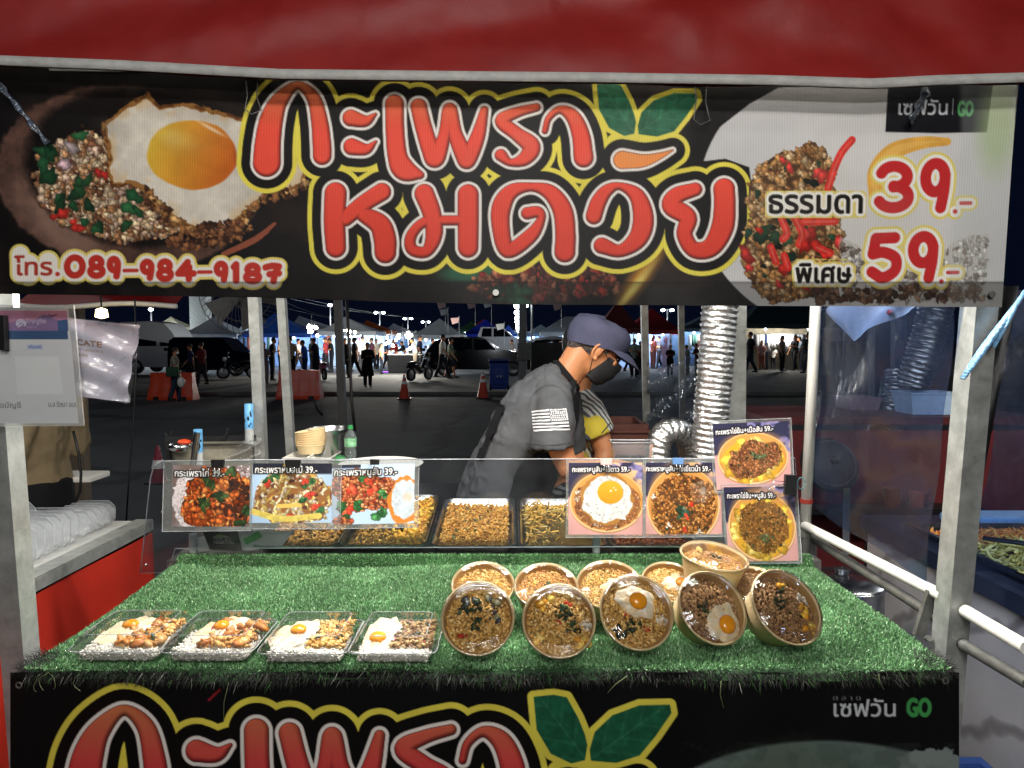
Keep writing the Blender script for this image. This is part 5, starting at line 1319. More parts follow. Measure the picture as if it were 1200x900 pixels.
def clip(px, py, w, h, m, off, label, loop=True, yl=12):
    q = guard_pt(px, py, off)
    r = root("binder_clip", q, label, "clip", "clips holding the menu cards")
    s = MPP(2.0); b = MB(); b.prism([(-w / 2 * s, h / 2 * s), (w / 2 * s, h / 2 * s), (w / 2 * s * .9, -h / 2 * s), (-w / 2 * s * .9, -h / 2 * s)], Matrix.Translation(q) @ Matrix.Rotation(R(90), 4, 'X'), .009); b.build("clamp", m, r)
    if loop:
        b = MB(); c = q + Vector((0, -.012, -h / 2 * s)); e = .004
        b.tube([c + Vector((-.006, 0, 0)), c + Vector((-.003, -.001, -yl * s * .5)), c + Vector((-e, -.001, -yl * s * .9)), c + Vector((0, -.001, -yl * s)), c + Vector((e, -.001, -yl * s * .9)), c + Vector((.003, -.001, -yl * s * .5)), c + Vector((.006, 0, 0))], .0009, 6); b.build("wire_loop", STAIN, r, True)
    return r
BLUECLIP = mat("blue_clip", '5f86b8', rough=.4); PINKCLIP = mat("pink_clip", 'd8b4b0', rough=.4)
clip(256, 543, 15, 9, BLACKP, .020, "black binder clip on the chicken card")
clip(344, 543, 18, 9, BLACKP, .018, "black binder clip on the bamboo card, the widest of the three at the left")
clip(439.5, 541, 11, 6, BLACKP, .016, "small black binder clip on the red mince card")
clip(710, 540.5, 13.5, 7, PINKCLIP, .016, "pale pink binder clip on the fried egg card")
clip(794, 540, 13, 7, BLUECLIP, .018, "blue binder clip on the card with the preserved egg")
q = guard_pt(926, 568, .03); r = root("binder_clip", q, "black binder clip turned sideways at the edge of the two rightmost cards", "clip", "clips holding the menu cards")
b = MB(); s = MPP(2.0); b.box(q, (13 * s, .014, 23 * s), ry=R(2)); b.build("clamp", BLACKP, r)
b = MB(); b.tube([q + Vector((-.014, -.008, .004)), q + Vector((-.045, -.006, -.004)), q + Vector((-.062, -.006, -.012)), q + Vector((-.045, -.006, .012)), q + Vector((-.014, -.008, .010))], .0009, 6); b.build("wire_loop", STAIN, r, True)
b = MB(); c = q + Vector((.03, 0, .004)); b.tube([c + Vector((.010 * math.cos(t), 0, .016 * math.sin(t))) for t in np.linspace(0, 6.28, 14)], .0012, 6); tag(b.build("wire_twist", mat("teal_wire", '3a7a80', rough=.4), smooth=True), "loop of teal wire between the sideways black clip and the white pipe", "wire")
# small black card under the chicken card
CW = Canvas(236, 621, 284, 646, 3, '121311', 70); CW.put(CW.ell(259, 630, 9, 3.6, .05, 1) * (CW.Y < 630.5), '5f7a34')
CW.text("WHY SO", 247, 633.5, 6.2, '8d8f88', .15, width=24); CW.text("NEGATIVE?", 246, 638.3, 6.0, '8d8f88', .15, width=29)
wn = Vector((0, -1, .5)).normalized(); wp = P(262, 645, 1.976)
wp = Vector((0, 1.955, wp.z + .004)); wq = [(236.5, 621), (278, 621), (283.5, 645), (246, 644)]
r = root("black_card", plane_hit(*wq[3], wp, wn), "small black slogan card leaning below the chicken card", "card")
canvas_mesh("printed_face", CW, lambda X, Y: quad_fn(CW, wq, wp, wn), PRINT_P, r)
b = MB(); f = [plane_hit(*p, wp + Vector((0, .0006, 0)), wn) for p in wq]; k = [p + Vector((0, .0015, 0)) for p in f]; b.add(f + k, [(0, 1, 2, 3), (7, 6, 5, 4)] + [(i, (i + 1) % 4, (i + 1) % 4 + 4, i + 4) for i in range(4)]); b.build("card_back", BLACKP, r)
# pale crumpled paper behind it
b = MB(); rg = np.random.default_rng(9); q = []
for (x, y) in ((222, 632), (250, 626), (292, 622), (345, 622), (330, 640), (290, 645), (225, 647)): q.append(P(x, y, 1.990 + rg.uniform(0, .006)))
b.add(q + [p + Vector((0, .002, 0)) for p in q], [tuple(range(7)), tuple(range(13, 6, -1))] + [(i, i + 7, (i + 1) % 7 + 7, (i + 1) % 7) for i in range(7)]); q0 = P(300, 632, 1.983)
r = root("paper_bag", q0, "white and green paper bag between the slogan card and the first tray", "bag")
b.build("paper", WHITEP, r); b = MB(); b.box(P(296, 630, 1.984), (.05, .002, .018), ry=R(-28)); b.build("green_print", mat("green_ink", '4fa05a', rough=.5), r)
# ------------------------------------------------------------------ the vendor
SKIN = mat("skin_warm", 'b97c52', rough=.48, var=.07, scale=30, sub=.12, bump=.05, bscale=180)
SHIRT = mat("washed_black_cotton", '4b4d50', rough=.9, var=.16, scale=11, bump=.22, bscale=9, spec=.2)
COTTON_B = mat("black_cotton", '111215', rough=.9, var=.2, scale=20, bump=.15, bscale=30, spec=.2)
CAPM = mat("navy_cotton", '45475c', rough=.85, var=.10, scale=25, bump=.2, bscale=18, spec=.2)
HAIR = mat("black_hair", '15110f', rough=.5, var=.4, scale=90, bump=.8, bscale=160)
GREYHAIR = mat("greying_hair", '2a2523', rough=.6, var=.5, scale=120, bump=1.0, bscale=200, col2='6a625c')
MASKM = mat("black_mask", '17171a', rough=.75, var=.15, scale=40, bump=.2, bscale=24)
def px3(px, py, Y=2.62): return P(px, py, Y)
S_ = MPP(2.62)
ven = root("person", (px3(585, 600).x, 2.62, 0), "vendor in a grey t-shirt, navy cap and black mask bending over the food", "person")
def E3(b, c, rad, fwd, up):
    lat = Vector((0, 1, 0)); M = Matrix((fwd, lat, up)).transposed()
    b.sphere(c, rad, 18, 12, M)
fw = Vector((.78, 0, -.626)); up = Vector((.626, 0, .78)); hc = px3(699, 408)
# body: head, neck, trunk, arms, hands, legs in one skin
b = MB()
E3(b, hc + up * .020 - fw * .012, (.095, .075, .076), fw, up)
E3(b, hc - up * .035 + fw * .030, (.062, .056, .070), fw, up)
E3(b, hc - up * .074 + fw * .052, (.034, .034, .028), fw, up)
E3(b, hc - up * .010 + fw * .078, (.020, .050, .034), fw, up)
b.tube([hc + fw * .088 + up * .012, hc + fw * .108 - up * .016, hc + fw * .112 - up * .028], .01, 8, rs=[.008, .012, .014])
b.tube([hc + fw * .082 - up * .052 + Vector((0, -.022, 0)), hc + fw * .094 - up * .052, hc + fw * .082 - up * .052 + Vector((0, .022, 0))], .009, 8)
nb = px3(660, 447)
b.tube([nb - Vector((.05, 0, .06)), nb, hc - fw * .035 - up * .03, hc + up * .01 - fw * .02], .06, 14, rs=[(.07, .08), (.058, .062), (.056, .055), (.05, .05)])
TR = [((578, 600), 36, 48), ((590, 545), 31, 43), ((612, 505), 33, 47), ((632, 475), 32, 52), ((648, 452), 24, 52), ((658, 442), 15, 28)]
b.tube([px3(*p) for p, t, w in TR], .1, 20, rs=[(t * S_, w * S_) for p, t, w in TR])
ARM_R = [(648, 452, 2.475, .047), (652, 490, 2.44, .050), (655, 522, 2.42, .045), (666, 549, 2.41, .041), (690, 550, 2.37, .040), (722, 549, 2.30, .031), (742, 551, 2.26, .026)]
ARM_L = [(655, 452, 2.765, .046), (664, 492, 2.80, .048), (668, 525, 2.81, .043), (680, 548, 2.78, .038), (715, 553, 2.62, .036), (745, 555, 2.50, .026)]
for A in (ARM_R, ARM_L): b.tube([px3(x, y, Y) for x, y, Y, r in A], .04, 14, rs=[r for *_, r in A])
for A, sy in ((ARM_R, 1), (ARM_L, -1)):
    w = px3(*A[-1][:3]); d = (w - px3(*A[-2][:3])).normalized(); lat = Vector((0, 0, 1)).cross(d).normalized()
    b.tube([w - d * .01, w + d * .03, w + d * .085], .03, 10, rs=[(.022, .024), (.018, .036), (.014, .036)])
    for i, (off, L) in enumerate(((-.027, .055), (-.009, .068), (.009, .066), (.027, .052))):
        p = w + d * .078 + lat * off; b.tube([p, p + d * L * .5 - Vector((0, 0, .012)), p + d * L * .75 - Vector((0, 0, .038))], .008, 8, rs=[.0095, .0088, .0075])
    p = w + d * .02 + lat * .03 * sy; b.tube([p, p + d * .03 + lat * .022 * sy - Vector((0, 0, .012)), p + d * .058 + lat * .018 * sy - Vector((0, 0, .03))], .01, 8, rs=[.012, .0105, .009])
hip = px3(578, 600)
for sy, dx in ((-1, 0), (1, -.05)):
    b.tube([hip + Vector((0, sy * .08, 0)), Vector((hip.x + dx + .02, hip.y + sy * .1, .5)), Vector((hip.x + dx - .02, hip.y + sy * .11, .09))], .07, 12, rs=[.095, .062, .042])
    b.tube([Vector((hip.x + dx - .07, hip.y + sy * .11, .045)), Vector((hip.x + dx + .05, hip.y + sy * .115, .04)), Vector((hip.x + dx + .16, hip.y + sy * .12, .025))], .04, 10, rs=[.036, .038, .022])
me = remesh(b, .0075, 7, .5)
link_mesh("body", me, SKIN, ven, True)
# ears
for sy in (-1, 1):
    e = MB(); c = px3(698.5, 411) ; c = Vector((c.x, 2.62 + sy * .079, c.z)); pts = []
    for t in np.linspace(-2.6, 2.2, 12):
        pts.append(c + up * .030 * math.sin(-t) * 1.0 + fw * (-.018 * math.cos(t)) + Vector((0, sy * .006 * math.cos(t), 0)))
    e.tube(pts, .0052, 8); E3(e, c + Vector((0, -sy * .002, 0)), (.015, .007, .026), fw, up); e.sphere(c - up * .028 + fw * .006, (.008, .006, .009), 10, 6)
    link_mesh("ear", remesh(e, .0025, 3), SKIN, ven, True)
for sy in (-1, 1):
    e = MB(); c = hc + fw * .083 + up * .014 + Vector((0, sy * .03, 0)); E3(e, c, (.010, .014, .009), fw, up); e.build("eye", mat("eye_dark", '1a1210', rough=.15), ven, True)
# hair below the cap
b = MB(); E3(b, hc + up * .018 - fw * .018, (.098, .079, .078), fw, up); E3(b, hc - fw * .068 - up * .018, (.034, .060, .050), fw, up)
hm = remesh(b, .006, 3)
bm = bmesh.new(); bm.from_mesh(hm)
kill = [v for v in bm.verts if ((v.co - hc).dot(fw) > -.008 and (v.co - hc).dot(up) < .030 and not (abs((v.co - hc).dot(fw) - .028) < .014 and (v.co - hc).dot(up) > -.002)) or (v.co - hc).dot(fw) > .055]
bmesh.ops.delete(bm, geom=kill, context='VERTS'); bm.to_mesh(hm); bm.free()
link_mesh("hair", hm, GREYHAIR, ven, True)
# cap
cu = Vector((.24, 0, .97)).normalized(); cf = Vector((.97, 0, -.24)).normalized(); cc = px3(700, 403)
cp = MB(); rg = []; n = 36
for j, (q, h) in enumerate([(1.0, -.012), (1.02, 0), (1.05, .022), (1.05, .043), (1.0, .062), (.87, .077), (.62, .086), (.3, .090), (.02, .091)]):
    ring = []
    for k in range(n):
        a = 2 * math.pi * k / n; x = math.cos(a) * .107 * q; y = math.sin(a) * .086 * q
        hh = h * (1.0 - .10 * math.cos(a)) + .0045 * math.sin(5 * a + j) * (j > 1) + .0035 * math.sin(9 * a + 2.3 * j) * (1 < j < 6)
        ring.append(cc + cf * (x + .004 * math.sin(3 * a + j)) + Vector((0, y, 0)) + cu * hh)
    rg.append(ring)
cp.rings(rg, cap=False); cap_o = cp.build("cap", CAPM, ven, True)
bd = Vector((.52, 0, -.85)).normalized(); b = MB(); rows = []
for j in range(7):
    t = j / 6; row = []
    for k in range(17):
        a = R(-68 + 136 * k / 16); e = (1 - abs(k - 8) / 8) ** .55
        p = cc + cf * .105 * math.cos(a) + Vector((0, .086 * math.sin(a), 0)) + cu * -.008
        row.append(p + (bd * .074 + cf * .012) * t * e + cu * (.010 * math.sin(math.pi * t) * e))
    rows.append(row)
top = [[p + cf * .003 for p in r_] for r_ in rows]
b.rings(rows, cap=False, closed=False); b.rings(top, cap=False, closed=False); b.rings([rows[-1], top[-1]], cap=False, closed=False)
b.build("brim", CAPM, cap_o, True)
b = MB(); b.sphere(cc + cu * .092, (.008, .008, .005), 10, 6); b.build("cap_button", CAPM, cap_o, True)

# mask
b = MB(); mc = hc - up * .050 + fw * .040; rows = []
for j in range(11):
    v = -1 + 2 * j / 10; row = []
    for k in range(25):
        a = R((90 - 15 * v) * (-1 + k / 12))
        r1 = .062 * (1 - .22 * v * v) + .006 * math.cos(v * 9) * .4; w = .0655 * (1 - .10 * v * v)
        nose = .030 * max(0, math.cos(a)) ** 4 * max(0, .55 + .5 * v)
        row.append(mc + fw * (r1 * math.cos(a) + nose - .004) + Vector((0, w * math.sin(a), 0)) + up * v * .050 * (1 + .12 * math.cos(a)))
    rows.append(row)
b.rings(rows, cap=False, closed=False); mk = b.build("face_mask", MASKM, ven, True)
b = MB()
for sy in (-1, 1):
    ear = Vector((px3(697, 411).x, 2.62 + sy * .078, px3(697, 411).z))
    for v, e in ((.8, up * .022), (-.75, -up * .022)):
        a = R(90 - 15 * v); p = mc + fw * .062 * math.cos(a) + Vector((0, sy * .0665 * math.sin(a), 0)) + up * v * .05
        b.tube([p, (p + ear + e) / 2 + Vector((0, sy * .006, 0)), ear + e], .0016, 6)
b.build("ear_loops", COTTON_B, mk, True)
# t-shirt: trunk and sleeves, open at the neck and hem
b = MB()
TS = [((574, 612), 43, 55), ((580, 580), 42, 54), ((590, 545), 37, 50), ((612, 505), 38, 53), ((631, 476), 37, 57), ((648, 452), 27, 58), ((660, 441), 20, 36)]
b.tube([px3(*p) for p, t, w in TS], .1, 24, rs=[(t * S_, w * S_) for p, t, w in TS])
for A, k in (([(641, 452, 2.50, .062), (649, 468, 2.455, .074), (650, 495, 2.435, .086), (646, 517, 2.43, .092), (645, 529, 2.425, .094)], 1), ([(648, 452, 2.745, .060), (660, 470, 2.79, .072), (664, 500, 2.81, .080), (666, 528, 2.82, .086)], -1)):
    b.tube([px3(x, y, Y) for x, y, Y, r in A], .07, 20, rs=[(r, r * .72) for *_, r in A])
sm = remesh(b, .008, 6, .5)
bm = bmesh.new(); bm.from_mesh(sm); o_ = px3(660, 443); nd = (px3(690, 420) - px3(655, 448)).normalized()
kill = []
for v in bm.verts:
    d = v.co - o_
    if d.dot(nd) > .030 and abs(v.co.y - 2.62) < .085: kill.append(v)                       # neck hole
    if v.co.y < 2.54 and v.co.z < px3(645, 527, 2.43).z + .004 + (v.co.x - .05) * .06 and v.co.x > px3(612, 527, 2.43).x and v.co.y < 2.440: kill.append(v)   # cuff
bmesh.ops.delete(bm, geom=list(set(kill)), context='VERTS')
nz = np.random.default_rng(2)
from mathutils import noise as mnoise
for v in bm.verts:
    q = v.co; bm_n = mnoise.noise(Vector((q.x * 9 + q.z * 14, q.y * 9, q.z * 5 - q.x * 6))) + .6 * mnoise.noise(Vector((q.x * 26, q.y * 20, q.z * 12)))
    fd = 1 - 3.2 * abs(mnoise.noise(Vector(((q.x * .75 + q.z) * 9 + 2 * bm_n, q.y * 5, (q.z * .75 - q.x) * 2.4))))
    v.co += v.normal * (.003 * bm_n + .0075 * max(-.3, fd) * (.25 if q.y < 2.475 else 1))
bm.to_mesh(sm); bm.free()
sh = link_mesh("t_shirt", sm, SHIRT, ven, True)
m_ = sh.modifiers.new("thick", 'SOLIDIFY'); m_.thickness = .004; m_.offset = 1
# things lying on the shirt are laid onto its surface
vs = [v.co + chain_loc(ven) for v in sm.vertices]; bvh = BVHTree.FromPolygons(vs, [p.vertices[:] for p in sm.polygons])
def on_shirt(px, py, off=.006):
    d = Vector(ray(px, py)).normalized(); hit = bvh.ray_cast(Vector((0, 0, CAM_Z)), d)
    if hit[0] is None: return None
    n = hit[1] if hit[1].dot(d) < 0 else -hit[1]
    return hit[0] + n * off
def patch(name, poly_px, m, parent, n=10, k=4, off=.0062):
    """quad in photo pixels, laid on the shirt as a fine grid"""
    a, b_, c, d = [np.array(p, float) for p in poly_px]; V = []; ok = True
    for j in range(k + 1):
        for i in range(n + 1):
            u, v = i / n, j / k; p = (a * (1 - u) + b_ * u) * (1 - v) + (d * (1 - u) + c * u) * v
            q = on_shirt(p[0], p[1], off)
            if q is None: return None
            V.append(q)
    t = MB(); t.add(V, [(j * (n + 1) + i, j * (n + 1) + i + 1, (j + 1) * (n + 1) + i + 1, (j + 1) * (n + 1) + i) for j in range(k) for i in range(n)])
    return t
WHITE_T = mat("white_print", 'd2d2d2', rough=.8, var=.05)
fl = MB(); A, B_, Cq, D = (623.5, 481.5), (662.5, 479.5), (666.5, 503.5), (627, 506)
def fq(u, v):
    u0 = np.array(A) * (1 - u) + np.array(B_) * u; u1 = np.array(D) * (1 - u) + np.array(Cq) * u; return tuple(u0 * (1 - v) + u1 * v)
for i in range(7):
    v0, v1 = i * 2 / 13, (i * 2 + 1) / 13; u1 = 1.0 if i > 3 else .52
    t = patch("s", (fq(0, v0), fq(u1, v0), fq(u1, v1), fq(0, v1)), None, None, 14, 2)
    if t: fl.add(t.v, t.f)
for i in range(9):                                             # the starred corner: rows of small marks
    for j in range(6):
        u, v = .56 + .44 * (i + .3 * (j % 2)) / 9, .54 * j / 6
        t = patch("s", (fq(u + .012, v + .01), fq(min(1, u + .036), v + .01), fq(min(1, u + .028), v + .075), fq(u, v + .075)), None, None, 1, 1)
        if t: fl.add(t.v, t.f)
for (a, b2, c, d) in (((.54, 0), (1, 0), (1, .012), (.54, .012)), ((.54, .53), (1, .53), (1, .545), (.54, .545)), ((.985, 0), (1, 0), (1, .54), (.985, .54)), ((.54, 0), (.552, 0), (.552, .54), (.54, .54))):
    t = patch("s", (fq(*a), fq(*b2), fq(*c), fq(*d)), None, None, 6, 6)
    if t: fl.add(t.v, t.f)
fo = fl.build("sleeve_flag", WHITE_T, sh)
def ribbon(path, w, m, name, off=.008):
    t = MB(); L = []
    pts = [np.array(p, float) for p in path]; fine = smooth_pts([(*p, 1) for p in path], 6)[:, :2]
    for i, p in enumerate(fine):
        d = fine[min(i + 1, len(fine) - 1)] - fine[max(i - 1, 0)]; d = d / (np.hypot(*d) + 1e-9); nn = np.array([-d[1], d[0]])
        a, c = on_shirt(*(p + nn * w / 2), off), on_shirt(*(p - nn * w / 2), off)
        if a is not None and c is not None: L.append([a, (a + c) / 2, c])
    if len(L) > 1: t.rings(L, cap=False, closed=False); return t.build(name, m, sh, True)
ribbon([(592, 474), (583, 496), (574, 516), (565, 540)], 8, COTTON_B, "apron_tie", .013)
ribbon([(637, 426), (641, 433)], 3, COTTON_B, "collar_tag")
SEAM = mat("seam_thread", '3a3c3e', rough=.9)
ribbon([(640, 429), (639, 440), (641, 452)], 1.0, SEAM, "shoulder_seam", .0062)
ribbon([(616, 519), (640, 522), (660, 520), (674, 516)], .9, SEAM, "cuff_seam", .0062)
ribbon([(668, 470), (655, 455), (640, 453), (626, 463), (618, 482)], 1.0, SEAM, "armhole_seam", .0062)
# collar band
b = MB(); pts = []; u1 = nd.orthogonal().normalized(); u2 = nd.cross(u1)
for k in range(25):
    a = 2 * math.pi * k / 24; v = u1 * math.cos(a) + u2 * math.sin(a); o2 = px3(666, 443)
    pts.append([px3(663, 441) + nd * h + v * r for h, r in ((-.004, .070), (.003, .0725), (.014, .066), (.016, .062), (.010, .063))])
b.rings([[p[j] for p in pts[:-1]] for j in range(5)], cap=False); b.build("collar", COTTON_B, sh, True)
# apron over chest and lap, dark trousers, shoes
b = MB(); AP = [((672, 462), 7, 14), ((664, 485), 16, 30), ((648, 512), 25, 46), ((622, 546), 34, 56), ((608, 590), 34, 60)]
b.tube([px3(*p) for p, t, w in AP], .05, 18, rs=[(t * S_, w * S_) for p, t, w in AP]); z0 = .62
b.tube([px3(606, 575), Vector((px3(606, 575).x, 2.62, .8)), Vector((px3(600, 575).x, 2.62, z0))], .1, 18, rs=[(.10, .18), (.12, .19), (.11, .19)])
link_mesh("apron", remesh(b, .01, 5), COTTON_B, ven, True)
b = MB(); b.tube([px3(672, 446, 2.53), px3(668, 458, 2.50), px3(668, 476, 2.505), px3(662, 500, 2.53)], .01, 8, rs=[(.004, .014)] * 4); b.build("neck_strap", COTTON_B, MATS and ven, True)
b = MB()
for sy, dx in ((-1, 0), (1, -.05)):
    b.tube([hip + Vector((-.01, sy * .075, .06)), Vector((hip.x + dx + .02, hip.y + sy * .1, .5)), Vector((hip.x + dx - .02, hip.y + sy * .11, .07))], .09, 14, rs=[.135, .088, .075])
link_mesh("trousers", remesh(b, .012, 4), COTTON_B, ven, True)
for sy, dx in ((-1, 0), (1, -.05)):
    b = MB(); b.tube([Vector((hip.x + dx - .085, hip.y + sy * .11, .045)), Vector((hip.x + dx + .05, hip.y + sy * .115, .045)), Vector((hip.x + dx + .175, hip.y + sy * .12, .03))], .04, 12, rs=[(.045, .042), (.045, .045), (.026, .036)]); b.build("shoe", BLACKP, ven, True)

# ------------------------------------------------------------------ people farther off: one figure per pose, dressed by their materials
def figure(pose):
    """1.65 m tall, facing +x, at the origin; returns the root with body, hair, shirt, trousers, shoes"""
    r = root("person", (0, 0, 0), "x", "person")
    b, s, t, h, sh_ = MB(), MB(), MB(), MB(), [MB(), MB()]
    V3 = lambda *a: Vector(a)
    lean = pose.get('lean', 0); hx = .12 * lean
    E = lambda bb, c, rad: bb.sphere(c, rad, 14, 10)
    hc_ = V3(.02 + hx * 1.6, 0, 1.535 - .05 * lean)
    E(b, hc_, (.092, .072, .108)); E(b, hc_ + V3(.03, 0, -.07), (.055, .05, .05)); E(b, hc_ + V3(.095, 0, -.02), (.016, .014, .02))
    for sy in (-1, 1): E(b, hc_ + V3(-.005, sy * .073, -.01), (.018, .01, .03))
    b.tube([V3(hx, 0, 1.33), hc_ + V3(-.02, 0, -.05)], .05, 10)
    E(h, hc_ + V3(-.015, 0, .025), (.098, .083, .100)); 
    if pose.get('hair', 0): h.tube([hc_ + V3(-.06, 0, .03), hc_ + V3(-.085, 0, -.12), hc_ + V3(-.09, 0, -.26)], .06, 10, rs=[(.05, .075), (.04, .085), (.025, .07)])
    tor = [(0, .86, .10, .15), (.0, .98, .09, .135), (hx * .4, 1.12, .10, .145), (hx * .8, 1.26, .105, .165), (hx, 1.35, .07, .15), (hx, 1.39, .05, .07)]
    b.tube([V3(x, 0, z) for x, z, *_ in tor], .1, 16, rs=[(p, q) for *_, p, q in tor])
    s.tube([V3(x, 0, z) for x, z, *_ in [(0, .80, 0, 0)] + tor], .1, 16, rs=[(.125, .168)] + [(p + .02, q + .018) for *_, p, q in tor])
    st = pose.get('step', 0)
    for i, sy in enumerate((-1, 1)):
        f = st * (1 if i else -1)
        hipj, knee, ank = V3(0, sy * .085, .86), V3(.13 * f + .02, sy * .09, .46), V3(.24 * f - (.06 if f < 0 else 0), sy * .09, .08 + (.05 if f < 0 else 0))
        b.tube([hipj, knee, ank], .06, 12, rs=[.085, .055, .036])
        b.tube([ank + V3(-.03, 0, -.03), ank + V3(.08, 0, -.045), ank + V3(.15, 0, -.05)], .03, 8, rs=[.032, .032, .02])
        if pose.get('short'): t.tube([hipj + V3(0, 0, .06), hipj.lerp(knee, .95)], .09, 12, rs=[.115, .095])
        else: t.tube([hipj + V3(0, 0, .06), knee, ank + V3(0, 0, -.01)], .09, 12, rs=[.11, .078, .062])
        sh_[i].tube([ank + V3(-.055, 0, -.038), ank + V3(.07, 0, -.04), ank + V3(.17, 0, -.055)], .04, 10, rs=[(.040, .038), (.038, .042), (.02, .034)])
        am = pose.get('arms', 'down'); sw = st * (-1 if i else 1)
        S = V3(hx, sy * .165, 1.33)
        if am == 'down' or (am == 'phone1' and i == 0): EL, W = S + V3(.10 * sw - .02, sy * .05, -.27), S + V3(.22 * sw + .06, sy * .06, -.50)
        elif am in ('phone', 'phone1'): EL, W = S + V3(.04, sy * .04, -.26), S + V3(.27, sy * -.08, -.20)
        else: EL, W = S + V3(.10, sy * .05, -.25), S + V3(.32, sy * .02, -.30)
        b.tube([S, EL, W], .04, 10, rs=[.048, .038, .027]); d = (W - EL).normalized()
        b.tube([W, W + d * .05, W + d * .10], .02, 8, rs=[(.022, .026), (.016, .036), (.012, .03)])
        for q in (-.024, -.008, .008, .024): b.tube([W + d * .09 + V3(0, q, 0), W + d * .155 + V3(0, q * 1.1, -.015)], .009, 6)
        b.tube([W + d * .03 + V3(0, -sy * .025, 0), W + d * .08 + V3(0, -sy * .05, 0)], .011, 6)
        s.tube([S + V3(0, -sy * .03, .01), S.lerp(EL, .45), S.lerp(EL, .80) if not pose.get('long') else W], .06, 12, rs=[.075, .066, .064 if not pose.get('long') else .042])
        if pose.get('long'): s.tube([S, EL, W], .06, 12, rs=[.07, .058, .042])
    if pose.get('dress'): t.tube([V3(0, 0, 1.0), V3(0, 0, .75), V3(0, 0, .42)], .1, 16, rs=[(.13, .17), (.16, .20), (.20, .24)])
    link_mesh("body", remesh(b, .017, 4), SKIN, r, True)
    link_mesh("shirt", remesh(s, .018, 4), SHIRT, r, True); link_mesh("trousers", remesh(t, .018, 3), COTTON_B, r, True)
    link_mesh("hair", remesh(h, .018, 3), HAIR, r, True); [q.build("shoe", BLACKP, r, True) for q in sh_]
    if pose.get('mask'): 
        m = MB(); m.sphere(hc_ + V3(.045, 0, -.055), (.06, .062, .05), 12, 8); m.build("face_mask", WHITEP, r, True)
    if pose.get('bag'):
        m = MB(); m.box((-.05, -.26, .92), (.34, .12, .30), bev=.04); m.build("shoulder_bag", mat("green_canvas", '1e3f2c', rough=.8), r, True)
        m = MB(); m.tube([V3(-.12, -.24, 1.05), V3(-.04, -.12, 1.36), V3(.02, .10, 1.38), V3(.10, -.1, 1.2), V3(.08, -.25, 1.05)], .02, 8, rs=[(.006, .022)] * 5); m.build("bag_strap", mat("pale_strap", 'bdb79a', rough=.8), r, True)
    if pose.get('carrier'):
        m = MB(); m.sphere((.18, -.24, .60), (.11, .07, .16), 12, 8); m.tube([V3(.18, -.24, .72), V3(.17, -.24, .86)], .015, 6); m.build("carrier_bag", WHITEP, r, True)
    return r
POSES = {'stand': {}, 'walk': dict(step=.9), 'phone': dict(arms='phone', lean=.4), 'long': dict(arms='reach', lean=.7, long=1), 'lady': dict(hair=1, arms='phone1'), 'dress': dict(arms='phone', dress=1, long=1, lean=.3),
         'shorts': dict(short=1, step=.7), 'bag': dict(bag=1, carrier=1, step=.4, mask=1), 'mask': dict(mask=1, step=.5, arms='phone1')}
PROTO = {}
def cloth(h): return mat("cloth_" + h, h, rough=.9, var=.15, scale=14, spec=.2)
def bystander(px, fy, hy, pose, yaw, shirt, trs, label, group="people strolling through the night market", z=.11):
    c = G(px, fy, z); top = P(px, hy, c.y).z; k = (top - z) / 1.645
    if pose not in PROTO: PROTO[pose] = figure(POSES[pose]); o = PROTO[pose]
    else: o = copy_tree(PROTO[pose])
    o.location = c; o.scale = (k, k, k); o.rotation_euler = (0, 0, R(yaw)); o["label"] = label; o["group"] = group
    for ch in o.children:
        nm = ch.name.split('.')[0]
        if nm in ('shirt', 'trousers'):
            sl = ch.material_slots[0]; sl.link = 'OBJECT'; sl.material = cloth(shirt if nm == 'shirt' else trs)
    return o
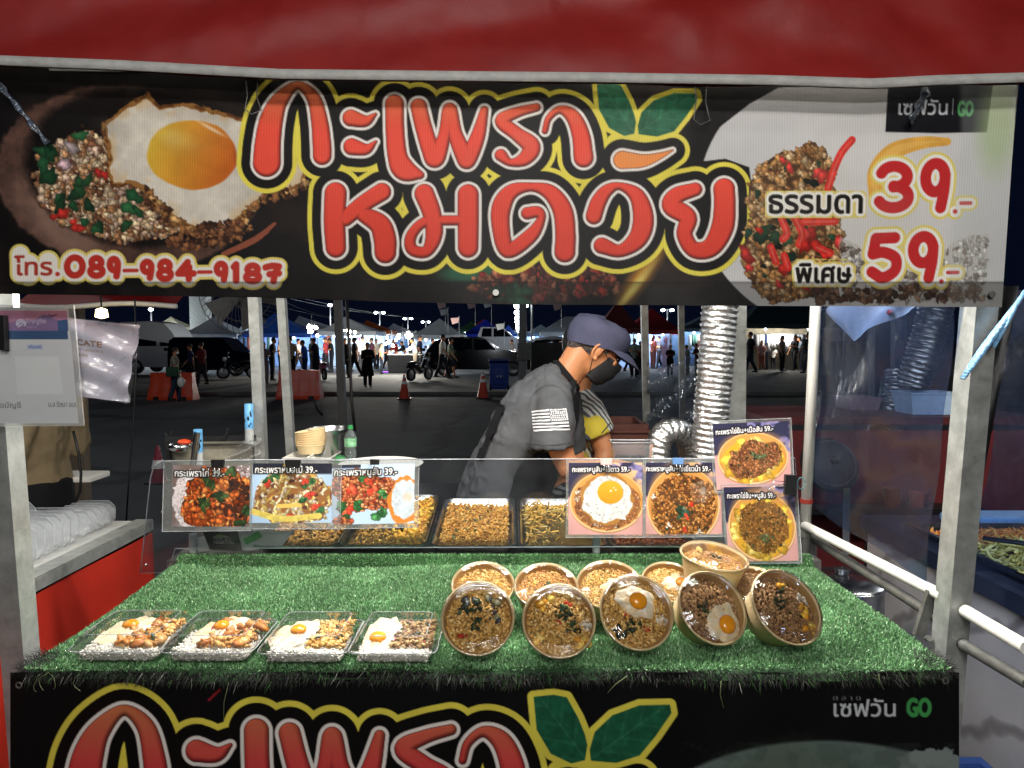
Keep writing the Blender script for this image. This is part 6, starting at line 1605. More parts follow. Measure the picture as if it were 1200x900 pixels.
PPL = [
 (206, 471, 407, 'bag', 20, '8a8272', '2b3546', "woman in beige with a green shoulder bag and white mask beside an orange barrier"),
 (224, 452, 403, 'walk', 200, '232a4a', '1a1a1e', "walker in a dark blue top between the bag carrier and the woman in dark red"),
 (237, 452, 401, 'mask', 160, '5a1a22', '2a2224', "woman in a dark red top with a white mask in front of the black van"),
 (310, 450, 401, 'lady', -60, '6a5a60', '7a6a6a', "person in patterned grey pink clothes right behind the pale back post"),
 (319, 446, 395, 'phone', 10, '121316', '16171a', "person in black between the two pale back posts"),
 (341, 446, 394, 'stand', 100, 'a89a78', '15161a', "person in a tan shirt partly hidden by the thin leaning post"),
 (358, 447, 398, 'phone', 190, '1c4a9c', '1a2a4a', "person in a bright blue shirt behind the right orange barrier"),
 (371, 446, 395, 'phone', 170, '22242c', '1a1a20', "person in a dark shirt beside the blue shirt, right of the orange barrier"),
 (405, 441, 396, 'stand', -80, '141518', '121316', "dark figure just right of the round black post"),
 (416, 443, 395, 'walk', 180, '0f1012', '101114', "tall figure in black left of the person in the black dress"),
 (425, 437, 393, 'stand', 80, 'b4b2aa', '3a3a3e', "person in a white top behind the figures in black"),
 (431, 454, 401, 'dress', -70, '0f0f12', '101014', "person in a long black dress looking at a phone, nearest on the lane"),
 (447, 438, 402, 'lady', 10, 'a48a72', '20242e', "long haired woman in a light brown top left of the black counter"),
 (474, 433, 399, 'long', 190, '1a1a1c', '1a1a1e', "stallholder in black leaning over the lit goods counter"),
 (487, 437, 395, 'long', 185, 'c8c4ba', '7a7264', "customer in a white long sleeved shirt at the end of the black counter"),
 (492, 436, 393, 'stand', 0, '1a2236', '1c1c22', "man in a dark navy top directly behind the white shirted customer"),
 (519, 444, 392, 'walk', 0, 'c9c6bd', '22242c', "man in a white shirt walking in front of the black car"),
 (528, 443, 396, 'shorts', 0, '5a6a5a', '2a2c30', "companion in a grey green top and shorts next to the white shirted man"),
 (743, 442, 396, 'phone', -100, '8a928a', '22242a', "person in a pale grey top just past the cap brim"),
 (750, 440, 400, 'stand', -60, '5a1420', '1a1a1e', "person in a dark red top left of the dark grey post"),
 (765, 432, 393, 'lady', 30, 'c09a90', '8a6a6a', "woman in a pale pink top under the red tent"),
 (783, 428, 390, 'stand', 190, '121420', '121418', "man in dark clothes under the red tent, right of the pink woman"),
 (785, 441, 404, 'phone', -90, '2a1418', '151518', "shorter person in front of the man under the red tent"),
 (806, 440, 404, 'phone', 180, '8a8a8c', '1a1a20', "person in grey seen through the hanging clear film"),
 (817, 440, 402, 'phone', 200, '3a1418', '1a1a20', "person in maroon seen through the film beside the foil duct"),
 (879, 438, 389, 'walk', 180, '15151a', '2a3040', "dark haired walker in black right of the galvanised back post"),
 (892, 434, 399, 'lady', -90, 'b88a88', '9a5a4a', "woman in a pink top looking at the clothes rack"),
 (906, 433, 405, 'stand', 70, 'c4c2bc', '2a2a30', "short person in a white t-shirt before the rack of hanging clothes"),
 (931, 434, 392, 'mask', 200, '14141a', '3a3a40', "shopper in a black vest near the white pipe post"),
 (946, 437, 390, 'walk', 190, '121216', '4a4e58', "walker in black half behind the white pipe post"),
]
for p in PPL: bystander(*p)

MORE = [(300, 440, 399, 'stand', 90, '3a4a5a', "person in slate blue just left of the black shirted phone user"), (329, 438, 397, 'lady', 0, 'b08a6a', "long haired person in tan between the pale posts, farther back"), (350, 437, 397, 'walk', 0, 'd0d0cc', "person in a white shirt farther back beside the thin leaning post"),
 (366, 436, 396, 'stand', 45, '2e3a34', "person in dark olive behind the blue shirt"), (382, 437, 395, 'mask', 180, '7a2a30', "masked person in brick red left of the round black post"), (389, 436, 396, 'phone', 200, '16181c', "person in black touching the left side of the round black post"),
 (410, 435, 396, 'lady', 60, '8a98a8', "long haired person in pale blue behind the figures in black"), (436, 434, 396, 'walk', 200, '5a3a4a', "person in plum walking behind the black dress"), (441, 433, 397, 'stand', -60, 'd8d4c8', "person in cream just past the black dress, far back"), (453, 433, 398, 'mask', 0, '2c4a6a', "masked person in denim blue beside the pale clothes rack"),
 (465, 432, 397, 'long', 200, '9a2a2a', "person in a red long sleeved top at the lit counter's middle"), (481, 432, 398, 'lady', 180, '1c1c20', "dark haired woman in black at the far side of the lit counter"), (507, 434, 397, 'stand', -30, '6a7888', "person in blue grey in front of the bright shelves"), (537, 433, 398, 'walk', 0, '262a30', "person in charcoal half behind the black hatchback's roof"),
 (600, 432, 398, 'stand', 200, '8a8480', "person in stone grey at the foot of the concrete pole"), (648, 431, 397, 'stand', 0, 'b0b4b8', "person in light grey behind the covered cart"), (736, 436, 399, 'walk', 20, '1a2a3a', "person in dark navy nearest to the tip of the cap brim"), (772, 431, 394, 'mask', 190, '4a4e54', "masked person in grey between the pink woman and the man in dark"),
 (866, 434, 393, 'stand', 200, '2a2224', "person in dark brown right beside the galvanised post"), (899, 433, 395, 'phone', 160, '30343a', "person in graphite between the pink top and the white t-shirt"), (916, 435, 393, 'lady', -40, '8a7a6a', "long haired shopper in taupe at the middle of the clothes stall"), (939, 433, 394, 'long', 180, '5a6470', "person in steel blue sleeves reaching for the clothes at the right")]
for x, f, h, po, yw, sc_, lb in MORE: bystander(x, f, h, po, yw, sc_, '1c1e26', lb)

# helper standing behind the vendor: yellow shirt with pale leaf streaks
m = bpy.data.materials.new("yellow_leaf_print"); m.use_nodes = True; nt = m.node_tree; bs = nt.nodes["Principled BSDF"]; bs.inputs["Roughness"].default_value = .85
tc = nt.nodes.new("ShaderNodeTexCoord"); wv = nt.nodes.new("ShaderNodeTexWave"); wv.inputs["Scale"].default_value = 17; wv.inputs["Distortion"].default_value = 5; wv.inputs["Detail"].default_value = 1.5; wv.bands_direction = 'DIAGONAL'
no = nt.nodes.new("ShaderNodeTexNoise"); no.inputs["Scale"].default_value = 6
r1 = nt.nodes.new("ShaderNodeValToRGB"); r1.color_ramp.interpolation = 'CONSTANT'; r1.color_ramp.elements[0].color = (*lin('4e5560'), 1); r1.color_ramp.elements[1].position = .45; r1.color_ramp.elements[1].color = (*lin('c9ccc6'), 1)
mx = nt.nodes.new("ShaderNodeMix"); mx.data_type = 'RGBA'; r2 = nt.nodes.new("ShaderNodeValToRGB"); r2.color_ramp.elements[0].position = .55; r2.color_ramp.elements[1].position = .57
L = nt.links; L.new(tc.outputs["Object"], wv.inputs["Vector"]); L.new(tc.outputs["Object"], no.inputs["Vector"]); L.new(wv.outputs["Fac"], r1.inputs["Fac"]); L.new(no.outputs["Fac"], r2.inputs["Fac"])
L.new(r2.outputs["Color"], mx.inputs["Factor"]); L.new(r1.outputs["Color"], mx.inputs["A"]); mx.inputs["B"].default_value = (*lin('c4b23a'), 1); L.new(mx.outputs["Result"], bs.inputs["Base Color"])
YEL = m
HY = 3.02
hp = root("person", (P(668, 600, HY).x, HY, 0), "helper in a yellow leaf patterned shirt mostly hidden behind the vendor", "person")
q3 = lambda x, y, Y=HY: P(x, y, Y)
b, s, h, t = MB(), MB(), MB(), MB()
c = q3(691, 407); E3(b, c, (.088, .066, .10), Vector((.9, 0, -.44)), Vector((.44, 0, .9))); E3(b, c + Vector((.05, 0, -.07)), (.05, .045, .045), Vector((.9, 0, -.44)), Vector((.44, 0, .9)))
E3(h, c + Vector((-.02, 0, .02)), (.098, .08, .1), Vector((.9, 0, -.44)), Vector((.44, 0, .9)))
b.tube([q3(676, 465), q3(685, 427)], .05, 12)
tor = [((664, 600), .10, .16), ((664, 550), .10, .15), ((668, 510), .10, .16), ((674, 478), .09, .17), ((678, 460), .05, .12)]
b.tube([q3(*p) for p, *_ in tor], .1, 16, rs=[(a, w) for _, a, w in tor]); s.tube([q3(*p) for p, *_ in tor], .1, 18, rs=[(a + .02, w + .02) for _, a, w in tor])
for sy in (-1, 1):
    Y = HY + sy * .15; A = [q3(683, 472, Y + .0), q3(700, 505, Y), q3(710, 533, Y - .02), q3(698, 556, Y - .06), q3(676, 560, Y - .12)]
    b.tube(A, .045, 12, rs=[.05, .047, .043, .036, .028]); w = A[-1]; d = (A[-1] - A[-2]).normalized(); b.tube([w, w + d * .05, w + d * .09], .03, 8, rs=[(.02, .026), (.016, .036), (.012, .032)])
    for q in (-.024, -.008, .008, .024): b.tube([w + d * .08 + Vector((0, q, 0)), w + d * .14 + Vector((0, q, -.02))], .009, 6)
    s.tube([q3(678, 466, Y - sy * .03), q3(687, 480, Y), q3(694, 497, Y), q3(699, 510, Y)], .07, 16, rs=[.06, .072, .076, .079])
    b.tube([Vector((q3(664, 600).x, HY + sy * .085, .86)), Vector((q3(664, 600).x, HY + sy * .09, .45)), Vector((q3(664, 600).x, HY + sy * .09, .06)), Vector((q3(664, 600).x + .14, HY + sy * .09, .03))], .06, 12, rs=[.085, .055, .04, .025])
    t.tube([Vector((q3(664, 600).x, HY + sy * .085, .92)), Vector((q3(664, 600).x, HY + sy * .09, .45)), Vector((q3(664, 600).x, HY + sy * .09, .08))], .09, 12, rs=[.115, .08, .068])
link_mesh("body", remesh(b, .010, 5), SKIN, hp, True); link_mesh("shirt", remesh(s, .010, 4), YEL, hp, True); link_mesh("hair", remesh(h, .012, 3), HAIR, hp, True); link_mesh("trousers", remesh(t, .014, 3), COTTON_B, hp, True)

# the neighbour at the far left: beige sleeved person half behind the payment sign
NY = 3.0
nb_ = root("person", (P(38, 600, NY).x, NY, 0), "stallholder in a loose beige shirt and black apron behind the left counter", "person")
q3 = lambda x, y, Y=NY: P(x, y, Y)
b, s, t, h = MB(), MB(), MB(), MB(); x0 = q3(38, 600).x
b.tube([Vector((x0, NY, .9)), Vector((x0, NY, 1.1)), Vector((x0 + .02, NY, 1.28)), Vector((x0 + .02, NY, 1.36))], .1, 14, rs=[(.1, .15), (.09, .14), (.1, .16), (.05, .08)])
b.tube([Vector((x0 + .02, NY, 1.3)), Vector((x0 + .04, NY, 1.5))], .05, 10); b.sphere((x0 + .04, NY, 1.56), (.09, .072, .11), 14, 10); h.sphere((x0 + .025, NY, 1.585), (.098, .08, .1), 14, 10)
s.tube([Vector((x0, NY, .98)), Vector((x0, NY, 1.02)), Vector((x0, NY, 1.12)), Vector((x0 + .02, NY, 1.28)), Vector((x0 + .02, NY, 1.37))], .1, 16, rs=[(.125, .18), (.13, .19), (.115, .17), (.12, .18), (.06, .1)])
for sy in (-1, 1):
    S, EL, W = Vector((x0 + .02, NY + sy * .16, 1.32)), Vector((x0 + .07, NY + sy * .2, 1.16)), Vector((x0 + .10, NY + sy * .12, 1.40))
    b.tube([S, EL, W], .04, 10, rs=[.048, .04, .03]); d = (W - EL).normalized(); b.tube([W, W + d * .05, W + d * .1], .02, 8, rs=[(.022, .026), (.016, .036), (.012, .03)])
    for q in (-.024, -.008, .008, .024): b.tube([W + d * .09 + Vector((0, q, 0)), W + d * .15 + Vector((0, q, -.02))], .009, 6)
    s.tube([S, EL, EL.lerp(W, .85)], .07, 14, rs=[.078, .076, .058])
    b.tube([Vector((x0, NY + sy * .085, .88)), Vector((x0, NY + sy * .09, .45)), Vector((x0, NY + sy * .09, .06)), Vector((x0 + .14, NY + sy * .09, .03))], .06, 12, rs=[.085, .055, .04, .025])
t.tube([Vector((x0, NY, 1.04)), Vector((x0, NY, .8)), Vector((x0, NY, .35))], .1, 18, rs=[(.135, .19), (.155, .2), (.21, .24)])
bm_ = remesh(s, .011, 5); bm = bmesh.new(); bm.from_mesh(bm_)
for v in bm.verts: v.co += v.normal * (.016 * mnoise.noise(Vector((v.co.x * 16, v.co.y * 12, v.co.z * 7))) + .006 * mnoise.noise(v.co * 34))
bm.to_mesh(bm_); bm.free()
link_mesh("body", remesh(b, .010, 5), SKIN, nb_, True); link_mesh("shirt", bm_, cloth('75674f'), nb_, True); link_mesh("hair", remesh(h, .012, 3), HAIR, nb_, True); link_mesh("apron", remesh(t, .014, 4), COTTON_B, nb_, True)
b = MB(); b.tube([Vector((x0 - .1, NY - .19, 1.30)), Vector((x0 + .02, NY - .205, 1.14)), Vector((x0 + .03, NY - .205, 1.03))], .01, 8, rs=[(.004, .018)] * 3); b.build("apron_strap", COTTON_B, nb_, True)
# ------------------------------------------------------------------ far side of the lane: tents, stalls, cars, lamps
def fabric(name, h, rough=.7): return mat("tent_" + name, h, rough=rough, var=.12, scale=2.2, bump=.25, bscale=3.5)
TW, TG, TB = fabric("white", 'c8d2dc'), fabric("grey", '8f9ba6'), fabric("blue", '1a4fae')
TB2, TO, TR_, TGR, TDG = fabric("deep_blue", '1430b8'), fabric("orange", 'a8562a'), fabric("red", '8e1a1e'), fabric("green", '2c5a34'), fabric("dark_green", '22393c')
TBE = fabric("beige", '8c8672')
POLEM = mat("tent_pole", '8a9094', rough=.4, metal=.5)
TENTG = "pop-up tents across the lane"
def gz(x, y): return P(x, y, 1)
def tent(px0, px1, peak, eave, Y, m, label, wall=None, light=1.0, col=(.72, .86, 1.0), depth=3.0, hip=False, valance=.22, back=True):
    """front eave runs from px0 to px1 at pixel row eave; peak: (px, py)"""
    Y *= 1.25; a, b_ = P(px0, eave, Y), P(px1, eave, Y); ze = a.z; w = b_.x - a.x; D = max(2.2, min(depth, w * 1.1)); cx = (a.x + b_.x) / 2; cy = Y + D / 2
    pk = P(peak[0], peak[1], cy)
    r = root("market_tent", (cx, cy, .09), label, "tent", TENTG)
    t = MB(); cs = [Vector((a.x, Y, ze)), Vector((b_.x, Y, ze)), Vector((b_.x, Y + D, ze)), Vector((a.x, Y + D, ze))]; n = 8; R_ = 6
    rows = []
    for j in range(R_ + 1):
        q = j / R_; row = []
        for s in range(4):
            c0, c1 = cs[s], cs[(s + 1) % 4]
            for i in range(n):
                p = c0.lerp(c1, i / n); sag = .05 * math.sin(math.pi * i / n)
                tgt = pk if not hip else Vector((min(max(p.x, a.x + w * .28), b_.x - w * .28), cy, pk.z))
                e = q ** (1.0 if hip else 1.22)
                v = Vector((p.x + (tgt.x - p.x) * q, p.y + (tgt.y - p.y) * q, p.z - sag * (1 - q) * .6 + (pk.z - p.z) * e)); row.append(v)
        rows.append(row)
    low = [v - Vector((0, 0, valance + .02 * math.sin(k * 1.9))) for k, v in enumerate(rows[0])]
    t.rings([low] + rows, cap=False); t.build("canopy", m, r, True, angle=35)
    for c in cs:
        k = MB(); k.bar((c.x, c.y, .09), (c.x, c.y, ze - .02), .05); k.build("leg", POLEM, r)
    if wall:
        k = MB(); k.box((cx, Y + D - .03, .09 + (ze - .09) / 2), (w * .98, .03, ze - .1)); k.build("back_wall", wall, r)
    if light:
        k = MB(); q = [(cx - w * .25, Y + .5, ze - .28), (cx + w * .2, Y + .7, ze - .24)]
        for c in q: k2 = MB(); k2.sphere(c, (.055, .055, .07), 10, 6); k2.build("bulb", LEDC, r, True)
        li = bpy.data.lights.new("tent_light", 'POINT'); li.energy = TENT_W * light; li.color = col; li.shadow_soft_size = .15
        o = bpy.data.objects.new("tent_light", li); COL.objects.link(o); o.parent = r; o.location = Vector((cx, Y + D * .35, ze - .35)) - r.location
    return r, (a.x, b_.x, Y, D, ze)
WALLW = mat("white_sheet_wall", 'b9c6d4', rough=.7, var=.12, scale=2)
WALLB = mat("blue_white_wall", '8fb0dc', rough=.7, var=.3, scale=2.4)
tents = {}
def T(key, *a, **k): tents[key] = tent(*a, **k)
T('A', 212, 277, (250, 371), 391, 33, TW, "white tent with a steep peak behind the black van at the left", wall=WALLW, light=1.5)
T('B', 178, 214, (200, 371), 383, 43, TBE, "small beige tent far behind the white camper van", light=.5)
T('C', 283, 364, (322, 367), 390, 31, TB, "bright blue tent between the two pale back posts", wall=WALLB, light=1.0)
T('D', 338, 392, (350, 370), 385, 38, TW, "white tent just right of the bright blue tent, behind the thin post", wall=WALLW, light=1.5)
T('E', 372, 440, (404, 371), 388, 31.5, TW, "wide white tent behind the round black post", wall=WALLW, light=2.2)
T('F', 415, 458, (430, 375), 387, 36, TO, "orange tent between two white ones", wall=WALLW, light=2.0, col=(1, .9, .75))
T('G', 447, 484, (461, 379), 389, 40, TW, "smaller white tent left of the grey one", wall=WALLW, light=2.2)
T('H', 482, 544, (515, 373), 392, 32, TG, "grey tent with a tall peak over bright shelves of goods", wall=WALLW, light=2.4)
T('I', 536, 570, (553, 376), 386, 45, TGR, "dark green tent far back left of the royal blue one", light=.4)
T('I2', 548, 586, (567, 374), 384, 49, TR_, "dim red tent farthest back behind the green one", light=.3)
T('J', 542, 595, (569, 374), 391, 34, TB2, "royal blue tent behind the parked black car", wall=WALLW, light=1.6)
T('K', 616, 652, (634, 380), 390, 36, TG, "small grey tent right of the concrete lamp pole", wall=WALLB, light=1.5)
T('L', 634, 742, (690, 371), 389, 33, TG, "broad flat topped grey tent behind the vendor's cap", wall=WALLB, light=1.5, hip=True)
T('M', 734, 800, (764, 361), 386, 29.5, TR_, "red tent with a pale blue lit wall at the right of the cap", wall=WALLB, light=2.4)
T('N', 800, 864, (832, 365), 384, 33, fabric("slate", '5a6e7c'), "slate grey tent behind the foil duct", wall=WALLB, light=1.5)
T('O', 872, 990, (930, 352), 379, 28, TDG, "dark green canvas stall hung with white clothes at the right", wall=mat("warm_white_wall", 'b8ae98', rough=.8, var=.35, scale=3), light=1.0, col=(1, .95, .85), hip=True)
T('Q', 700, 752, (724, 352), 384, 27, fabric("maroon", '4a1014'), "dark maroon tent top half behind the banner above the cap", light=0)

for i, (x0, x1, pk, pky, ev, Y, m, lb) in enumerate(((386, 412, 399, 378, 390, 52, TW, "tiny white tent far behind the round black post"), (430, 456, 444, 380, 391, 55, TG, "tiny grey tent far back under the twin lamp"), (500, 522, 512, 384, 392, 60, TW, "distant white tent behind the right slope of the grey peak"), (584, 606, 596, 381, 391, 52, TB, "small mid blue tent left of the concrete pole"), (596, 612, 604, 386, 393, 66, TW, "farthest white tent touching the row of lamps"), (646, 668, 657, 382, 391, 56, TW, "distant white tent behind the covered cart"), (275, 292, 284, 381, 390, 50, TW, "distant white tent beside the first pale post"))):
    T('far%d' % i, x0, x1, (pk, pky), ev, Y, m, lb, wall=WALLW, light=1.2)
# goods under the tents
rg_ = random.Random(7)
PAL = [cloth(h) for h in ('c9ccd4', '8aa0c8', '3a4a6a', 'b86a5a', 'd8c8a0', '4a6a5a', '9a4a6a', 'e0e0e0', '2a2a32', '6a8ab8')]
def rack(px, Y, w, label, n=14, pal=None, z=.11, h=1.8):
    Y *= 1.25; w *= 1.2
    c = P(px, 420, Y); r = root("clothes_rack", (c.x, Y, z), label, "clothes rack", "racks of hanging clothes")
    b = MB(); b.tube([(c.x - w / 2, Y, z + h), (c.x + w / 2, Y, z + h)], .014, 8); b.tube([(c.x - w / 2, Y, z), (c.x - w / 2, Y, z + h)], .014, 8); b.tube([(c.x + w / 2, Y, z), (c.x + w / 2, Y, z + h)], .014, 8); b.build("frame", POLEM, r, True, angle=40)
    for i in range(n):
        x = c.x - w / 2 + w * (i + .5) / n; L = rg_.uniform(.55, .95); b = MB(); ww = rg_.uniform(.2, .3)
        b.tube([(x, Y - .01, z + h - .02), (x, Y, z + h - .08), (x, Y, z + h - .3), (x, Y, z + h - L)], .1, 10, rs=[(.03, .02), (ww * .5, .05), (ww * .42, .06), (ww * .5, .07)])
        b.build("garment", (pal or PAL)[rg_.randrange(len(pal or PAL))], r, True)
    return r
def shelf(px, Y, w, label, rows=5, z=.11, h=2.0):
    Y *= 1.25; w *= 1.2
    c = P(px, 420, Y); r = root("display_shelf", (c.x, Y, z), label, "shelf", "shelves of goods in the tents")
    b = MB()
    for i in range(rows): b.box((c.x, Y, z + .1 + i * (h - .2) / (rows - 1)), (w, .4, .025))
    for sx in (-1, 1): b.box((c.x + sx * (w / 2 + .014), Y, z + h / 2), (.028, .42, h))
    b.build("shelf_frame", WHITEP, r)
    g = MB(); ms = PAL; 
    for i in range(rows):
        x = c.x - w / 2 + .05
        while x < c.x + w / 2 - .1:
            ww = rg_.uniform(.06, .2); hh = rg_.uniform(.08, .24); g.cur = rg_.randrange(len(ms)); g.box((x + ww / 2, Y - .08, z + .115 + i * (h - .2) / (rows - 1) + hh / 2), (ww, .18, hh), bev=.012); x += ww + rg_.uniform(.005, .05)
    tag(g.build("goods", list(ms), r), kind="stuff")
    return r
rack(458, 34, 1.6, "rack of pale clothes lit under the small white tent", 12, [PAL[0], PAL[1], PAL[9], PAL[7]])
rack(300, 33, 1.6, "rack of clothes under the bright blue tent", 12)
rack(385, 34, 1.8, "rack of dark and white clothes behind the black post", 14)
rack(905, 29.3, 1.9, "rack of white and grey clothes under the dark green canvas", 16, [PAL[0], PAL[7], PAL[8], PAL[2], PAL[7]])
rack(940, 29.6, 1.5, "second rack at the far right under the dark green canvas", 12, [PAL[0], PAL[7], PAL[8], PAL[4]])
rack(826, 34, 1.6, "rack of clothes under the slate grey tent behind the duct", 12)
shelf(500, 33, 1.0, "tall white shelf packed with small goods under the grey tent"); shelf(528, 34, .9, "second packed shelf near the grey tent's right leg")
shelf(236, 34.2, 1.2, "shelf of colourful goods left half of the white peaked tent"); shelf(262, 34.2, 1.2, "shelf of goods at the right in the white peaked tent")
shelf(420, 34, 1.0, "shelf behind the people in black"); shelf(348, 39.5, 1.4, "shelf of goods in the white tent beside the bright blue one"); shelf(582, 35, 1.3, "shelf of goods under the royal blue tent", 4)
shelf(662, 34.5, 1.5, "shelf under the left end of the broad grey tent", 4); shelf(712, 34.5, 1.5, "shelf under the right end of the broad grey tent", 4); shelf(632, 37, 1.0, "shelf in the small grey tent", 4)
# black stall counter with lit goods
c0, c1 = G(455, 437, .11), G(488, 439, .11); Yc = c0.y
r = root("stall_counter", ((c0.x + c1.x) / 2, Yc + .4, .11), "black draped stall counter with small lit goods in front of the clothes rack", "counter")
b = MB(); b.box(((c0.x + c1.x) / 2, Yc + .4, .52), (c1.x - c0.x, .8, .82)); b.build("drape", COTTON_B, r)
b = MB(); b.box(((c0.x + c1.x) / 2, Yc + .4, .945), (c1.x - c0.x + .06, .86, .03)); b.build("tabletop", WHITEP, r)
g = MB()
for i in range(16): g.cur = i % 5; g.box((c0.x + .05 + (c1.x - c0.x - .1) * i / 15, Yc + rg_.uniform(.1, .7), .96 + .05), (.06, .06, rg_.uniform(.04, .1)), bev=.01)
tag(g.build("goods", PAL[:5], r), kind="stuff")
b = MB(); b.tube([(c0.x - .25, Yc + .05, .16), (c0.x + .05, Yc + .05, .16)], .015, 8); b.build("purple_light", emis("purple_light", '8a4ae8', 4), r, True)

# star shaped clusters of bulbs hung on the tents
for k, (x, y, Y, n, lab) in enumerate(((365, 383, 30.5, 5, "cluster of bare white bulbs hung at the right corner of the bright blue tent"), (369, 388, 30.4, 4, "lower cluster of bulbs right of the bright blue tent"), (408, 390, 31, 6, "brightest cluster of bulbs beside the round black post"),
                                   (459, 400, 31, 6, "cluster of bulbs above the clothes rack"), (472, 393, 31, 4, "cluster of bulbs at the upper left of the grey tent"), (475, 398, 31, 3, "small cluster of bulbs left of the bright shelves"))):
    c = P(x, y, Y); r = root("bulb_cluster", c, lab, "lamp", "clusters of bare bulbs at the stalls"); rr = random.Random(k)
    w = MB(); w.tube([c + Vector((0, 0, .5)), c], .006, 6); w.build("cord", BLACKP, r)
    for i in range(n):
        d = Vector((rr.uniform(-.28, .28), rr.uniform(-.1, .1), rr.uniform(-.22, .22))); b = MB(); b.sphere(c + d, (.06, .06, .06), 10, 6); b.build("bulb", emis("bulb_warm", 'fff4dc', 40), r, True)
    li = bpy.data.lights.new("bulb_light", 'POINT'); li.energy = 260; li.color = (1, .95, .86); li.shadow_soft_size = .2
    o = bpy.data.objects.new("bulb_light", li); COL.objects.link(o); o.parent = r

# street lamps
def lamp_post(px, py, Y, heads, label, group="tall street lamps over the market", r_=.055, energy=1.0, spread=.5):
    Y *= 1.3; c = P(px, py, Y); r = root("street_lamp", (c.x, Y, .09), label, "street lamp", group)
    b = MB(); b.tube([(c.x, Y, .09), (c.x, Y, c.z)], .06, 10, rs=[.08, .05]); b.tube([(c.x - spread, Y, c.z + .05), (c.x + spread, Y, c.z + .05)], .03, 8); b.build("pole", BLACKM, r, True, angle=50)
    for i in range(heads):
        x = c.x + (0 if heads == 1 else (-spread + 2 * spread * i / (heads - 1)) * .7)
        b = MB(); b.box((x, Y, c.z + .06), (.34, .22, .1), bev=.03); b.build("lamp_housing", BLACKM, r)
        b = MB(); b.sphere((x, Y - .03, c.z - .03), (r_ * 3, r_ * 2.4, r_ * 2), 12, 8); b.build("lamp_glass", emis("street_white", 'e8f4ff', 40), r, True)
    li = bpy.data.lights.new("street_light", 'POINT'); li.energy = STREET_W * energy; li.color = (.86, .94, 1); li.shadow_soft_size = .3
    o = bpy.data.objects.new("street_light", li); COL.objects.link(o); o.parent = r; o.location = Vector((c.x, Y - 1.2, c.z - 1.3)) - r.location
lamp_post(177, 362, 40, 1, "street lamp with one very bright head above the white camper van", spread=.2)
lamp_post(387, 357, 46, 1, "street lamp near the round black post", spread=.3)
lamp_post(445, 366, 52, 2, "twin headed street lamp above the orange tent")
lamp_post(478, 373, 60, 2, "twin headed street lamp over the small white tent")
lamp_post(499, 377, 66, 2, "farthest twin headed street lamp left of the grey peak")
lamp_post(782, 363, 44, 2, "twin headed street lamp over the red tent")
# concrete pole with a string of lamps running off into the distance beside it
c = P(612, 420, 26); r = root("concrete_pole", (c.x, 26, .09), "pale concrete utility pole standing right of the royal blue tent", "pole")
b = MB(); b.bar((c.x, 26, .09), (c.x, 26, 6.5), .26, .22); b.build("shaft", mat("concrete", '8a8d8a', rough=.8, var=.2, scale=6, bump=.2), r)
b = MB(); b.bar((c.x + .08, 25.86, .9), (c.x + .08, 25.86, 1.5), .5, .2); b.build("meter_box", STEEL_D, r)
for i, (x, y, Y) in enumerate(((607, 358, 28), (614.5, 357.5, 29), (607, 366.5, 36), (607, 373, 46), (607, 377.5, 56), (607.5, 381, 66), (607.5, 384, 78), (608, 387, 90), (608, 390, 104), (608, 393, 120))):
    cc_ = P(x, y, Y); r = root("row_lamp", (cc_.x, Y, .09), "one lamp of the receding row of white lamps beside the concrete pole", "street lamp", "row of lamps receding beside the concrete pole")
    b = MB(); b.tube([(cc_.x + .3, Y, .09), (cc_.x + .3, Y, cc_.z + .1), (cc_.x, Y, cc_.z + .1)], .04, 8); b.build("pole", STEEL_D, r, True, angle=40)
    s = .10 + .0022 * Y; b = MB(); b.sphere(cc_, (s, s, s * .8), 12, 8); b.build("lamp_glass", emis("street_white", 'e8f4ff', 40), r, True)

# flags on thin wires
FLAGM = [cloth('c8a8a8'), cloth('d8dce0')]
for i, (x, y, Y, lab) in enumerate(((517, 358, 24, "pinkish pennant hanging just below the banner, left of the white one"), (520, 366, 24, "white pennant pointing down above the grey tent"), (552, 358, 24, "white pennant just under the banner eyelet"), (571, 357, 24, "small reddish pennant under the banner"), (653, 360, 26, "pale pennant on a thin mast above the broad grey tent"), (586, 383, 34, "little pale flag at the right corner of the royal blue tent"), (533, 376, 34, "little white flag between the grey and the royal blue tents"))):
    c = P(x, y, Y); s = MPP(Y); r = root("pennant", c, lab, "flag", "small pennants over the tents")
    b = MB(); b.add([c + Vector((-5 * s, 0, 3 * s)), c + Vector((5 * s, .02, 4 * s)), c + Vector((4 * s, .04, -2 * s)), c + Vector((-3 * s, .03, -4 * s))], [(0, 1, 2, 3)]); b.add([v_ for v_ in [Vector(q) + Vector((0, .01, 0)) for q in b.v[:4]]], [(3, 2, 1, 0)]); b.build("cloth", FLAGM[i % 2], r)
    b = MB(); b.tube([c + Vector((5 * s, .02, 6 * s)), c + Vector((5 * s, .02, -24 * s))], .010, 6); b.build("stick", POLEM, r)

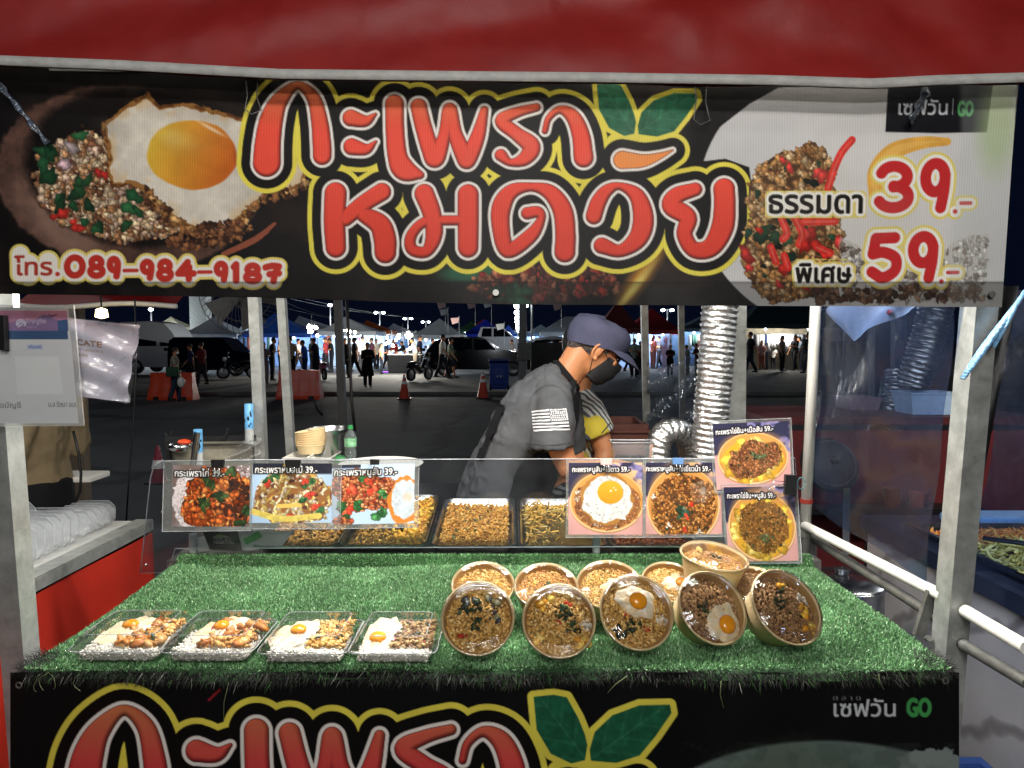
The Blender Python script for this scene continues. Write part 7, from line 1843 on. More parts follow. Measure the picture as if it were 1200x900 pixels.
# ------------------------------------------------------------------ vehicles
TYRE = mat("tyre", '0e0e0f', rough=.8); GLASSD = mat("dark_glass", '0a0c10', rough=.08, var=0, coat=.5); RIM = mat("alloy", '8c9094', rough=.3, metal=.8)
def vehicle(px0, px1, fy, prof, W, m, label, wheels, wins, flip=False, name="parked_car", cat="car", lights=True, z=.11, hk=1.0, group=None, taper=.86, belt=.5):
    """prof: side outline (0..1 along the length, height in lengths); wins: side window polygons"""
    a, b_ = G(px0, fy, z), G(px1, fy, z); Y = a.y; L = b_.x - a.x; k = L * hk
    X = lambda u: a.x + (1 - u if flip else u) * L
    r = root(name, ((a.x + b_.x) / 2, Y + W / 2, z), label, cat, group)
    def half(zv): return 1.0 if zv < belt else 1.0 - (1 - taper) * min(1, (zv - belt) / .15)
    b = MB(); rings = []
    for s in (0.0, .06, .5, .94, 1.0):
        ring = []
        for u, v in prof:
            in_ = .015 if s in (0.0, 1.0) else 0
            hw = W / 2 * half(v); yy = Y + W / 2 + (s - .5) * 2 * hw
            cu_, cv = .5, .22; ring.append(Vector((X(cu_ + (u - cu_) * (1 - in_)), yy, z + (cv + (v - cv) * (1 - in_)) * k)))
        rings.append(ring)
    b.rings(rings); b.build("body", m, r, True, angle=28)
    for wi, poly in enumerate(wins):
        for sy in (0, 1):
            g = MB(); pts = []
            for u, v in poly:
                hw = W / 2 * half(v) + .004; yy = Y + W / 2 + (-hw if sy == 0 else hw); pts.append(Vector((X(u), yy, z + v * k)))
            pts2 = [p + Vector((0, .012 if sy == 0 else -.012, 0)) for p in pts]; n = len(pts)
            g.add(pts + pts2, [tuple(range(n)), tuple(range(2 * n - 1, n - 1, -1))] + [(i, (i + 1) % n, n + (i + 1) % n, n + i) for i in range(n)]); g.build("window", GLASSD, r)
    for (u, rad) in wheels:
        for yy in (Y + .09, Y + W - .09):
            w = MB(); Mx = Matrix.Rotation(R(90), 3, 'X'); q = rad * L
            w.lathe([(q * .62, -.09), (q * .95, -.1), (q, -.07), (q, .07), (q * .95, .1), (q * .62, .09)], (X(u), yy, z + q), 24, M=Mx); wo = w.build("wheel", TYRE, r, True, angle=40)
            w = MB(); w.lathe([(.01, -.085), (q * .5, -.075), (q * .62, -.088), (q * .62, .088), (q * .5, .075), (.01, .085)], (X(u), yy, z + q), 20, M=Mx); w.build("rim", RIM, wo, True, angle=40)
    if lights:
        for yy in (Y + W * .12, Y + W * .88):
            h_ = MB(); h_.sphere((X(lights[0]), yy, z + lights[1] * k), (.1, .16, .07), 10, 6); h_.build("headlight", mat("headlight_glass", 'c8d0d8', rough=.1), r, True)
        h_ = MB(); q = Vector((X(lights[0] + .012 if lights[0] > .5 else lights[0] - .012), Y + W / 2, z + .14 * k)); h_.box(q, (.03, .5, .11)); h_.build("number_plate", WHITEP, r)
        h_ = MB(); h_.box((X(prof[-1][0]), Y - .06, z + belt * k * 1.02), (.14, .12, .12), bev=.03); h_.build("wing_mirror", m, r)
    return r
PAINTB = mat("black_car_paint", '08090b', rough=.10, var=0, coat=.8); PAINTW = mat("white_car_paint", 'c4c8cc', rough=.3, var=.04, coat=.3); PAINTS = mat("silver_car_paint", '8a9098', rough=.25, metal=.4, var=.04, coat=.5)
SEDAN = [(0, .09), (.02, .06), (.98, .06), (1.0, .10), (.995, .17), (.96, .205), (.80, .235), (.70, .25), (.58, .345), (.50, .365), (.25, .365), (.10, .33), (.03, .25), (0, .20)]
SEDW = [[(.66, .245), (.575, .335), (.46, .35), (.46, .245)], [(.44, .245), (.44, .35), (.27, .35), (.24, .245)], [(.22, .245), (.25, .345), (.13, .325), (.09, .25)]]
vehicle(497, 624, 441, SEDAN, 1.75, PAINTB, "glossy black hatchback parked in front of the royal blue tent, facing right", [(.19, .075), (.82, .075)], SEDW, lights=(.985, .17), taper=.8, belt=.24)
SUV = [(0, .1), (.02, .07), (.98, .07), (1.0, .12), (.995, .25), (.96, .28), (.78, .31), (.66, .44), (.55, .46), (.06, .46), (.01, .42), (0, .25)]
SUVW = [[(.73, .315), (.65, .42), (.5, .435), (.5, .315)], [(.47, .315), (.47, .435), (.28, .435), (.28, .315)], [(.25, .315), (.25, .435), (.07, .43), (.04, .315)]]
vehicle(196, 296, 441, SUV, 1.8, PAINTB, "black van parked below the white peaked tent at the left", [(.2, .085), (.8, .085)], SUVW, lights=(.985, .2), taper=.85, belt=.31, name="parked_van", cat="van")
CAMP = [(0, .14), (.02, .1), (.99, .1), (1.0, .16), (1.0, .3), (.97, .36), (.82, .42), (.70, .66), (.60, .78), (.40, .82), (0, .80)]
vehicle(140, 228, 438, CAMP, 2.0, PAINTW, "white high roofed camper van parked at the far left", [(.22, .095), (.80, .095)], [[(.78, .43), (.69, .58), (.55, .6), (.55, .43)], [(.5, .43), (.5, .6), (.2, .6), (.2, .43)]], lights=(.99, .3), taper=.9, belt=.45, hk=.86, name="parked_van", cat="van")
PICK = [(0, .11), (.02, .08), (.98, .08), (1.0, .13), (.99, .22), (.95, .25), (.78, .275), (.68, .30), (.58, .39), (.52, .405), (.34, .405), (.30, .29), (.01, .28), (0, .2)]
vehicle(524, 640, 430, PICK, 1.8, PAINTS, "silver pickup truck behind the black hatchback", [(.18, .08), (.82, .08)], [[(.65, .305), (.575, .38), (.47, .39), (.47, .305)], [(.45, .305), (.45, .39), (.36, .39), (.345, .305)]], lights=(.985, .19), taper=.82, belt=.3, name="pickup_truck", cat="pickup truck")

def motorbike(px, fy, s, m, label, yaw=0, z=.11):
    c = G(px, fy, z); r = root("motorbike", c, label, "motorbike", "parked motorbikes"); r.rotation_euler = (0, 0, R(yaw))
    V = lambda x, y, zz: c + Vector((x * s, y * s, zz * s)); Mx = Matrix.Rotation(R(90), 3, 'X')
    for x in (-.62, .62):
        w = MB(); w.lathe([(.2 * s, -.04), (.28 * s, -.045), (.29 * s, 0), (.28 * s, .045), (.2 * s, .04)], V(x, 0, .29), 24, M=Mx); wo = w.build("wheel", TYRE, r, True)
        w = MB(); w.lathe([(.02, -.03), (.2 * s, -.02), (.2 * s, .02), (.02, .03)], V(x, 0, .29), 16, M=Mx); w.build("rim", RIM, wo, True, angle=40)
    b = MB(); b.tube([V(-.85, 0, .62), V(-.4, 0, .68), V(0, 0, .42), V(.2, 0, .5), V(.42, 0, .9)], .1, 12, rs=[(.05, .07), (.12, .12), (.12, .13), (.10, .12), (.07, .09)]); b.build("body", m, r, True)
    b = MB(); b.tube([V(-.8, 0, .74), V(-.4, 0, .80), V(-.08, 0, .72)], .08, 12, rs=[(.03, .10), (.05, .13), (.04, .10)]); b.build("seat", BLACKP, r, True)
    b = MB(); b.tube([V(.62, 0, .29), V(.48, 0, .85)], .035, 8); b.build("fork", STEEL_D, r, True)
    b = MB(); b.tube([V(.36, -.33, .98), V(.44, -.1, 1.0), V(.44, .1, 1.0), V(.36, .33, .98)], .02, 8); b.build("handlebar", STEEL_D, r, True)
    b = MB(); b.sphere(V(.56, 0, .90), (.08, .09, .09), 10, 8); b.build("headlight", MATS["headlight_glass"], r, True)
    for sy in (-1, 1):
        b = MB(); b.tube([V(.42, sy * .2, 1.0), V(.40, sy * .26, 1.14)], .008, 6); b.sphere(V(.40, sy * .27, 1.17), (.02, .07, .045), 8, 6); b.build("mirror", BLACKP, r, True)
motorbike(279, 444, .85, PAINTB, "black motorbike parked at the nose of the black van, left of the pale post", 200)
motorbike(492, 446, .85, PAINTB, "dark motorbike in front of the bright shelves beside the white shirted walker", 60)
motorbike(376, 445, .8, mat("pink_bike_paint", 'b0507a', rough=.3), "motorbike with a pink panel right of the orange barrier", 120)

# covered cart behind the vendor's shoulder
c0, c1 = G(622, 446, .11), G(676, 446, .11); Y = c0.y; w = c1.x - c0.x
r = root("covered_cart", ((c0.x + c1.x) / 2, Y + .5, .11), "dark covered cart with a crumpled grey tarp on top, behind the vendor's shoulder", "cart")
b = MB(); b.box(((c0.x + c1.x) / 2, Y + .5, .95), (w, 1.0, 1.15), bev=.04); b.build("box", BLACKM, r)
rg = np.random.default_rng(3); nn = 14; V = []
for j in range(nn):
    for i in range(nn):
        u, v = i / (nn - 1), j / (nn - 1); V.append((c0.x - .08 + (w + .16) * u, Y - .06 + 1.12 * v, 1.53 + .22 * math.sin(math.pi * u) ** .5 * math.sin(math.pi * min(1, v + .15)) + rg.normal(0, .018)))
link_mesh("tarp", np_mesh("tarp", np.array(V), grid_faces(nn, nn)), fabric("cart_grey", '8d9092'), r, True)
for x in (c0.x + .15, c1.x - .15):
    for yy in (Y + .1, Y + .9): 
        b = MB(); b.lathe([(.02, -.03), (.17, -.035), (.2, 0), (.17, .035), (.02, .03)], (x, yy, .31), 18, M=Matrix.Rotation(R(90), 3, 'X')); b.build("wheel", TYRE, r, True)

# blue wheelie bin, cones, barriers
c = G(585, 459, .11); s = MPP(c.y); r = root("wheelie_bin", c, "blue wheelie bin with its lid toward the lane beside the right traffic cone", "bin")
BLUEP = mat("blue_plastic", '1c3c86', rough=.35, var=.08)
b = MB(); b.rings([[Vector((c.x + x, c.y + y + .2, z)) for x, y in ((-w_, -d_), (w_, -d_), (w_, d_), (-w_, d_))] for z, w_, d_ in ((.18, .20, .20), (.24, .23, .23), (.92, .27, .27), (.96, .29, .30))]); b.build("body", BLUEP, r)
b = MB(); b.box((c.x, c.y + .18, 1.0), (.60, .62, .06), rx=R(-6), bev=.02); b.build("lid", BLUEP, r)
b = MB(); b.box((c.x, c.y - .075, .62), (.56, .04, .62), rx=R(4), bev=.03); b.box((c.x, c.y - .10, .66), (.30, .02, .30), bev=.02); b.build("front_panel", BLUEP, r)
for sx in (-1, 1):
    b = MB(); b.lathe([(.02, -.03), (.09, -.03), (.1, 0), (.09, .03), (.02, .03)], (c.x + sx * .26, c.y + .4, .21), 16, M=Matrix.Rotation(R(90), 3, 'Y')); b.build("wheel", TYRE, r, True)
    b = MB(); b.sphere((c.x + sx * .05, c.y - .115, .56), (.02, .012, .03), 8, 6); b.build("reflector", WHITEP, r, True)
CONEM = mat("cone_orange", 'b8432c', rough=.45, var=.12, scale=9); CONEW = mat("reflective_band", 'dcdcdc', rough=.4, var=.05); BARM = mat("barrier_orange", 'cf3f14', rough=.42, var=.10, scale=5, bump=.1)
def cone(px, fy, ty, label, m=CONEM, z=0.0, bands=((.62, .74), (.86, .95))):
    c = G(px, fy, z); H = P(px, ty, c.y).z - z; R0 = H * .215
    r = root("traffic_cone", c, label, "traffic cone", "traffic cones on the lane")
    rad = lambda t: R0 * (1 - t) * .86 + R0 * .18
    b = MB(); b.lathe([(rad(0) * 1.1, H * .04), (rad(.02), H * .06), (rad(.98), H * .98), (rad(1) * .7, H), (.004, H)], c, 24); b.build("cone", m, r, True, angle=50)
    b = MB(); b.box(c + Vector((0, 0, H * .022)), (R0 * 2.5, R0 * 2.5, H * .044), bev=.012); b.build("base", BLACKP, r)
    for t0, t1 in bands:
        b = MB(); b.lathe([(rad(t0) + .003, H * t0), (rad(t1) + .003, H * t1)], c, 24); b.build("band", CONEW, r, True)
cone(474, 468, 439, "traffic cone standing alone on the lane, well left of the wheelie bin")
cone(566, 467, 436, "traffic cone with two white bands next to the blue wheelie bin")
cone(186, 566, 522, "dark red traffic cone with one white band close behind the left edge of the guard", mat("cone_dark", '7a1630', rough=.4, var=.1), 0.75, ((.40, .62),))
def barrier(px0, px1, fy, ty, label, z=0.0):
    a, b_ = G(px0, fy, z), G(px1, fy, z); H = P(px0, ty, a.y).z - z; L = b_.x - a.x; Y = a.y + .22
    r = root("road_barrier", ((a.x + b_.x) / 2, Y, z), label, "barrier", "orange plastic water barriers")
    b = MB(); n = 13; rg = []
    prof = [(.22, 0), (.22, .10), (.20, .13), (.13, .55), (.11, .62), (.105, .95), (.085, 1.0)]
    for d, h in prof:
        e = .02 * (h > .5) + .03 * h
        ring = []
        for i in range(n): u = i / (n - 1); ring.append(Vector((a.x + L * (e + (1 - 2 * e) * u), Y - d - (.018 if i % 3 == 1 and .1 < h < .9 else 0), z + H * h)))
        for i in range(n): u = 1 - i / (n - 1); ring.append(Vector((a.x + L * (e + (1 - 2 * e) * u), Y + d, z + H * h)))
        rg.append(ring)
    b.rings(rg); b.build("shell", BARM, r, True, angle=25)
    for u in (.2, .8):
        b = MB(); b.box((a.x + L * u, Y - .225, z + .05), (.14, .02, .09)); b.build("fork_slot", BLACKM, r)
    b = MB(); b.lathe([(.002, .02), (.04, .02), (.045, 0)], (a.x + L * .5, Y, z + H), 14); b.build("filler_cap", BLACKP, r, True)
barrier(172, 226, 469, 437, "orange plastic barrier at the left behind the woman with the green bag")
barrier(323, 375, 468, 434, "orange plastic barrier seen between the thin post and the black post")
# low walls of building pillar and dark bulk behind
c = P(236, 400, 52); r = root("concrete_pillar", (c.x, 52, .09), "broad grey concrete pillar rising behind the white peaked tent", "pillar")
b = MB(); b.box((c.x, 52, 4), (1.15, 1.0, 8)); b.build("shaft", MATS["concrete"], r); b = MB(); b.box((c.x, 52, 8.1), (1.5, 1.3, .3)); b.build("capital", MATS["concrete"], r)
# electric wires in the sky
for i, (x0, y0, x1, y1) in enumerate(((330, 352, 395, 372), (340, 350, 470, 370), (352, 349, 500, 374), (300, 352, 440, 380))):
    a, b_ = P(x0, y0, 70), P(x1, y1, 90); pts = [a.lerp(b_, k / 10) - Vector((0, 0, .3 * math.sin(math.pi * k / 10))) for k in range(11)]
    b = MB(); b.tube(pts, .02, 5); tag(b.build("overhead_wire", BLACKP), "thin overhead wire sagging across the night sky", "wire", "overhead wires")

# lamps added on this side, out of the picture, to brighten the dark lane
for x, y, e in ((-9, 6.5, 1.0), (10, 6.0, 1.0), (-1.5, -6, .35)):
    r = root("street_lamp", (x, y, 0), "street lamp on the near side of the lane", "street lamp", "near street lamps")
    b = MB(); b.tube([(x, y, 0), (x, y, 6.6), (x, y + .8, 6.8)], .06, 10); b.build("pole", STEEL_D, r, True, angle=50)
    b = MB(); b.box((x, y + .9, 6.82), (.3, .5, .1), bev=.03); b.build("lamp_housing", STEEL_D, r)
    b = MB(); b.sphere((x, y + .9, 6.75), (.12, .2, .05), 12, 8); b.build("lamp_glass", emis("street_white", 'e8f4ff', 40), r, True)
    li = bpy.data.lights.new("street_light", 'POINT'); li.energy = NEAR_W * e; li.color = (.9, .95, 1); li.shadow_soft_size = .25
    o = bpy.data.objects.new("street_light", li); COL.objects.link(o); o.parent = r; o.location = (0, .9, 6.55)
# ------------------------------------------------------------------ left edge: payment sign, certificate, red counter with boxes
SP = Vector((0, 1.372, 0)); SN = Vector((0, 1, 0))
CQ = Canvas(-46, 360, 80, 496, 1.6, 'c3c6c8', 81)
CQ.put(np.ones_like(CQ.X), hexc('c6c9ca') * (.96 + .06 * CQ.n(40, 3))[..., None])
t_ = np.clip((CQ.Y - 364) / 26, 0, 1); CQ.put((CQ.Y > 364) * (CQ.Y < 388) * (CQ.X < 78) * 1.0, hexc('c98aa0') * (1 - t_[..., None]) + hexc('9a7aa0') * t_[..., None])
hill = 374 + 3 * np.sin(CQ.X * .09) + 2 * np.sin(CQ.X * .21); CQ.put(sstep(-1, 1, CQ.Y - hill) * (CQ.Y < 388) * (CQ.X < 78), '7f6a92')
CQ.put((CQ.Y > 387.5) * (CQ.Y < 398) * (CQ.X < 77) * 1.0, '3a5478'); CQ.put(CQ.poly([(66, 376), (78, 374), (78, 388), (66, 388)]) < 0, '3f5a86')
st = CQ.strokes([[(57, 369, .7), (60, 370.4, .8), (62, 370, .7), (66, 368.5, .6)]], 4); CQ.put(CQ.aa(st), '5a3a50')
em = CQ.strokes([arc(24, 379, 5, 4.2, 160, 420, 12)], 6) if False else CQ.strokes([[(*p, .8) for p in arc(23.5, 379, 5.2, 4.2, 150, 400, 14)], [(19, 381, .8), (23, 377, .9), (28, 379, .8)], [(20, 383, .7), (25, 380, .8)]], 5)
CQ.put(CQ.aa(em), 'c8c4d4'); CQ.text("Krungthai", 30, 379, 9, 'c6c2d0', .1, width=23); CQ.text("กรุงไทย", 30, 385, 5, 'b0a8bc', 0, width=12)
CQ.put(CQ.poly([(29, 404), (47, 404), (47, 409.5), (29, 409.5)]) < 0, 'a9b4cc'); CQ.text("พร้อมเพย์", 30.5, 408.5, 5.2, '3a4f86', .1, width=15)
CQ.text("ชื่อบัญชี", -12, 478.5, 9, '4a4a4e', .15, width=29); CQ.text("น.ส.รัตนา อบเชร", 48, 477.5, 9, '4a4a4e', .15, width=38)
CQ.put(CQ.poly([(14, 418), (64, 418), (66, 462), (14, 462)]) < 0, 'cdd0d0')
r = root("payment_sign", P(20, 498, 1.372), "laminated payment sign with a pink and blue header fixed to the left front post", "sign")
qd = [(-46, 360), (80, 360), (92, 496), (-40, 496)]
canvas_mesh("printed_sheet", CQ, lambda X, Y: quad_fn(CQ, qd, SP, SN), PRINT_P, r)
p1 = SP + Vector((0, -.0015, 0)); fr = [(-50, 357), (86, 357), (98, 499), (-46, 500)]; fp = [plane_hit(*p, p1, SN) for p in fr]; qi = [plane_hit(*p, p1, SN) for p in qd]; bp = [p + Vector((0, .004, 0)) for p in fp]
SIGNSL = clear_mat("sign_sleeve", rough=.14, haze=.5, hazecol='c2c4c2', ior=1.4)
b = MB(); b.add(fp + qi, [(i, (i + 1) % 4, (i + 1) % 4 + 4, i + 4) for i in range(4)]); b.add(fp + bp, [(i, (i + 1) % 4, (i + 1) % 4 + 4, i + 4) for i in range(4)]); b.build("sleeve_border", SIGNSL, r)
FILM = clear_mat("wavy_film", rough=.10, bump=.15, bscale=14, ior=1.4, refl=.7)
rows = []
for j in range(14):
    v = j / 13; row = []
    for i in range(14):
        u = i / 13; a = np.array(qd[0]) * (1 - u) + np.array(qd[1]) * u; c = np.array(qd[3]) * (1 - u) + np.array(qd[2]) * u; p = a * (1 - v) + c * v
        row.append(plane_hit(p[0], p[1], SP + Vector((0, -.003 - .0015 * math.sin(u * 9 + v * 5), 0)), SN))
    rows.append(row)
b = MB(); b.rings(rows, cap=False, closed=False); b.build("sleeve_front", FILM, r, True)
b = MB(); b.box(P(3, 390, 1.360), (.013, .012, .065)); tag(b.build("binder_clip", BLACKP), "black clip holding the payment sign to the post", "clip")
CC_ = Canvas(20, 366, 168, 476, 1.6, 'b9b7c4', 83); CC_.put(np.ones_like(CC_.X), hexc('bfbdca') * (.9 + .16 * CC_.n(30, 4))[..., None])
CC_.text("CERTIFICATE", 38, 403, 11.5, '7a5424', .3, width=90); CC_.text("ผ่านการอบรมหลักสูตรอาหาร", 60, 411, 6, '8a6a40', .15, width=68); CC_.text("ปลอดภัย", 78, 418.5, 6, '8a6a40', .15, width=30)
CC_.text("ผู้สัมผัสอาหารตลาด", 72, 430.5, 5, '8f7a5a', .05, width=52); CC_.text("เมืองนครราชสีมา", 80, 434.5, 4, 'a0947e', 0, width=36)
r = root("certificate", P(125, 470, 1.52), "crinkled plastic sleeve with a certificate sticking out behind the payment sign", "certificate")
qc = [(20, 367), (163, 381), (150, 471), (30, 458)]
def cert(X, Y):
    p = quad_fn(CC_, qc, Vector((0, 1.50, 0)), Vector((-.12, 1, 0)).normalized()); u = (X - 20) / 148; v = (Y - 366) / 110
    p[..., 1] += .006 * np.sin(u * 14 + v * 5) * u + .004 * np.sin(v * 17 - u * 9); return p
canvas_mesh("printed_sheet", CC_, cert, print_mat("glossy_sheet", rough=.3, coat=.5, bump=.25), r)
rows = []; n = 22
for j in range(n):
    v = -.02 + 1.04 * j / (n - 1); row = []
    for i in range(n):
        u = 1.02 * i / (n - 1); a = np.array(qc[0]) * (1 - u) + np.array(qc[1]) * u; c = np.array(qc[3]) * (1 - u) + np.array(qc[2]) * u; p = a * (1 - v) + c * v
        row.append(plane_hit(p[0], p[1], Vector((0, 1.488 + .006 * math.sin(u * 14 + v * 5) * u + .0045 * math.sin(v * 23 + u * 13), 0)), Vector((-.12, 1, 0)).normalized()))
    rows.append(row)
b = MB(); b.rings(rows, cap=False, closed=False); b.build("plastic_sleeve", clear_mat("crinkled_sleeve", rough=.16, haze=.03, hazecol='d0d0d8', bump=.4, bscale=22, ior=1.4, refl=.4), r, True)

# red counter of the stall at the left
LX, LZ = -1.335, .95
r = root("red_counter", (LX - .4, 1.9, 0), "red skirted counter with a steel edge in the stall on the left", "counter")
REDW = mat("red_skirt", 'b02a1c', rough=.45, var=.12, scale=5, bump=.25, bscale=6, coat=.1)
b = MB(); ys = np.linspace(.9, 2.66, 60); rows = [[Vector((LX - .004 - .005 * math.sin(y * 23) * (z < .8) - .004 * math.sin(y * 9 + 1), y, z)) for y in ys] for z in (.01, .35, .65, .905)]
b.rings(rows, cap=False, closed=False); b.build("skirt", REDW, r, True)
b = MB(); b.box((LX - .008, 1.78, .932), (.02, 1.76, .034)); b.box((LX - .03, 1.78, .952), (.06, 1.76, .005)); b.build("steel_edge", STEEL, r)
b = MB(); b.box((LX - .45, 1.78, .935), (.84, 1.74, .03)); b.build("tabletop", mat("pale_table", 'b9bab6', rough=.5), r)
b = MB(); b.box((LX - .42, 2.655, .46), (.82, .01, .90)); b.build("end_panel", BLACKM, r)
for y in (1.2, 2.1): 
    b = MB(); b.bar((LX - .8, y, 0), (LX - .8, y, .92), .04); b.build("leg", STEEL_D, r)
BOXC = clear_mat("stacked_clear_box", rough=.08, haze=.36, hazecol='dfe3e6', bump=.1, bscale=30, ior=1.4, refl=.6)
def box_stack(x, y0, n, pitch, w, h, label, lean=0):
    r = root("box_stack", (x, y0 + n * pitch / 2, LZ + .008), label, "plastic boxes", "stacks of empty clear food boxes")
    for i in range(n):
        y = y0 + i * pitch; b = MB(); q = .010
        def rr(z, ins): return [Vector((x + sx * (w / 2 - ins - cx_), y + z_, LZ + .008 + zz)) for sx, cx_, zz, z_ in ((-1, 0, ins + .02, z), (-1, .02, ins, z), (1, .02, ins, z), (1, 0, ins + .02, z), (1, 0, h - .02 - ins, z), (1, .02, h - ins, z), (-1, .02, h - ins, z), (-1, 0, h - .02 - ins, z))]
        b.rings([rr(0, 0), rr(.004, .002), rr(.022, .010), rr(.026, .016)], cap=False); L = rr(.026, .016); b.add(L, [tuple(range(8))])
        bo = b.build("clear_box", BOXC, r, True, angle=30); b = MB(); e = rr(0, 0); b.tube(e + e[:1], .0009, 5, cap=False); b.build("rim", EDGE, bo, True)
    return r
box_stack(-1.455, 1.82, 6, .043, .16, .105, "nearest stack of empty clear boxes standing on edge, partly behind the front post")
box_stack(-1.50, 2.12, 6, .043, .17, .115, "middle stack of empty clear boxes on the red counter, the most upright")
box_stack(-1.50, 2.42, 5, .038, .15, .085, "farthest and lowest stack of empty clear boxes on the red counter")
box_stack(-1.66, 2.02, 9, .045, .15, .125, "stack of empty clear boxes in the second row behind the middle stack")
# white table corner, bulb and pole of the left stall
b = MB(); c = P(78, 557, 3.1); b.box(c + Vector((.0, .08, -.02)), (.20, .16, .025), bev=.006); c2 = c + Vector((.02, .25, -.03))
r = root("white_table", c + Vector((0, .3, -.6)), "white table corner behind the beige sleeved stallholder", "table"); b.build("tabletop", WHITEP, r)
b = MB(); b.bar((c.x - .05, 3.2, 0), (c.x - .05, 3.2, c.z - .033), .03); b.build("legs", BLACKM, r)
tr_ = root("wooden_post", (P(76, 360, 3.7).x, 3.7, 0), "weathered wooden post behind the top of the certificate", "post")
b = MB(); x = P(88, 360, 2.3).x
x = P(76, 360, 3.7).x
for dx, w in ((-.035, .07), (.045, .08)): b.bar((x + dx, 3.7, 0), (x + dx, 3.7, 2.3), w, .06)
b.build("timber", mat("old_wood", '6a5f52', rough=.8, var=.3, scale=8, stretch=(1, 1, .12), bump=.4, bscale=20), tr_)
r = root("left_awning", (P(130, 350, 3.4).x, 3.4, 1.8), "dim red awning edge of the left stall with a white lip, behind the wooden post", "awning")
b = MB(); rows = []
for j in range(6):
    rows.append([P(20 + i * 11, 349 + 8 * math.sin(i * .4) * .3 + (6 - j * 9), 3.4) + Vector((0, j * .06, .0)) for i in range(18)])
b.rings(rows, cap=False, closed=False); b.build("sheet", REDTARP, r, True)
b = MB(); b.tube([P(20 + i * 11, 358 + 8 * math.sin(i * .4) * .3, 3.38) for i in range(18)], .012, 6); b.build("white_lip", WHITEP, r, True)
c = P(10, 352, 1.9); r = root("lamp", c, "bright white lamp just under the banner at the left edge", "lamp")
b = MB(); b.lathe([(.018, .03), (.024, .02), (.024, -.022), (.001, -.026)], c, 16); b.build("bulb", emis("lamp_white", 'fff8e8', 9), r, True); b = MB(); b.lathe([(.001, .07), (.014, .065), (.016, .03)], c, 12); b.build("socket", WHITEP, r, True)
li = bpy.data.lights.new("lamp_light", 'POINT'); li.energy = 7; li.color = (1, .95, .88); li.shadow_soft_size = .03; o = bpy.data.objects.new("lamp_light", li); COL.objects.link(o); o.parent = r; o.location = (-.1, .05, -.04)
c = P(119, 366, 3.2); r = root("lamp", c, "small warm lamp hanging right of the wooden post", "lamp")
b = MB(); b.lathe([(.001, .02), (.022, .012), (.026, -.02), (.001, -.028)], c, 14); b.build("bulb", emis("lamp_warm", 'ffdf9a', 14), r, True); b = MB(); b.tube([c + Vector((0, 0, .02)), c + Vector((0, 0, .2))], .004, 6); b.build("cord", BLACKP, r)
# hanging cables
for (pts, Y, w, lab) in (([(86, 505), (92, 530), (95, 555), (94, 575), (90, 585), (94, 595)], 2.9, .006, "twisted black cable hanging right of the beige sleeve"), ([(158, 350), (160, 420), (156, 500), (151, 560), (148, 610)], 2.85, .0035, "thin dark cord hanging from the banner past the certificate"), ([(406, 350), (410, 420), (412, 470), (416, 505)], 3.25, .007, "black cable hanging along the right of the round dark post"), ([(368, 470), (372, 480), (378, 487)], 12, .02, "bent grey wire lying beside the right barrier")):
    b = MB(); b.tube([P(x, y, Y) for x, y in pts], w, 6); tag(b.build("hanging_cable", BLACKP, smooth=True), lab, "cable", "cables hanging round the stall")
# fan under the roof at the left
c = P(284, 344, 3.0); r = root("electric_fan", c, "large black wire guarded fan half hidden behind the banner at the left", "fan")
Mf = Matrix.Rotation(R(18), 3, 'Z') @ Matrix.Rotation(R(90), 3, 'X'); FR = .165
b = MB()
for k in range(44):
    a = 2 * math.pi * k / 44; pts = []
    for q in np.linspace(.06, 1, 8): pts.append(c + Mf @ Vector((FR * q * math.cos(a + .5 * q), FR * q * math.sin(a + .5 * q), .045 * math.sqrt(max(0, 1 - q * q)) + .01)))
    b.tube(pts, .0011, 4)
for q in (.06, .35, .7, 1.0): b.tube([c + Mf @ Vector((FR * q * math.cos(a), FR * q * math.sin(a), .045 * math.sqrt(max(0, 1 - q * q)) + .01)) for a in np.linspace(0, 2 * math.pi, 40)], .0018, 5)
b.build("wire_guard", BLACKM, r, True)
b = MB()
for k in range(5):
    a0 = 2 * math.pi * k / 5; vs = []
    for i in range(6):
        q = .18 + .74 * i / 5
        for s in (-.42, .42): vs.append(c + Mf @ Vector((FR * q * math.cos(a0 + s * (1.1 - .3 * q)), FR * q * math.sin(a0 + s * (1.1 - .3 * q)), .012 * (s > 0) - .006)))
    b.add(vs, [(2 * i, 2 * i + 1, 2 * i + 3, 2 * i + 2) for i in range(5)])
b.build("blades", BLACKP, r, True)
b = MB(); b.sphere(c + Mf @ Vector((0, 0, -.06)), (.06, .06, .06), 14, 10); b.tube([c + Mf @ Vector((0, 0, -.06)), c + Vector((.0, .09, .25))], .014, 8); b.build("motor", BLACKP, r, True)

# ------------------------------------------------------------------ things on the back worktop, behind the guard
WY = 2.75; WZ = 1.03
r = root("back_worktop", (-.55, 2.85, 0), "steel worktop behind the guard carrying the stove, bowls and bottle", "table")
b = MB(); b.box((-.62, 2.72, 1.015), (1.05, .46, .03)); b.build("top", STAIN, r)
for x in (-1.1, -.14): 
    for y in (2.53, 2.91): b = MB(); b.bar((x, y, 0), (x, y, 1.0), .03); b.build("leg", STEEL_D, r)
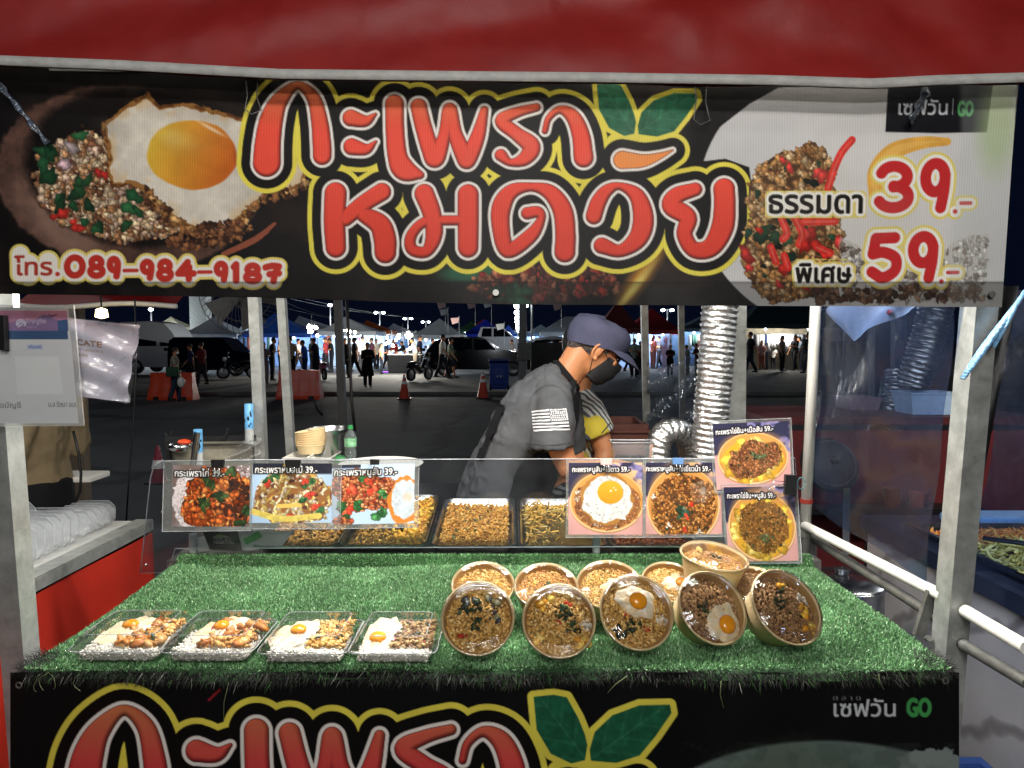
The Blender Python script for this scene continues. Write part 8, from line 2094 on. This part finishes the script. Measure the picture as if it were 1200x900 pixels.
# stove
c = P(240, 545, 2.72); r = root("gas_stove", (c.x, 2.72, WZ), "battered box shaped gas stove with an orange cap at the far left of the worktop", "stove")
a0, a1 = P(200, 521, 2.62), P(296, 521, 2.62)
b = MB(); b.box(((a0.x + a1.x) / 2, 2.70, (WZ + a0.z) / 2 + .0), (a1.x - a0.x, .16, a0.z - WZ), bev=.006); b.build("casing", mat("stove_grey", '8c8878', rough=.5, var=.35, scale=14, bump=.2), r)
b = MB(); b.bar(P(194, 515, 2.60), P(300, 513, 2.60), .016, .02); b.bar(P(196, 513, 2.60), P(199, 548, 2.60), .014); b.tube([P(193, 508, 2.6), P(198, 514, 2.6), P(203, 505, 2.6)], .005, 6); b.bar(P(263, 515, 2.59), P(268, 501, 2.59), .008); b.build("grate_bar", BLACKM, r)
b = MB(); q = P(210, 524, 2.58); b.sphere(q, (.042, .03, .02), 16, 10); b.build("burner_cap", STAIN, r, True); b = MB(); b.sphere(q + Vector((.018, 0, .018)), (.024, .02, .011), 14, 8); b.build("orange_knob", mat("orange_cap", 'd8481c', rough=.4), r, True)
SKYB = mat("sky_blue_label", '5aa2d8', rough=.35, var=.1, col2='74b8e8'); 
def torch(px, y0, y1, Y, label, tube=None):
    a, b_ = P(px, y1, Y), P(px, y0, Y); r = root("spray_tube", a, label, "tube", "blue capped tubes behind the guard"); rad = 5 * MPP(Y)
    b = MB(); b.lathe([(.001, 0), (rad, 0), (rad, (b_.z - a.z) * .38)], a, 18); b.build("clear_part", mat("milky_plastic", 'b4bab8', rough=.3, var=.2, scale=30), r, True, angle=40)
    b = MB(); b.lathe([(rad * 1.02, (b_.z - a.z) * .38), (rad * 1.02, (b_.z - a.z) * .985), (rad * .9, b_.z - a.z), (.001, b_.z - a.z)], a, 18); b.build("blue_part", SKYB, r, True, angle=40)
    b = MB(); rr = random.Random(px)
    for i in range(7):
        an = rr.uniform(-2.6, -.5); z = rr.uniform(.45, .8) * (b_.z - a.z); b.sphere(a + Vector((rad * 1.0 * math.cos(an), rad * 1.0 * math.sin(an), z)), (.003, .003, rr.uniform(.004, .010)), 6, 5)
    b.build("dark_print", BLACKP, r, True)
torch(233, 503, 546, 2.50, "blue tube beside a chrome rod above the chicken card"); torch(292.5, 473, 520, 2.57, "blue tube with dark marks strapped left of the pale back post")
b = MB(); b.tube([P(226, 548, 2.46), P(231, 507, 2.46)], .0105, 14); tag(b.build("chrome_rod", STAIN, smooth=True, angle=40), "short chrome rod leaning in front of the lower blue tube", "rod")
# crumpled film bag
rg = np.random.default_rng(6); n = 26; V = []
for j in range(n):
    for i in range(n):
        u, v = i / (n - 1), j / (n - 1); px = 262 + (306 - 262) * (u * (1 - .0 * v)) + (1 - v) * (1 - u) * 28; py = 512 + (541 - 512) * v - (1 - u) * 0
        V.append(P(px, py, 2.5 + .03 * math.sin(u * 9 + v * 13) + rg.normal(0, .006))[:])
me = np_mesh("film", np.array(V), grid_faces(n, n)); tag(link_mesh("plastic_bag", me, clear_mat("bag_film", rough=.1, haze=.16, hazecol='d8d8d4', bump=1.0, bscale=30, ior=1.6), smooth=True), "crumpled clear plastic bag draped at the foot of the pale back post", "bag")
# stacked kraft lids, steel pot, trays of foam, bottle
a = P(364, 531, 2.62); r = root("bowl_stack", a, "slanting stack of empty kraft bowls left of the steel pot", "bowls")
for i in range(7):
    b = MB(); z = .007 + i * .0085; tilt_ = Matrix.Rotation(R(-1.5 * i), 3, 'Y'); w = .0510 + .0006 * i
    b.lathe([(w * .8, 0), (w, .030), (w * 1.04, .031), (w * 1.04, .0335), (w * .97, .0335), (w * .78, .003)], a + Vector((0.001 * i, 0, z - .018 + .012)), 28, M=tilt_); b.build("paper_bowl", KRAFT, r, True, angle=40)
a = P(388, 531, 2.70); s = MPP(2.7); r = root("steel_pot", a, "shiny steel pot with a flared rim behind the bottle", "pot")
b = MB(); b.lathe([(.001, -.01), (.064, -.01), (.074, .075), (.082, .092), (.084, .094), (.080, .094), (.070, .073), (.06, 0), (.001, -.004)], a, 32); b.build("pot_body", STAIN, r, True, angle=40)
b = MB(); b.tube([a + Vector((-.07, 0, .07)), a + Vector((-.095, -.02, .085)), a + Vector((-.082, -.03, .095))], .005, 8); b.build("handle", BLACKM, r, True)
a = P(411, 537, 2.56); r = root("water_bottle", a, "clear water bottle with a green label and green cap", "bottle"); s = MPP(2.56)
PET = clear_mat("clear_bottle", tint='e4ece8', rough=.05, haze=.14, hazecol='c0ccca', bump=.3, bscale=40)
b = MB(); b.lathe([(.001, 0), (.019, 0), (.021, .005), (.020, .030), (.018, .036), (.0205, .042), (.0205, .074), (.016, .090), (.008, .100), (.008, .106)], a, 24); b.build("bottle_body", PET, r, True, angle=50)
b = MB(); b.lathe([(.0212, .043), (.0212, .073)], a, 24); b.build("label_band", mat("green_label", '2e8a4c', rough=.4, var=.3, scale=60, col2='9fd0a8'), r, True)
b = MB(); b.lathe([(.0095, .104), (.0098, .106), (.0095, .118), (.001, .1185)], a, 18); b.build("cap", mat("green_cap", '2f8a4a', rough=.4), r, True, angle=40)
b = MB(); a = P(400, 537, 2.60); b.lathe([(.001, .010), (.026, .008), (.030, 0), (.030, -.012)], a, 24, sx=1.2); tag(b.build("green_lid", MATS["green_cap"], smooth=True, angle=40), "flat dark green saucer at the foot of the water bottle", "saucer")  # a loose green lid lying by the bottle
for i, (x0, x1, lab) in enumerate(((330, 360, "left white foam tray behind the bamboo card"), (357, 388, "right white foam tray in front of the steel pot"))):
    a, c = P(x0, 541, 2.50), P(x1, 541, 2.50); b = MB(); w = c.x - a.x
    ring = lambda z, e, sh=.0: [Vector((a.x + e + sh, 2.50 + e, z)), Vector((c.x - e + sh, 2.50 + e, z)), Vector((c.x - e + sh, 2.66 - e, z)), Vector((a.x + e + sh, 2.66 - e, z))]
    z0 = a.z; b.rings([ring(z0 - .02, .012), ring(z0 + .012, 0), ring(z0 + .0135, .004), ring(z0 - .012, .016)], cap=False); q = ring(z0 - .012, .016); b.add(q, [(0, 1, 2, 3)]); q = ring(z0 - .02, .012); b.add(q, [(3, 2, 1, 0)])
    tag(b.build("foam_tray", WHITEP), lab, "tray", "white foam trays")
a = P(447, 548, 2.45); b = MB(); b.lathe([(.001, -.012), (.10, -.010), (.14, .014), (.143, .016), (.139, .017), (.098, -.005), (.001, -.007)], a, 40); tag(b.build("white_plate", WHITEP, smooth=True, angle=40), "large white plate whose rim shows above the red mince card", "plate")
b = MB(); b.box(P(352, 546, 2.47), (.075, .03, .012), bev=.004); tag(b.build("red_lid", mat("brick_plastic", 'a85a4a', rough=.5)), "brick red flat box between the foam trays and the bamboo card", "box")  # a loose flat lid of brick red plastic
# brown wooden box right of the vendor, clear tub in front of it
c0, c1 = P(716, 497, 2.9), P(757, 497, 2.9); zt, zb = c0.z, P(716, 533, 2.9).z
r = root("wooden_box", ((c0.x + c1.x) / 2, 3.0, zb - .05), "dark reddish brown wooden box behind the helper's arm", "box")
WOODR = mat("red_brown_wood", '5a2f24', rough=.55, var=.3, scale=7, stretch=(.15, 1, 1), bump=.2)
b = MB(); b.box(((c0.x + c1.x) / 2 - .04, 2.905, (zt + zb) / 2), (c1.x - c0.x + .1, .015, zt - zb)); b.box(((c0.x + c1.x) / 2 - .04, 3.2, (zt + zb) / 2), (c1.x - c0.x + .1, .015, zt - zb)); b.box((c0.x - .085, 3.05, (zt + zb) / 2), (.014, .27, zt - zb)); b.box((c1.x, 3.05, (zt + zb) / 2), (.014, .27, zt - zb)); b.build("boards", WOODR, r)
b = MB(); b.box(((c0.x + c1.x) / 2 - .04, 2.892, zt - .028), (c1.x - c0.x + .12, .012, .012)); b.box(((c0.x + c1.x) / 2 - .04, 3.05, zb + .008), (c1.x - c0.x + .06, .26, .012)); b.build("batten", WOODR, r)
for x in (c0.x - .05, c1.x - .02): b = MB(); b.bar((x, 3.05, 0), (x, 3.05, zb), .035); b.build("leg", STEEL_D, r)
r = root("clear_tub", P(738, 542, 2.35), "clear plastic tub standing behind the fried egg card", "tub")
b = MB(); a, c = P(718, 520, 2.36), P(766, 520, 2.36); zl = P(718, 545, 2.36).z
rg2 = lambda z, e, w: [Vector((a.x + e, 2.36 + e, z)), Vector((c.x - e, 2.36 + e, z)), Vector((c.x - e, 2.36 + w - e, z)), Vector((a.x + e, 2.36 + w - e, z))]
b.rings([rg2(zl, .008, .05), rg2(a.z, 0, .06), rg2(a.z + .003, -.004, .064), rg2(a.z + .003, .002, .056)], cap=False); b.build("tub_wall", clear_mat("tub_plastic", rough=.06, haze=.12, hazecol='c8ccd0', ior=1.5), r)
b = MB(); p_ = rg2(a.z + .003, -.002, .062); b.tube(p_ + p_[:1], .0028, 6, cap=False); b.build("tub_rim", EDGE, r, True)
b = MB(); b.tube([P(705, 508, 2.5), P(716, 495, 2.5)], .0025, 6); tag(b.build("thin_rod", STAIN), "thin bright metal rod end held near the helper's sleeve", "rod")

# ------------------------------------------------------------------ foil ducts
def duct(pts, r0, label, pitch=.0195, n=40, seed=1, m=ALU):
    pts = smooth_path(pts); L = [0]
    for a, c in zip(pts[:-1], pts[1:]): L.append(L[-1] + (c - a).length)
    N = int(L[-1] / (pitch / 6)); rg = np.random.default_rng(seed); rings = []; up = None
    for i in range(N + 1):
        s = L[-1] * i / N; k = min(np.searchsorted(L, s, 'right') - 1, len(pts) - 2); f = (s - L[k]) / max(1e-6, L[k + 1] - L[k]); c = pts[k].lerp(pts[k + 1], f); t = (pts[k + 1] - pts[k]).normalized()
        if up is None: up = t.orthogonal().normalized()
        up = (up - t * up.dot(t)).normalized(); y = t.cross(up); ph = 2 * math.pi * s / pitch; row = []
        for j in range(n):
            a = 2 * math.pi * j / n; rr = r0 * (1 + .11 * abs(math.sin((ph + a) / 2)) ** .8 - .035) + rg.normal(0, .0014) + .0012 * math.sin(a * 17 + i)
            row.append(c + up * math.cos(a) * rr + y * math.sin(a) * rr)
        rings.append(row)
    r = root("foil_duct", pts[-1], label, "duct", "flexible foil ducts"); b = MB(); b.rings(rings, cap=False); b.build("foil_hose", m, r, True, angle=60)
    b = MB(); rows = [rings[0], [c_ + (pts[1] - pts[0]).normalized() * .004 for c_ in rings[0]]]; b.build
    return r
def smooth_path(pts, k=10):
    p = [Vector(q) for q in pts]
    if len(p) < 3: return p
    q = [p[0] * 2 - p[1]] + p + [p[-1] * 2 - p[-2]]; out = []
    for i in range(1, len(q) - 2):
        a, b_, c, d = q[i - 1:i + 3]
        for t in np.linspace(0, 1, k, endpoint=False): out.append(.5 * (2 * b_ + (c - a) * t + (2 * a - 5 * b_ + 4 * c - d) * t * t + (3 * b_ - a - 3 * c + d) * t ** 3))
    return out + [p[-1]]
duct([P(845, 345, 2.40), P(843, 365, 2.40), P(838, 430, 2.40), P(834, 480, 2.40), P(831, 525, 2.40), P(830, 560, 2.40)], .054, "long vertical silver foil duct right of the vendor", seed=3)
duct([P(812, 560, 2.62), P(808, 520, 2.55), P(796, 505, 2.50), P(778, 508, 2.48), P(771, 528, 2.47), P(772, 552, 2.47)], .040, "bent foil duct arching over behind the menu cards", pitch=.020, seed=4)
# hanging clear film between the dark posts
rg = np.random.default_rng(16); n, m_n = 46, 40; V = []
for j in range(m_n):
    for i in range(n):
        u, v = i / (n - 1), j / (m_n - 1); px = 758 + (838 - 758) * u; py = 424 + (545 - 424) * v + 5 * math.sin(u * 7)
        V.append(P(px, py, 3.25 + .04 * math.sin(u * 16 + v * 3) + .025 * math.sin(v * 19 + u * 8) + rg.normal(0, .004))[:])
tag(link_mesh("hanging_film", np_mesh("hanging_film", np.array(V), grid_faces(m_n, n)), CRINKLE, smooth=True), "crinkled clear plastic film hanging between the dark posts left of the foil duct", "plastic sheet")

# ------------------------------------------------------------------ right side: clear side sheet and the neighbour's stall
def side_pt(px, py, dx=0):
    d = Vector(ray(px, py)); o = Vector((0, 0, CAM_Z)); n_ = Vector((1, .015, 0)).normalized(); p0 = Vector((.868 + dx, 1.7, 1.3)); return o + d * ((p0 - o).dot(n_) / d.dot(n_))
rows = []; n = 30
for j in range(n):
    v = j / (n - 1); row = []
    for i in range(n):
        u = i / (n - 1); x = 952 + (1118 - 30 * v - 952) * u; top, bot = 340, np.interp(u, [0, .3, 1], [590, 622, 682]); p = side_pt(x, top + (bot - top) * v)
        p.x += .006 * math.sin(u * 7 + v * 4) + .003 * math.sin(v * 15 + u * 11); row.append(p)
    rows.append(row)
b = MB(); b.rings(rows, cap=False, closed=False); tag(b.build("side_sheet", SHEET, smooth=True), "clear plastic side sheet stretched between the white pipe post and the right front post", "plastic sheet")
# white carrier bag hung at its top
rows = []
for j in range(9):
    v = j / 8; row = []
    for i in range(13):
        u = i / 12; px = 972 + (1070 - 972) * u; lowv = np.interp(u, [0, .25, .45, 1], [366, 400, 388, 362]); p = side_pt(px, 345 + (lowv - 345) * v, .03); p.x += .010 * math.sin(u * 11 + v * 5); row.append(p)
    rows.append(row)
b = MB(); b.rings(rows, cap=False, closed=False); r = root("white_bag", side_pt(1020, 395, .03), "white plastic bag hanging behind the clear side sheet under the banner", "bag"); b.build("bag_film", mat("thin_white_plastic", 'c9ccd2', rough=.4, var=.06), r, True)
b = MB(); q = side_pt(1042, 366, .022); b.sphere(q, (.003, .012, .006), 8, 6); b.build("red_print", mat("red_ink", 'b03a3a', rough=.5), r, True)
# neighbour's counter
NX = 1.292
MARB = mat("grey_marble_panel", 'aaa4a0', rough=.4, var=.12, scale=3.2, stretch=(1, 1, .4), coat=.1)
nt = MARB.node_tree; bs = nt.nodes["Principled BSDF"]; wv = nt.nodes.new("ShaderNodeTexWave"); wv.inputs["Scale"].default_value = 1.6; wv.inputs["Distortion"].default_value = 9; wv.inputs["Detail"].default_value = 4; wv.bands_direction = 'DIAGONAL'
rp = nt.nodes.new("ShaderNodeValToRGB"); rp.color_ramp.elements[0].position = .0; rp.color_ramp.elements[0].color = (.35, .33, .33, 1); rp.color_ramp.elements[1].position = .08; rp.color_ramp.elements[1].color = (1, 1, 1, 1)
mx = nt.nodes.new("ShaderNodeMix"); mx.data_type = 'RGBA'; mx.blend_type = 'MULTIPLY'; mx.inputs["Factor"].default_value = .75
src = bs.inputs["Base Color"].links[0].from_socket; tcn = nt.nodes.new("ShaderNodeTexCoord"); nt.links.new(tcn.outputs["Object"], wv.inputs["Vector"]); nt.links.new(wv.outputs["Fac"], rp.inputs["Fac"]); nt.links.new(src, mx.inputs["A"]); nt.links.new(rp.outputs["Color"], mx.inputs["B"]); nt.links.new(mx.outputs["Result"], bs.inputs["Base Color"])
r = root("side_counter", (NX + .45, 2.0, 0), "neighbouring stall counter with a grey marble patterned side and dark top edge", "counter")
b = MB(); b.box((NX + .008, 1.75, .47), (.012, 1.7, .90)); b.build("marble_panel", MARB, r)
NAVY = mat("navy_edge", '222a3c', rough=.4, var=.15)
b = MB(); b.box((NX + .40, 1.75, .955), (.84, 1.74, .05)); b.build("counter_top", NAVY, r)
b = MB(); b.box((NX + .40, 2.61, .46), (.80, .012, .91)); b.build("end_panel", BLACKM, r)
# hot tray of noodles with tongs
r = root("noodle_tray", (NX + .22, 1.95, .985), "wide steel tray of yellow noodles and orange shreds on the neighbouring counter", "food tray")
b = MB(); X0, X1, Y0_, Y1_ = NX + .02, NX + .62, 1.52, 2.38; rg3 = lambda z, e: [Vector((X0 + e, Y0_ + e, z)), Vector((X1 - e, Y0_ + e, z)), Vector((X1 - e, Y1_ - e, z)), Vector((X0 + e, Y1_ - e, z))]
b.rings([rg3(.984, .03), rg3(1.012, 0), rg3(1.014, .012), rg3(1.004, .03), rg3(.99, .035)], cap=False); q = rg3(.99, .035); b.add(q, [(0, 1, 2, 3)]); b.build("pan", STAIN, r)
rg = np.random.default_rng(31); n = 2200; ux, uy = rg.random(n), rg.random(n); X = X0 + .05 + (X1 - X0 - .1) * ux; Y = Y0_ + .05 + (Y1_ - Y0_ - .1) * uy
z = .993 + .07 * np.sin(math.pi * np.clip(ux, .05, .95)) * np.sin(math.pi * np.clip(uy * .8 + .2, .05, .95)) * rg.uniform(.7, 1, n); near = uy < .75
P1 = np.stack([X, Y, z], -1); food_obj("noodles", [pieces(P1[near], (.003, .005), ['d8cf6a', 'c8b84a', 'e6e08a', 'b8a840'], rg, (5, 9), .9), pieces(P1[~near], (.003, .006), ['c88a3a', 'b8702c', 'd8a050', 'cf7a30'], rg, (2, 5), .8)], r)
b = MB(); a, c = P(1135, 640, 1.80), P(1192, 668, 1.72); a, c = Vector((NX - .02, 1.93, 1.085)), Vector((NX + .20, 1.76, 1.065)); b.tube([a, a.lerp(c, .5) + Vector((0, 0, .012)), c], .012, 8, rs=[(.006, .012), (.006, .016), (.008, .024)]); tag(b.build("black_tongs", BLACKP, smooth=True), "black tongs lying across the noodles", "tongs")
r = root("light_blue_tray", (NX + .25, 2.42, .984), "pale blue tray behind the noodles", "tray"); b = MB(); b.box((NX + .47, 2.48, .998), (.5, .12, .03), bev=.02); b.build("tray_body", mat("pale_blue_plastic", '6a9ad0', rough=.35), r); b = MB(); b.box((NX + .47, 2.48, 1.016), (.46, .09, .006)); b.build("tray_inside", mat("pale_blue_inside", '9cc0e4', rough=.35), r)
# clear screen round the neighbour's food
def scr(px, py):
    d = Vector(ray(px, py)); t = 1.17 / d.x; return Vector((1.17, d.y * t, CAM_Z + d.z * t))
rows = []
for j in range(16):
    v = j / 15; row = []
    for i in range(10):
        u = i / 9; x0 = 1185 - 52 * v; p = scr(x0 + 5 + (1290 - x0) * u, 340 + 330 * v); p.x += .006 * math.sin(v * 13 + u * 5); row.append(p)
    rows.append(row)
b = MB(); b.rings(rows, cap=False, closed=False); tag(b.build("clear_screen", SHEET, smooth=True), "clear plastic screen of the neighbouring stall at the right edge", "plastic sheet")
# black tarp edge beside the post and blue string
b = MB(); rows = []
for j in range(14):
    v = j / 13; y = 335 + (760 - 335) * v; xl = np.interp(y, [335, 600, 760], [1160, 1131, 1112]); xr = np.interp(y, [335, 610, 760], [1194, 1143, 1121]); rows.append([P(xl + (xr - xl) * i / 5, y, 1.50 + .006 * math.sin(i * 1.7 + j)) for i in range(6)])
b.rings(rows, cap=False, closed=False); back = [[p + Vector((0, .012, 0)) for p in r_] for r_ in rows]; b.rings(back, cap=False, closed=False)
b.rings([[r_[0] for r_ in rows], [r_[0] for r_ in back]], cap=False, closed=False); b.rings([[r_[-1] for r_ in rows], [r_[-1] for r_ in back]], cap=False, closed=False)
tag(b.build("black_curtain", BLACKM, smooth=True), "black tarpaulin strip hanging just right of the thick front post", "curtain")
r = root("blue_string", P(1165, 400, 1.38), "shiny pale blue plastic string tied at the banner corner and hanging over the right post", "string")
BSTR = mat("blue_string_plastic", '7fb2dc', rough=.25, var=.3, scale=120, bump=.6, bscale=200, coat=.3)
b = MB(); b.tube([P(1204, 338, 1.37), P(1190, 358, 1.37), P(1172, 382, 1.37), P(1150, 412, 1.37), P(1128, 444, 1.37)], .008, 8, rs=[(.004, .004), (.004, .006), (.005, .009), (.006, .011), (.003, .008)]); b.build("long_tail", BSTR, r, True)
b = MB(); b.tube([P(1192, 355, 1.365), P(1180, 378, 1.365), P(1164, 407, 1.365)], .006, 8, rs=[.004, (.004, .006), (.003, .006)]); b.build("short_tail", BSTR, r, True)
# steel pot, stool pieces and clutter seen through the sheet
a = Vector((1.00, 2.16, .60)); r = root("stock_pot", a, "big steel stock pot with a flat lid below the white rail at the right", "pot")
b = MB(); b.lathe([(.001, 0), (.115, 0), (.118, .02), (.118, .27), (.125, .285), (.122, .288)], a, 40); b.build("pot_body", STAIN, r, True, angle=40)
b = MB(); b.lathe([(.124, .289), (.118, .296), (.06, .306), (.001, .312)], a, 40); b.lathe([(.018, .312), (.022, .33), (.001, .332)], a, 16); b.build("lid", STAIN, r, True, angle=40)
r = root("pot_stand", (1.0, 2.16, 0), "dark steel stand under the stock pot", "stand")
b = MB(); b.box((1.0, 2.16, .585), (.3, .3, .028)); 
for x in (.87, 1.13):
    for y in (2.03, 2.29): b.bar((x, y, 0), (x, y, .572), .025)
b.build("frame", STEEL_D, r)
TUBM = mat("white_blue_tub", 'a9c4e0', rough=.35)
def tub(c, w, d, h, label, m):
    r = root("plastic_tub", c, label, "tub", "plastic tubs in the neighbouring stall"); c = Vector(c); b = MB()
    rg4 = lambda z, k, e=0: [c + Vector((sx * (w / 2 * k - e), sy * (d / 2 * k - e), z)) for sx, sy in ((-1, -1), (1, -1), (1, 1), (-1, 1))]
    b.rings([rg4(0, .84), rg4(h * .93, .98), rg4(h * .93, 1.04), rg4(h, 1.05), rg4(h, .98), rg4(.01, .82)], cap=False); q = rg4(.01, .82); b.add(q, [(0, 1, 2, 3)]); q = rg4(0, .84); b.add(q, [(3, 2, 1, 0)]); b.build("tub_shell", m, r); return r
c = P(1083, 484, 3.0); tub((c.x, 3.0, c.z), .20, .16, .09, "pale blue plastic tub seen through the side sheet near the right post", TUBM)
c = P(1004, 478, 3.2); tub((c.x, 3.2, c.z - .02), .14, .16, .07, "small pinkish tub seen through the side sheet near the white pipe post", mat("pink_tub", '8a7076', rough=.4))
r = root("rear_bench", (1.75, 3.1, 0), "dark bench of the neighbouring stall carrying the plastic tubs", "table")
b = MB(); b.box((1.55, 3.1, P(1083, 484, 3.0).z - .016), (1.1, .5, .03)); b.build("bench_top", mat("dark_red_cloth", '4a1418', rough=.6, var=.2), r)
b = MB(); b.box((1.55, 2.86, .95), (1.1, .008, .62)); b.build("drape", mat("red_drape", '5a1216', rough=.7, var=.3, scale=4), r)
for x in (1.05, 2.05): b = MB(); b.bar((x, 3.3, 0), (x, 3.3, 1.2), .03); b.build("leg", STEEL_D, r)
DUCTD = mat("dull_foil", '9a9c9e', rough=.35, metal=1.0, var=.15)
duct([P(1100, 345, 3.0), P(1092, 380, 3.0), P(1080, 420, 3.0), P(1070, 450, 3.02)], .062, "dim foil duct seen through the side sheet, upper right", seed=8, m=DUCTD)
duct([P(1052, 440, 3.3), P(1046, 480, 3.2), P(1030, 520, 3.1), P(1005, 550, 3.0), P(975, 570, 2.95)], .062, "dim foil duct curving down to the left behind the side sheet", seed=9, m=DUCTD)
pa, pb = ext(P(1030, 620, 3.35), P(1030, 362, 3.35), 0, 2.5); post("black square post of the neighbouring stall seen through the side sheet", pa, pb, .07, m=BLACKM, group="dark posts behind the stall", name="dark_post")
pa, pb = ext(P(1052, 620, 3.4), P(1052, 362, 3.4), 0, 2.5); post("blue grey post seen through the side sheet beside the black one", pa, pb, .055, m=mat("blue_grey_paint", '3a4a66', rough=.5), group="dark posts behind the stall", name="dark_post")
c = P(972, 545, 2.6); r = root("wok_lid", c, "round dark pan lid leaning behind the side sheet", "lid"); b = MB(); b.lathe([(.105, 0), (.10, .012), (.06, .03), (.001, .038)], c, 32, M=Matrix.Rotation(R(60), 3, 'X')); b.lathe([(.085, .019), (.086, .022), (.083, .022)], c, 32, M=Matrix.Rotation(R(60), 3, 'X')); b.build("lid_disc", BLACKM, r, True, angle=40); b = MB(); b.sphere(c + Matrix.Rotation(R(60), 3, 'X') @ Vector((0, 0, .05)), .016, 10, 8); b.build("knob", BLACKP, r, True)
b = MB(); b.bar(P(991, 650, 2.35), P(992, 572, 2.35), .022, .004); tag(b.build("steel_spatula", STAIN), "upright steel spatula handle behind the white rail", "spatula")
for i, (x, y, h, lab) in enumerate(((1045, 585, '6a2c14', "orange cup behind the side sheet, left one"), (1075, 590, '7a3018', "orange cup behind the side sheet, right one"))):
    c = P(x, y + 8, 2.8); b = MB(); b.lathe([(.001, 0), (.025, 0), (.034, .07), (.031, .07), (.023, .005), (.001, .004)], c, 20); tag(b.build("plastic_cup", mat("cup_" + h, h, rough=.4), smooth=True, angle=40), lab, "cup", "orange cups in the neighbouring stall")
r = root("low_shelf", (1.35, 2.85, 0), "low dark shelf behind the side sheet carrying the orange cups", "shelf"); b = MB(); b.box((1.42, 2.9, P(1045, 593, 2.8).z - .012), (.8, .3, .022)); b.build("shelf_board", BLACKM, r)
for x in (1.06, 1.78): b = MB(); b.bar((x, 2.95, 0), (x, 2.95, P(1045, 593, 2.8).z - .024), .03); b.build("leg", STEEL_D, r)
# blue crate and pink stool on the ground at the right
c = G(1128, 880, .42); r = root("blue_crate", (1.06, 1.50, 0), "blue plastic crate on the ground between the two stalls", "crate"); CRB = mat("crate_blue", '33508c', rough=.4, var=.1)
c = Vector((1.07, 1.62, .0)); b = MB(); w, d, h = .36, .5, .50; rg5 = lambda z, k: [c + Vector((sx * w / 2 * k, sy * d / 2 * k, z)) for sx, sy in ((-1, -1), (1, -1), (1, 1), (-1, 1))]
b.rings([rg5(0, .9), rg5(h - .03, .97), rg5(h - .03, 1.05), rg5(h, 1.06), rg5(h, .94), rg5(.3, .86)], cap=False); q = rg5(.3, .86); b.add(q, [(0, 1, 2, 3)]); b.build("shell", CRB, r)
for i in range(4): b = MB(); b.box(c + Vector((-w / 2 * .98 - .004, -.18 + .12 * i, .26)), (.012, .02, .4)); b.build("rib", CRB, r)
b = MB(); b.lathe([(.001, .30), (.07, .295), (.078, .28), (.07, .27), (.09, 0)], (1.18, 1.36, .16), 24); tag(b.build("pink_pail", mat("pink_plastic", 'b0848a', rough=.4), smooth=True, angle=40), "dusty pink upturned pail in front of the blue crate", "pail")
assumed_led_tube((1.5, 1.75, 2.25), (2.1, 1.75, 2.25), "white LED tube of the neighbouring stall at the right", 9.0)  # unseen tube added to light the noodles and their counter
assumed_led_tube((-1.9, 2.0, 2.25), (-1.5, 2.0, 2.25), "white LED tube of the stall on the left", 1.2)  # unseen tube, assumed for the left stall
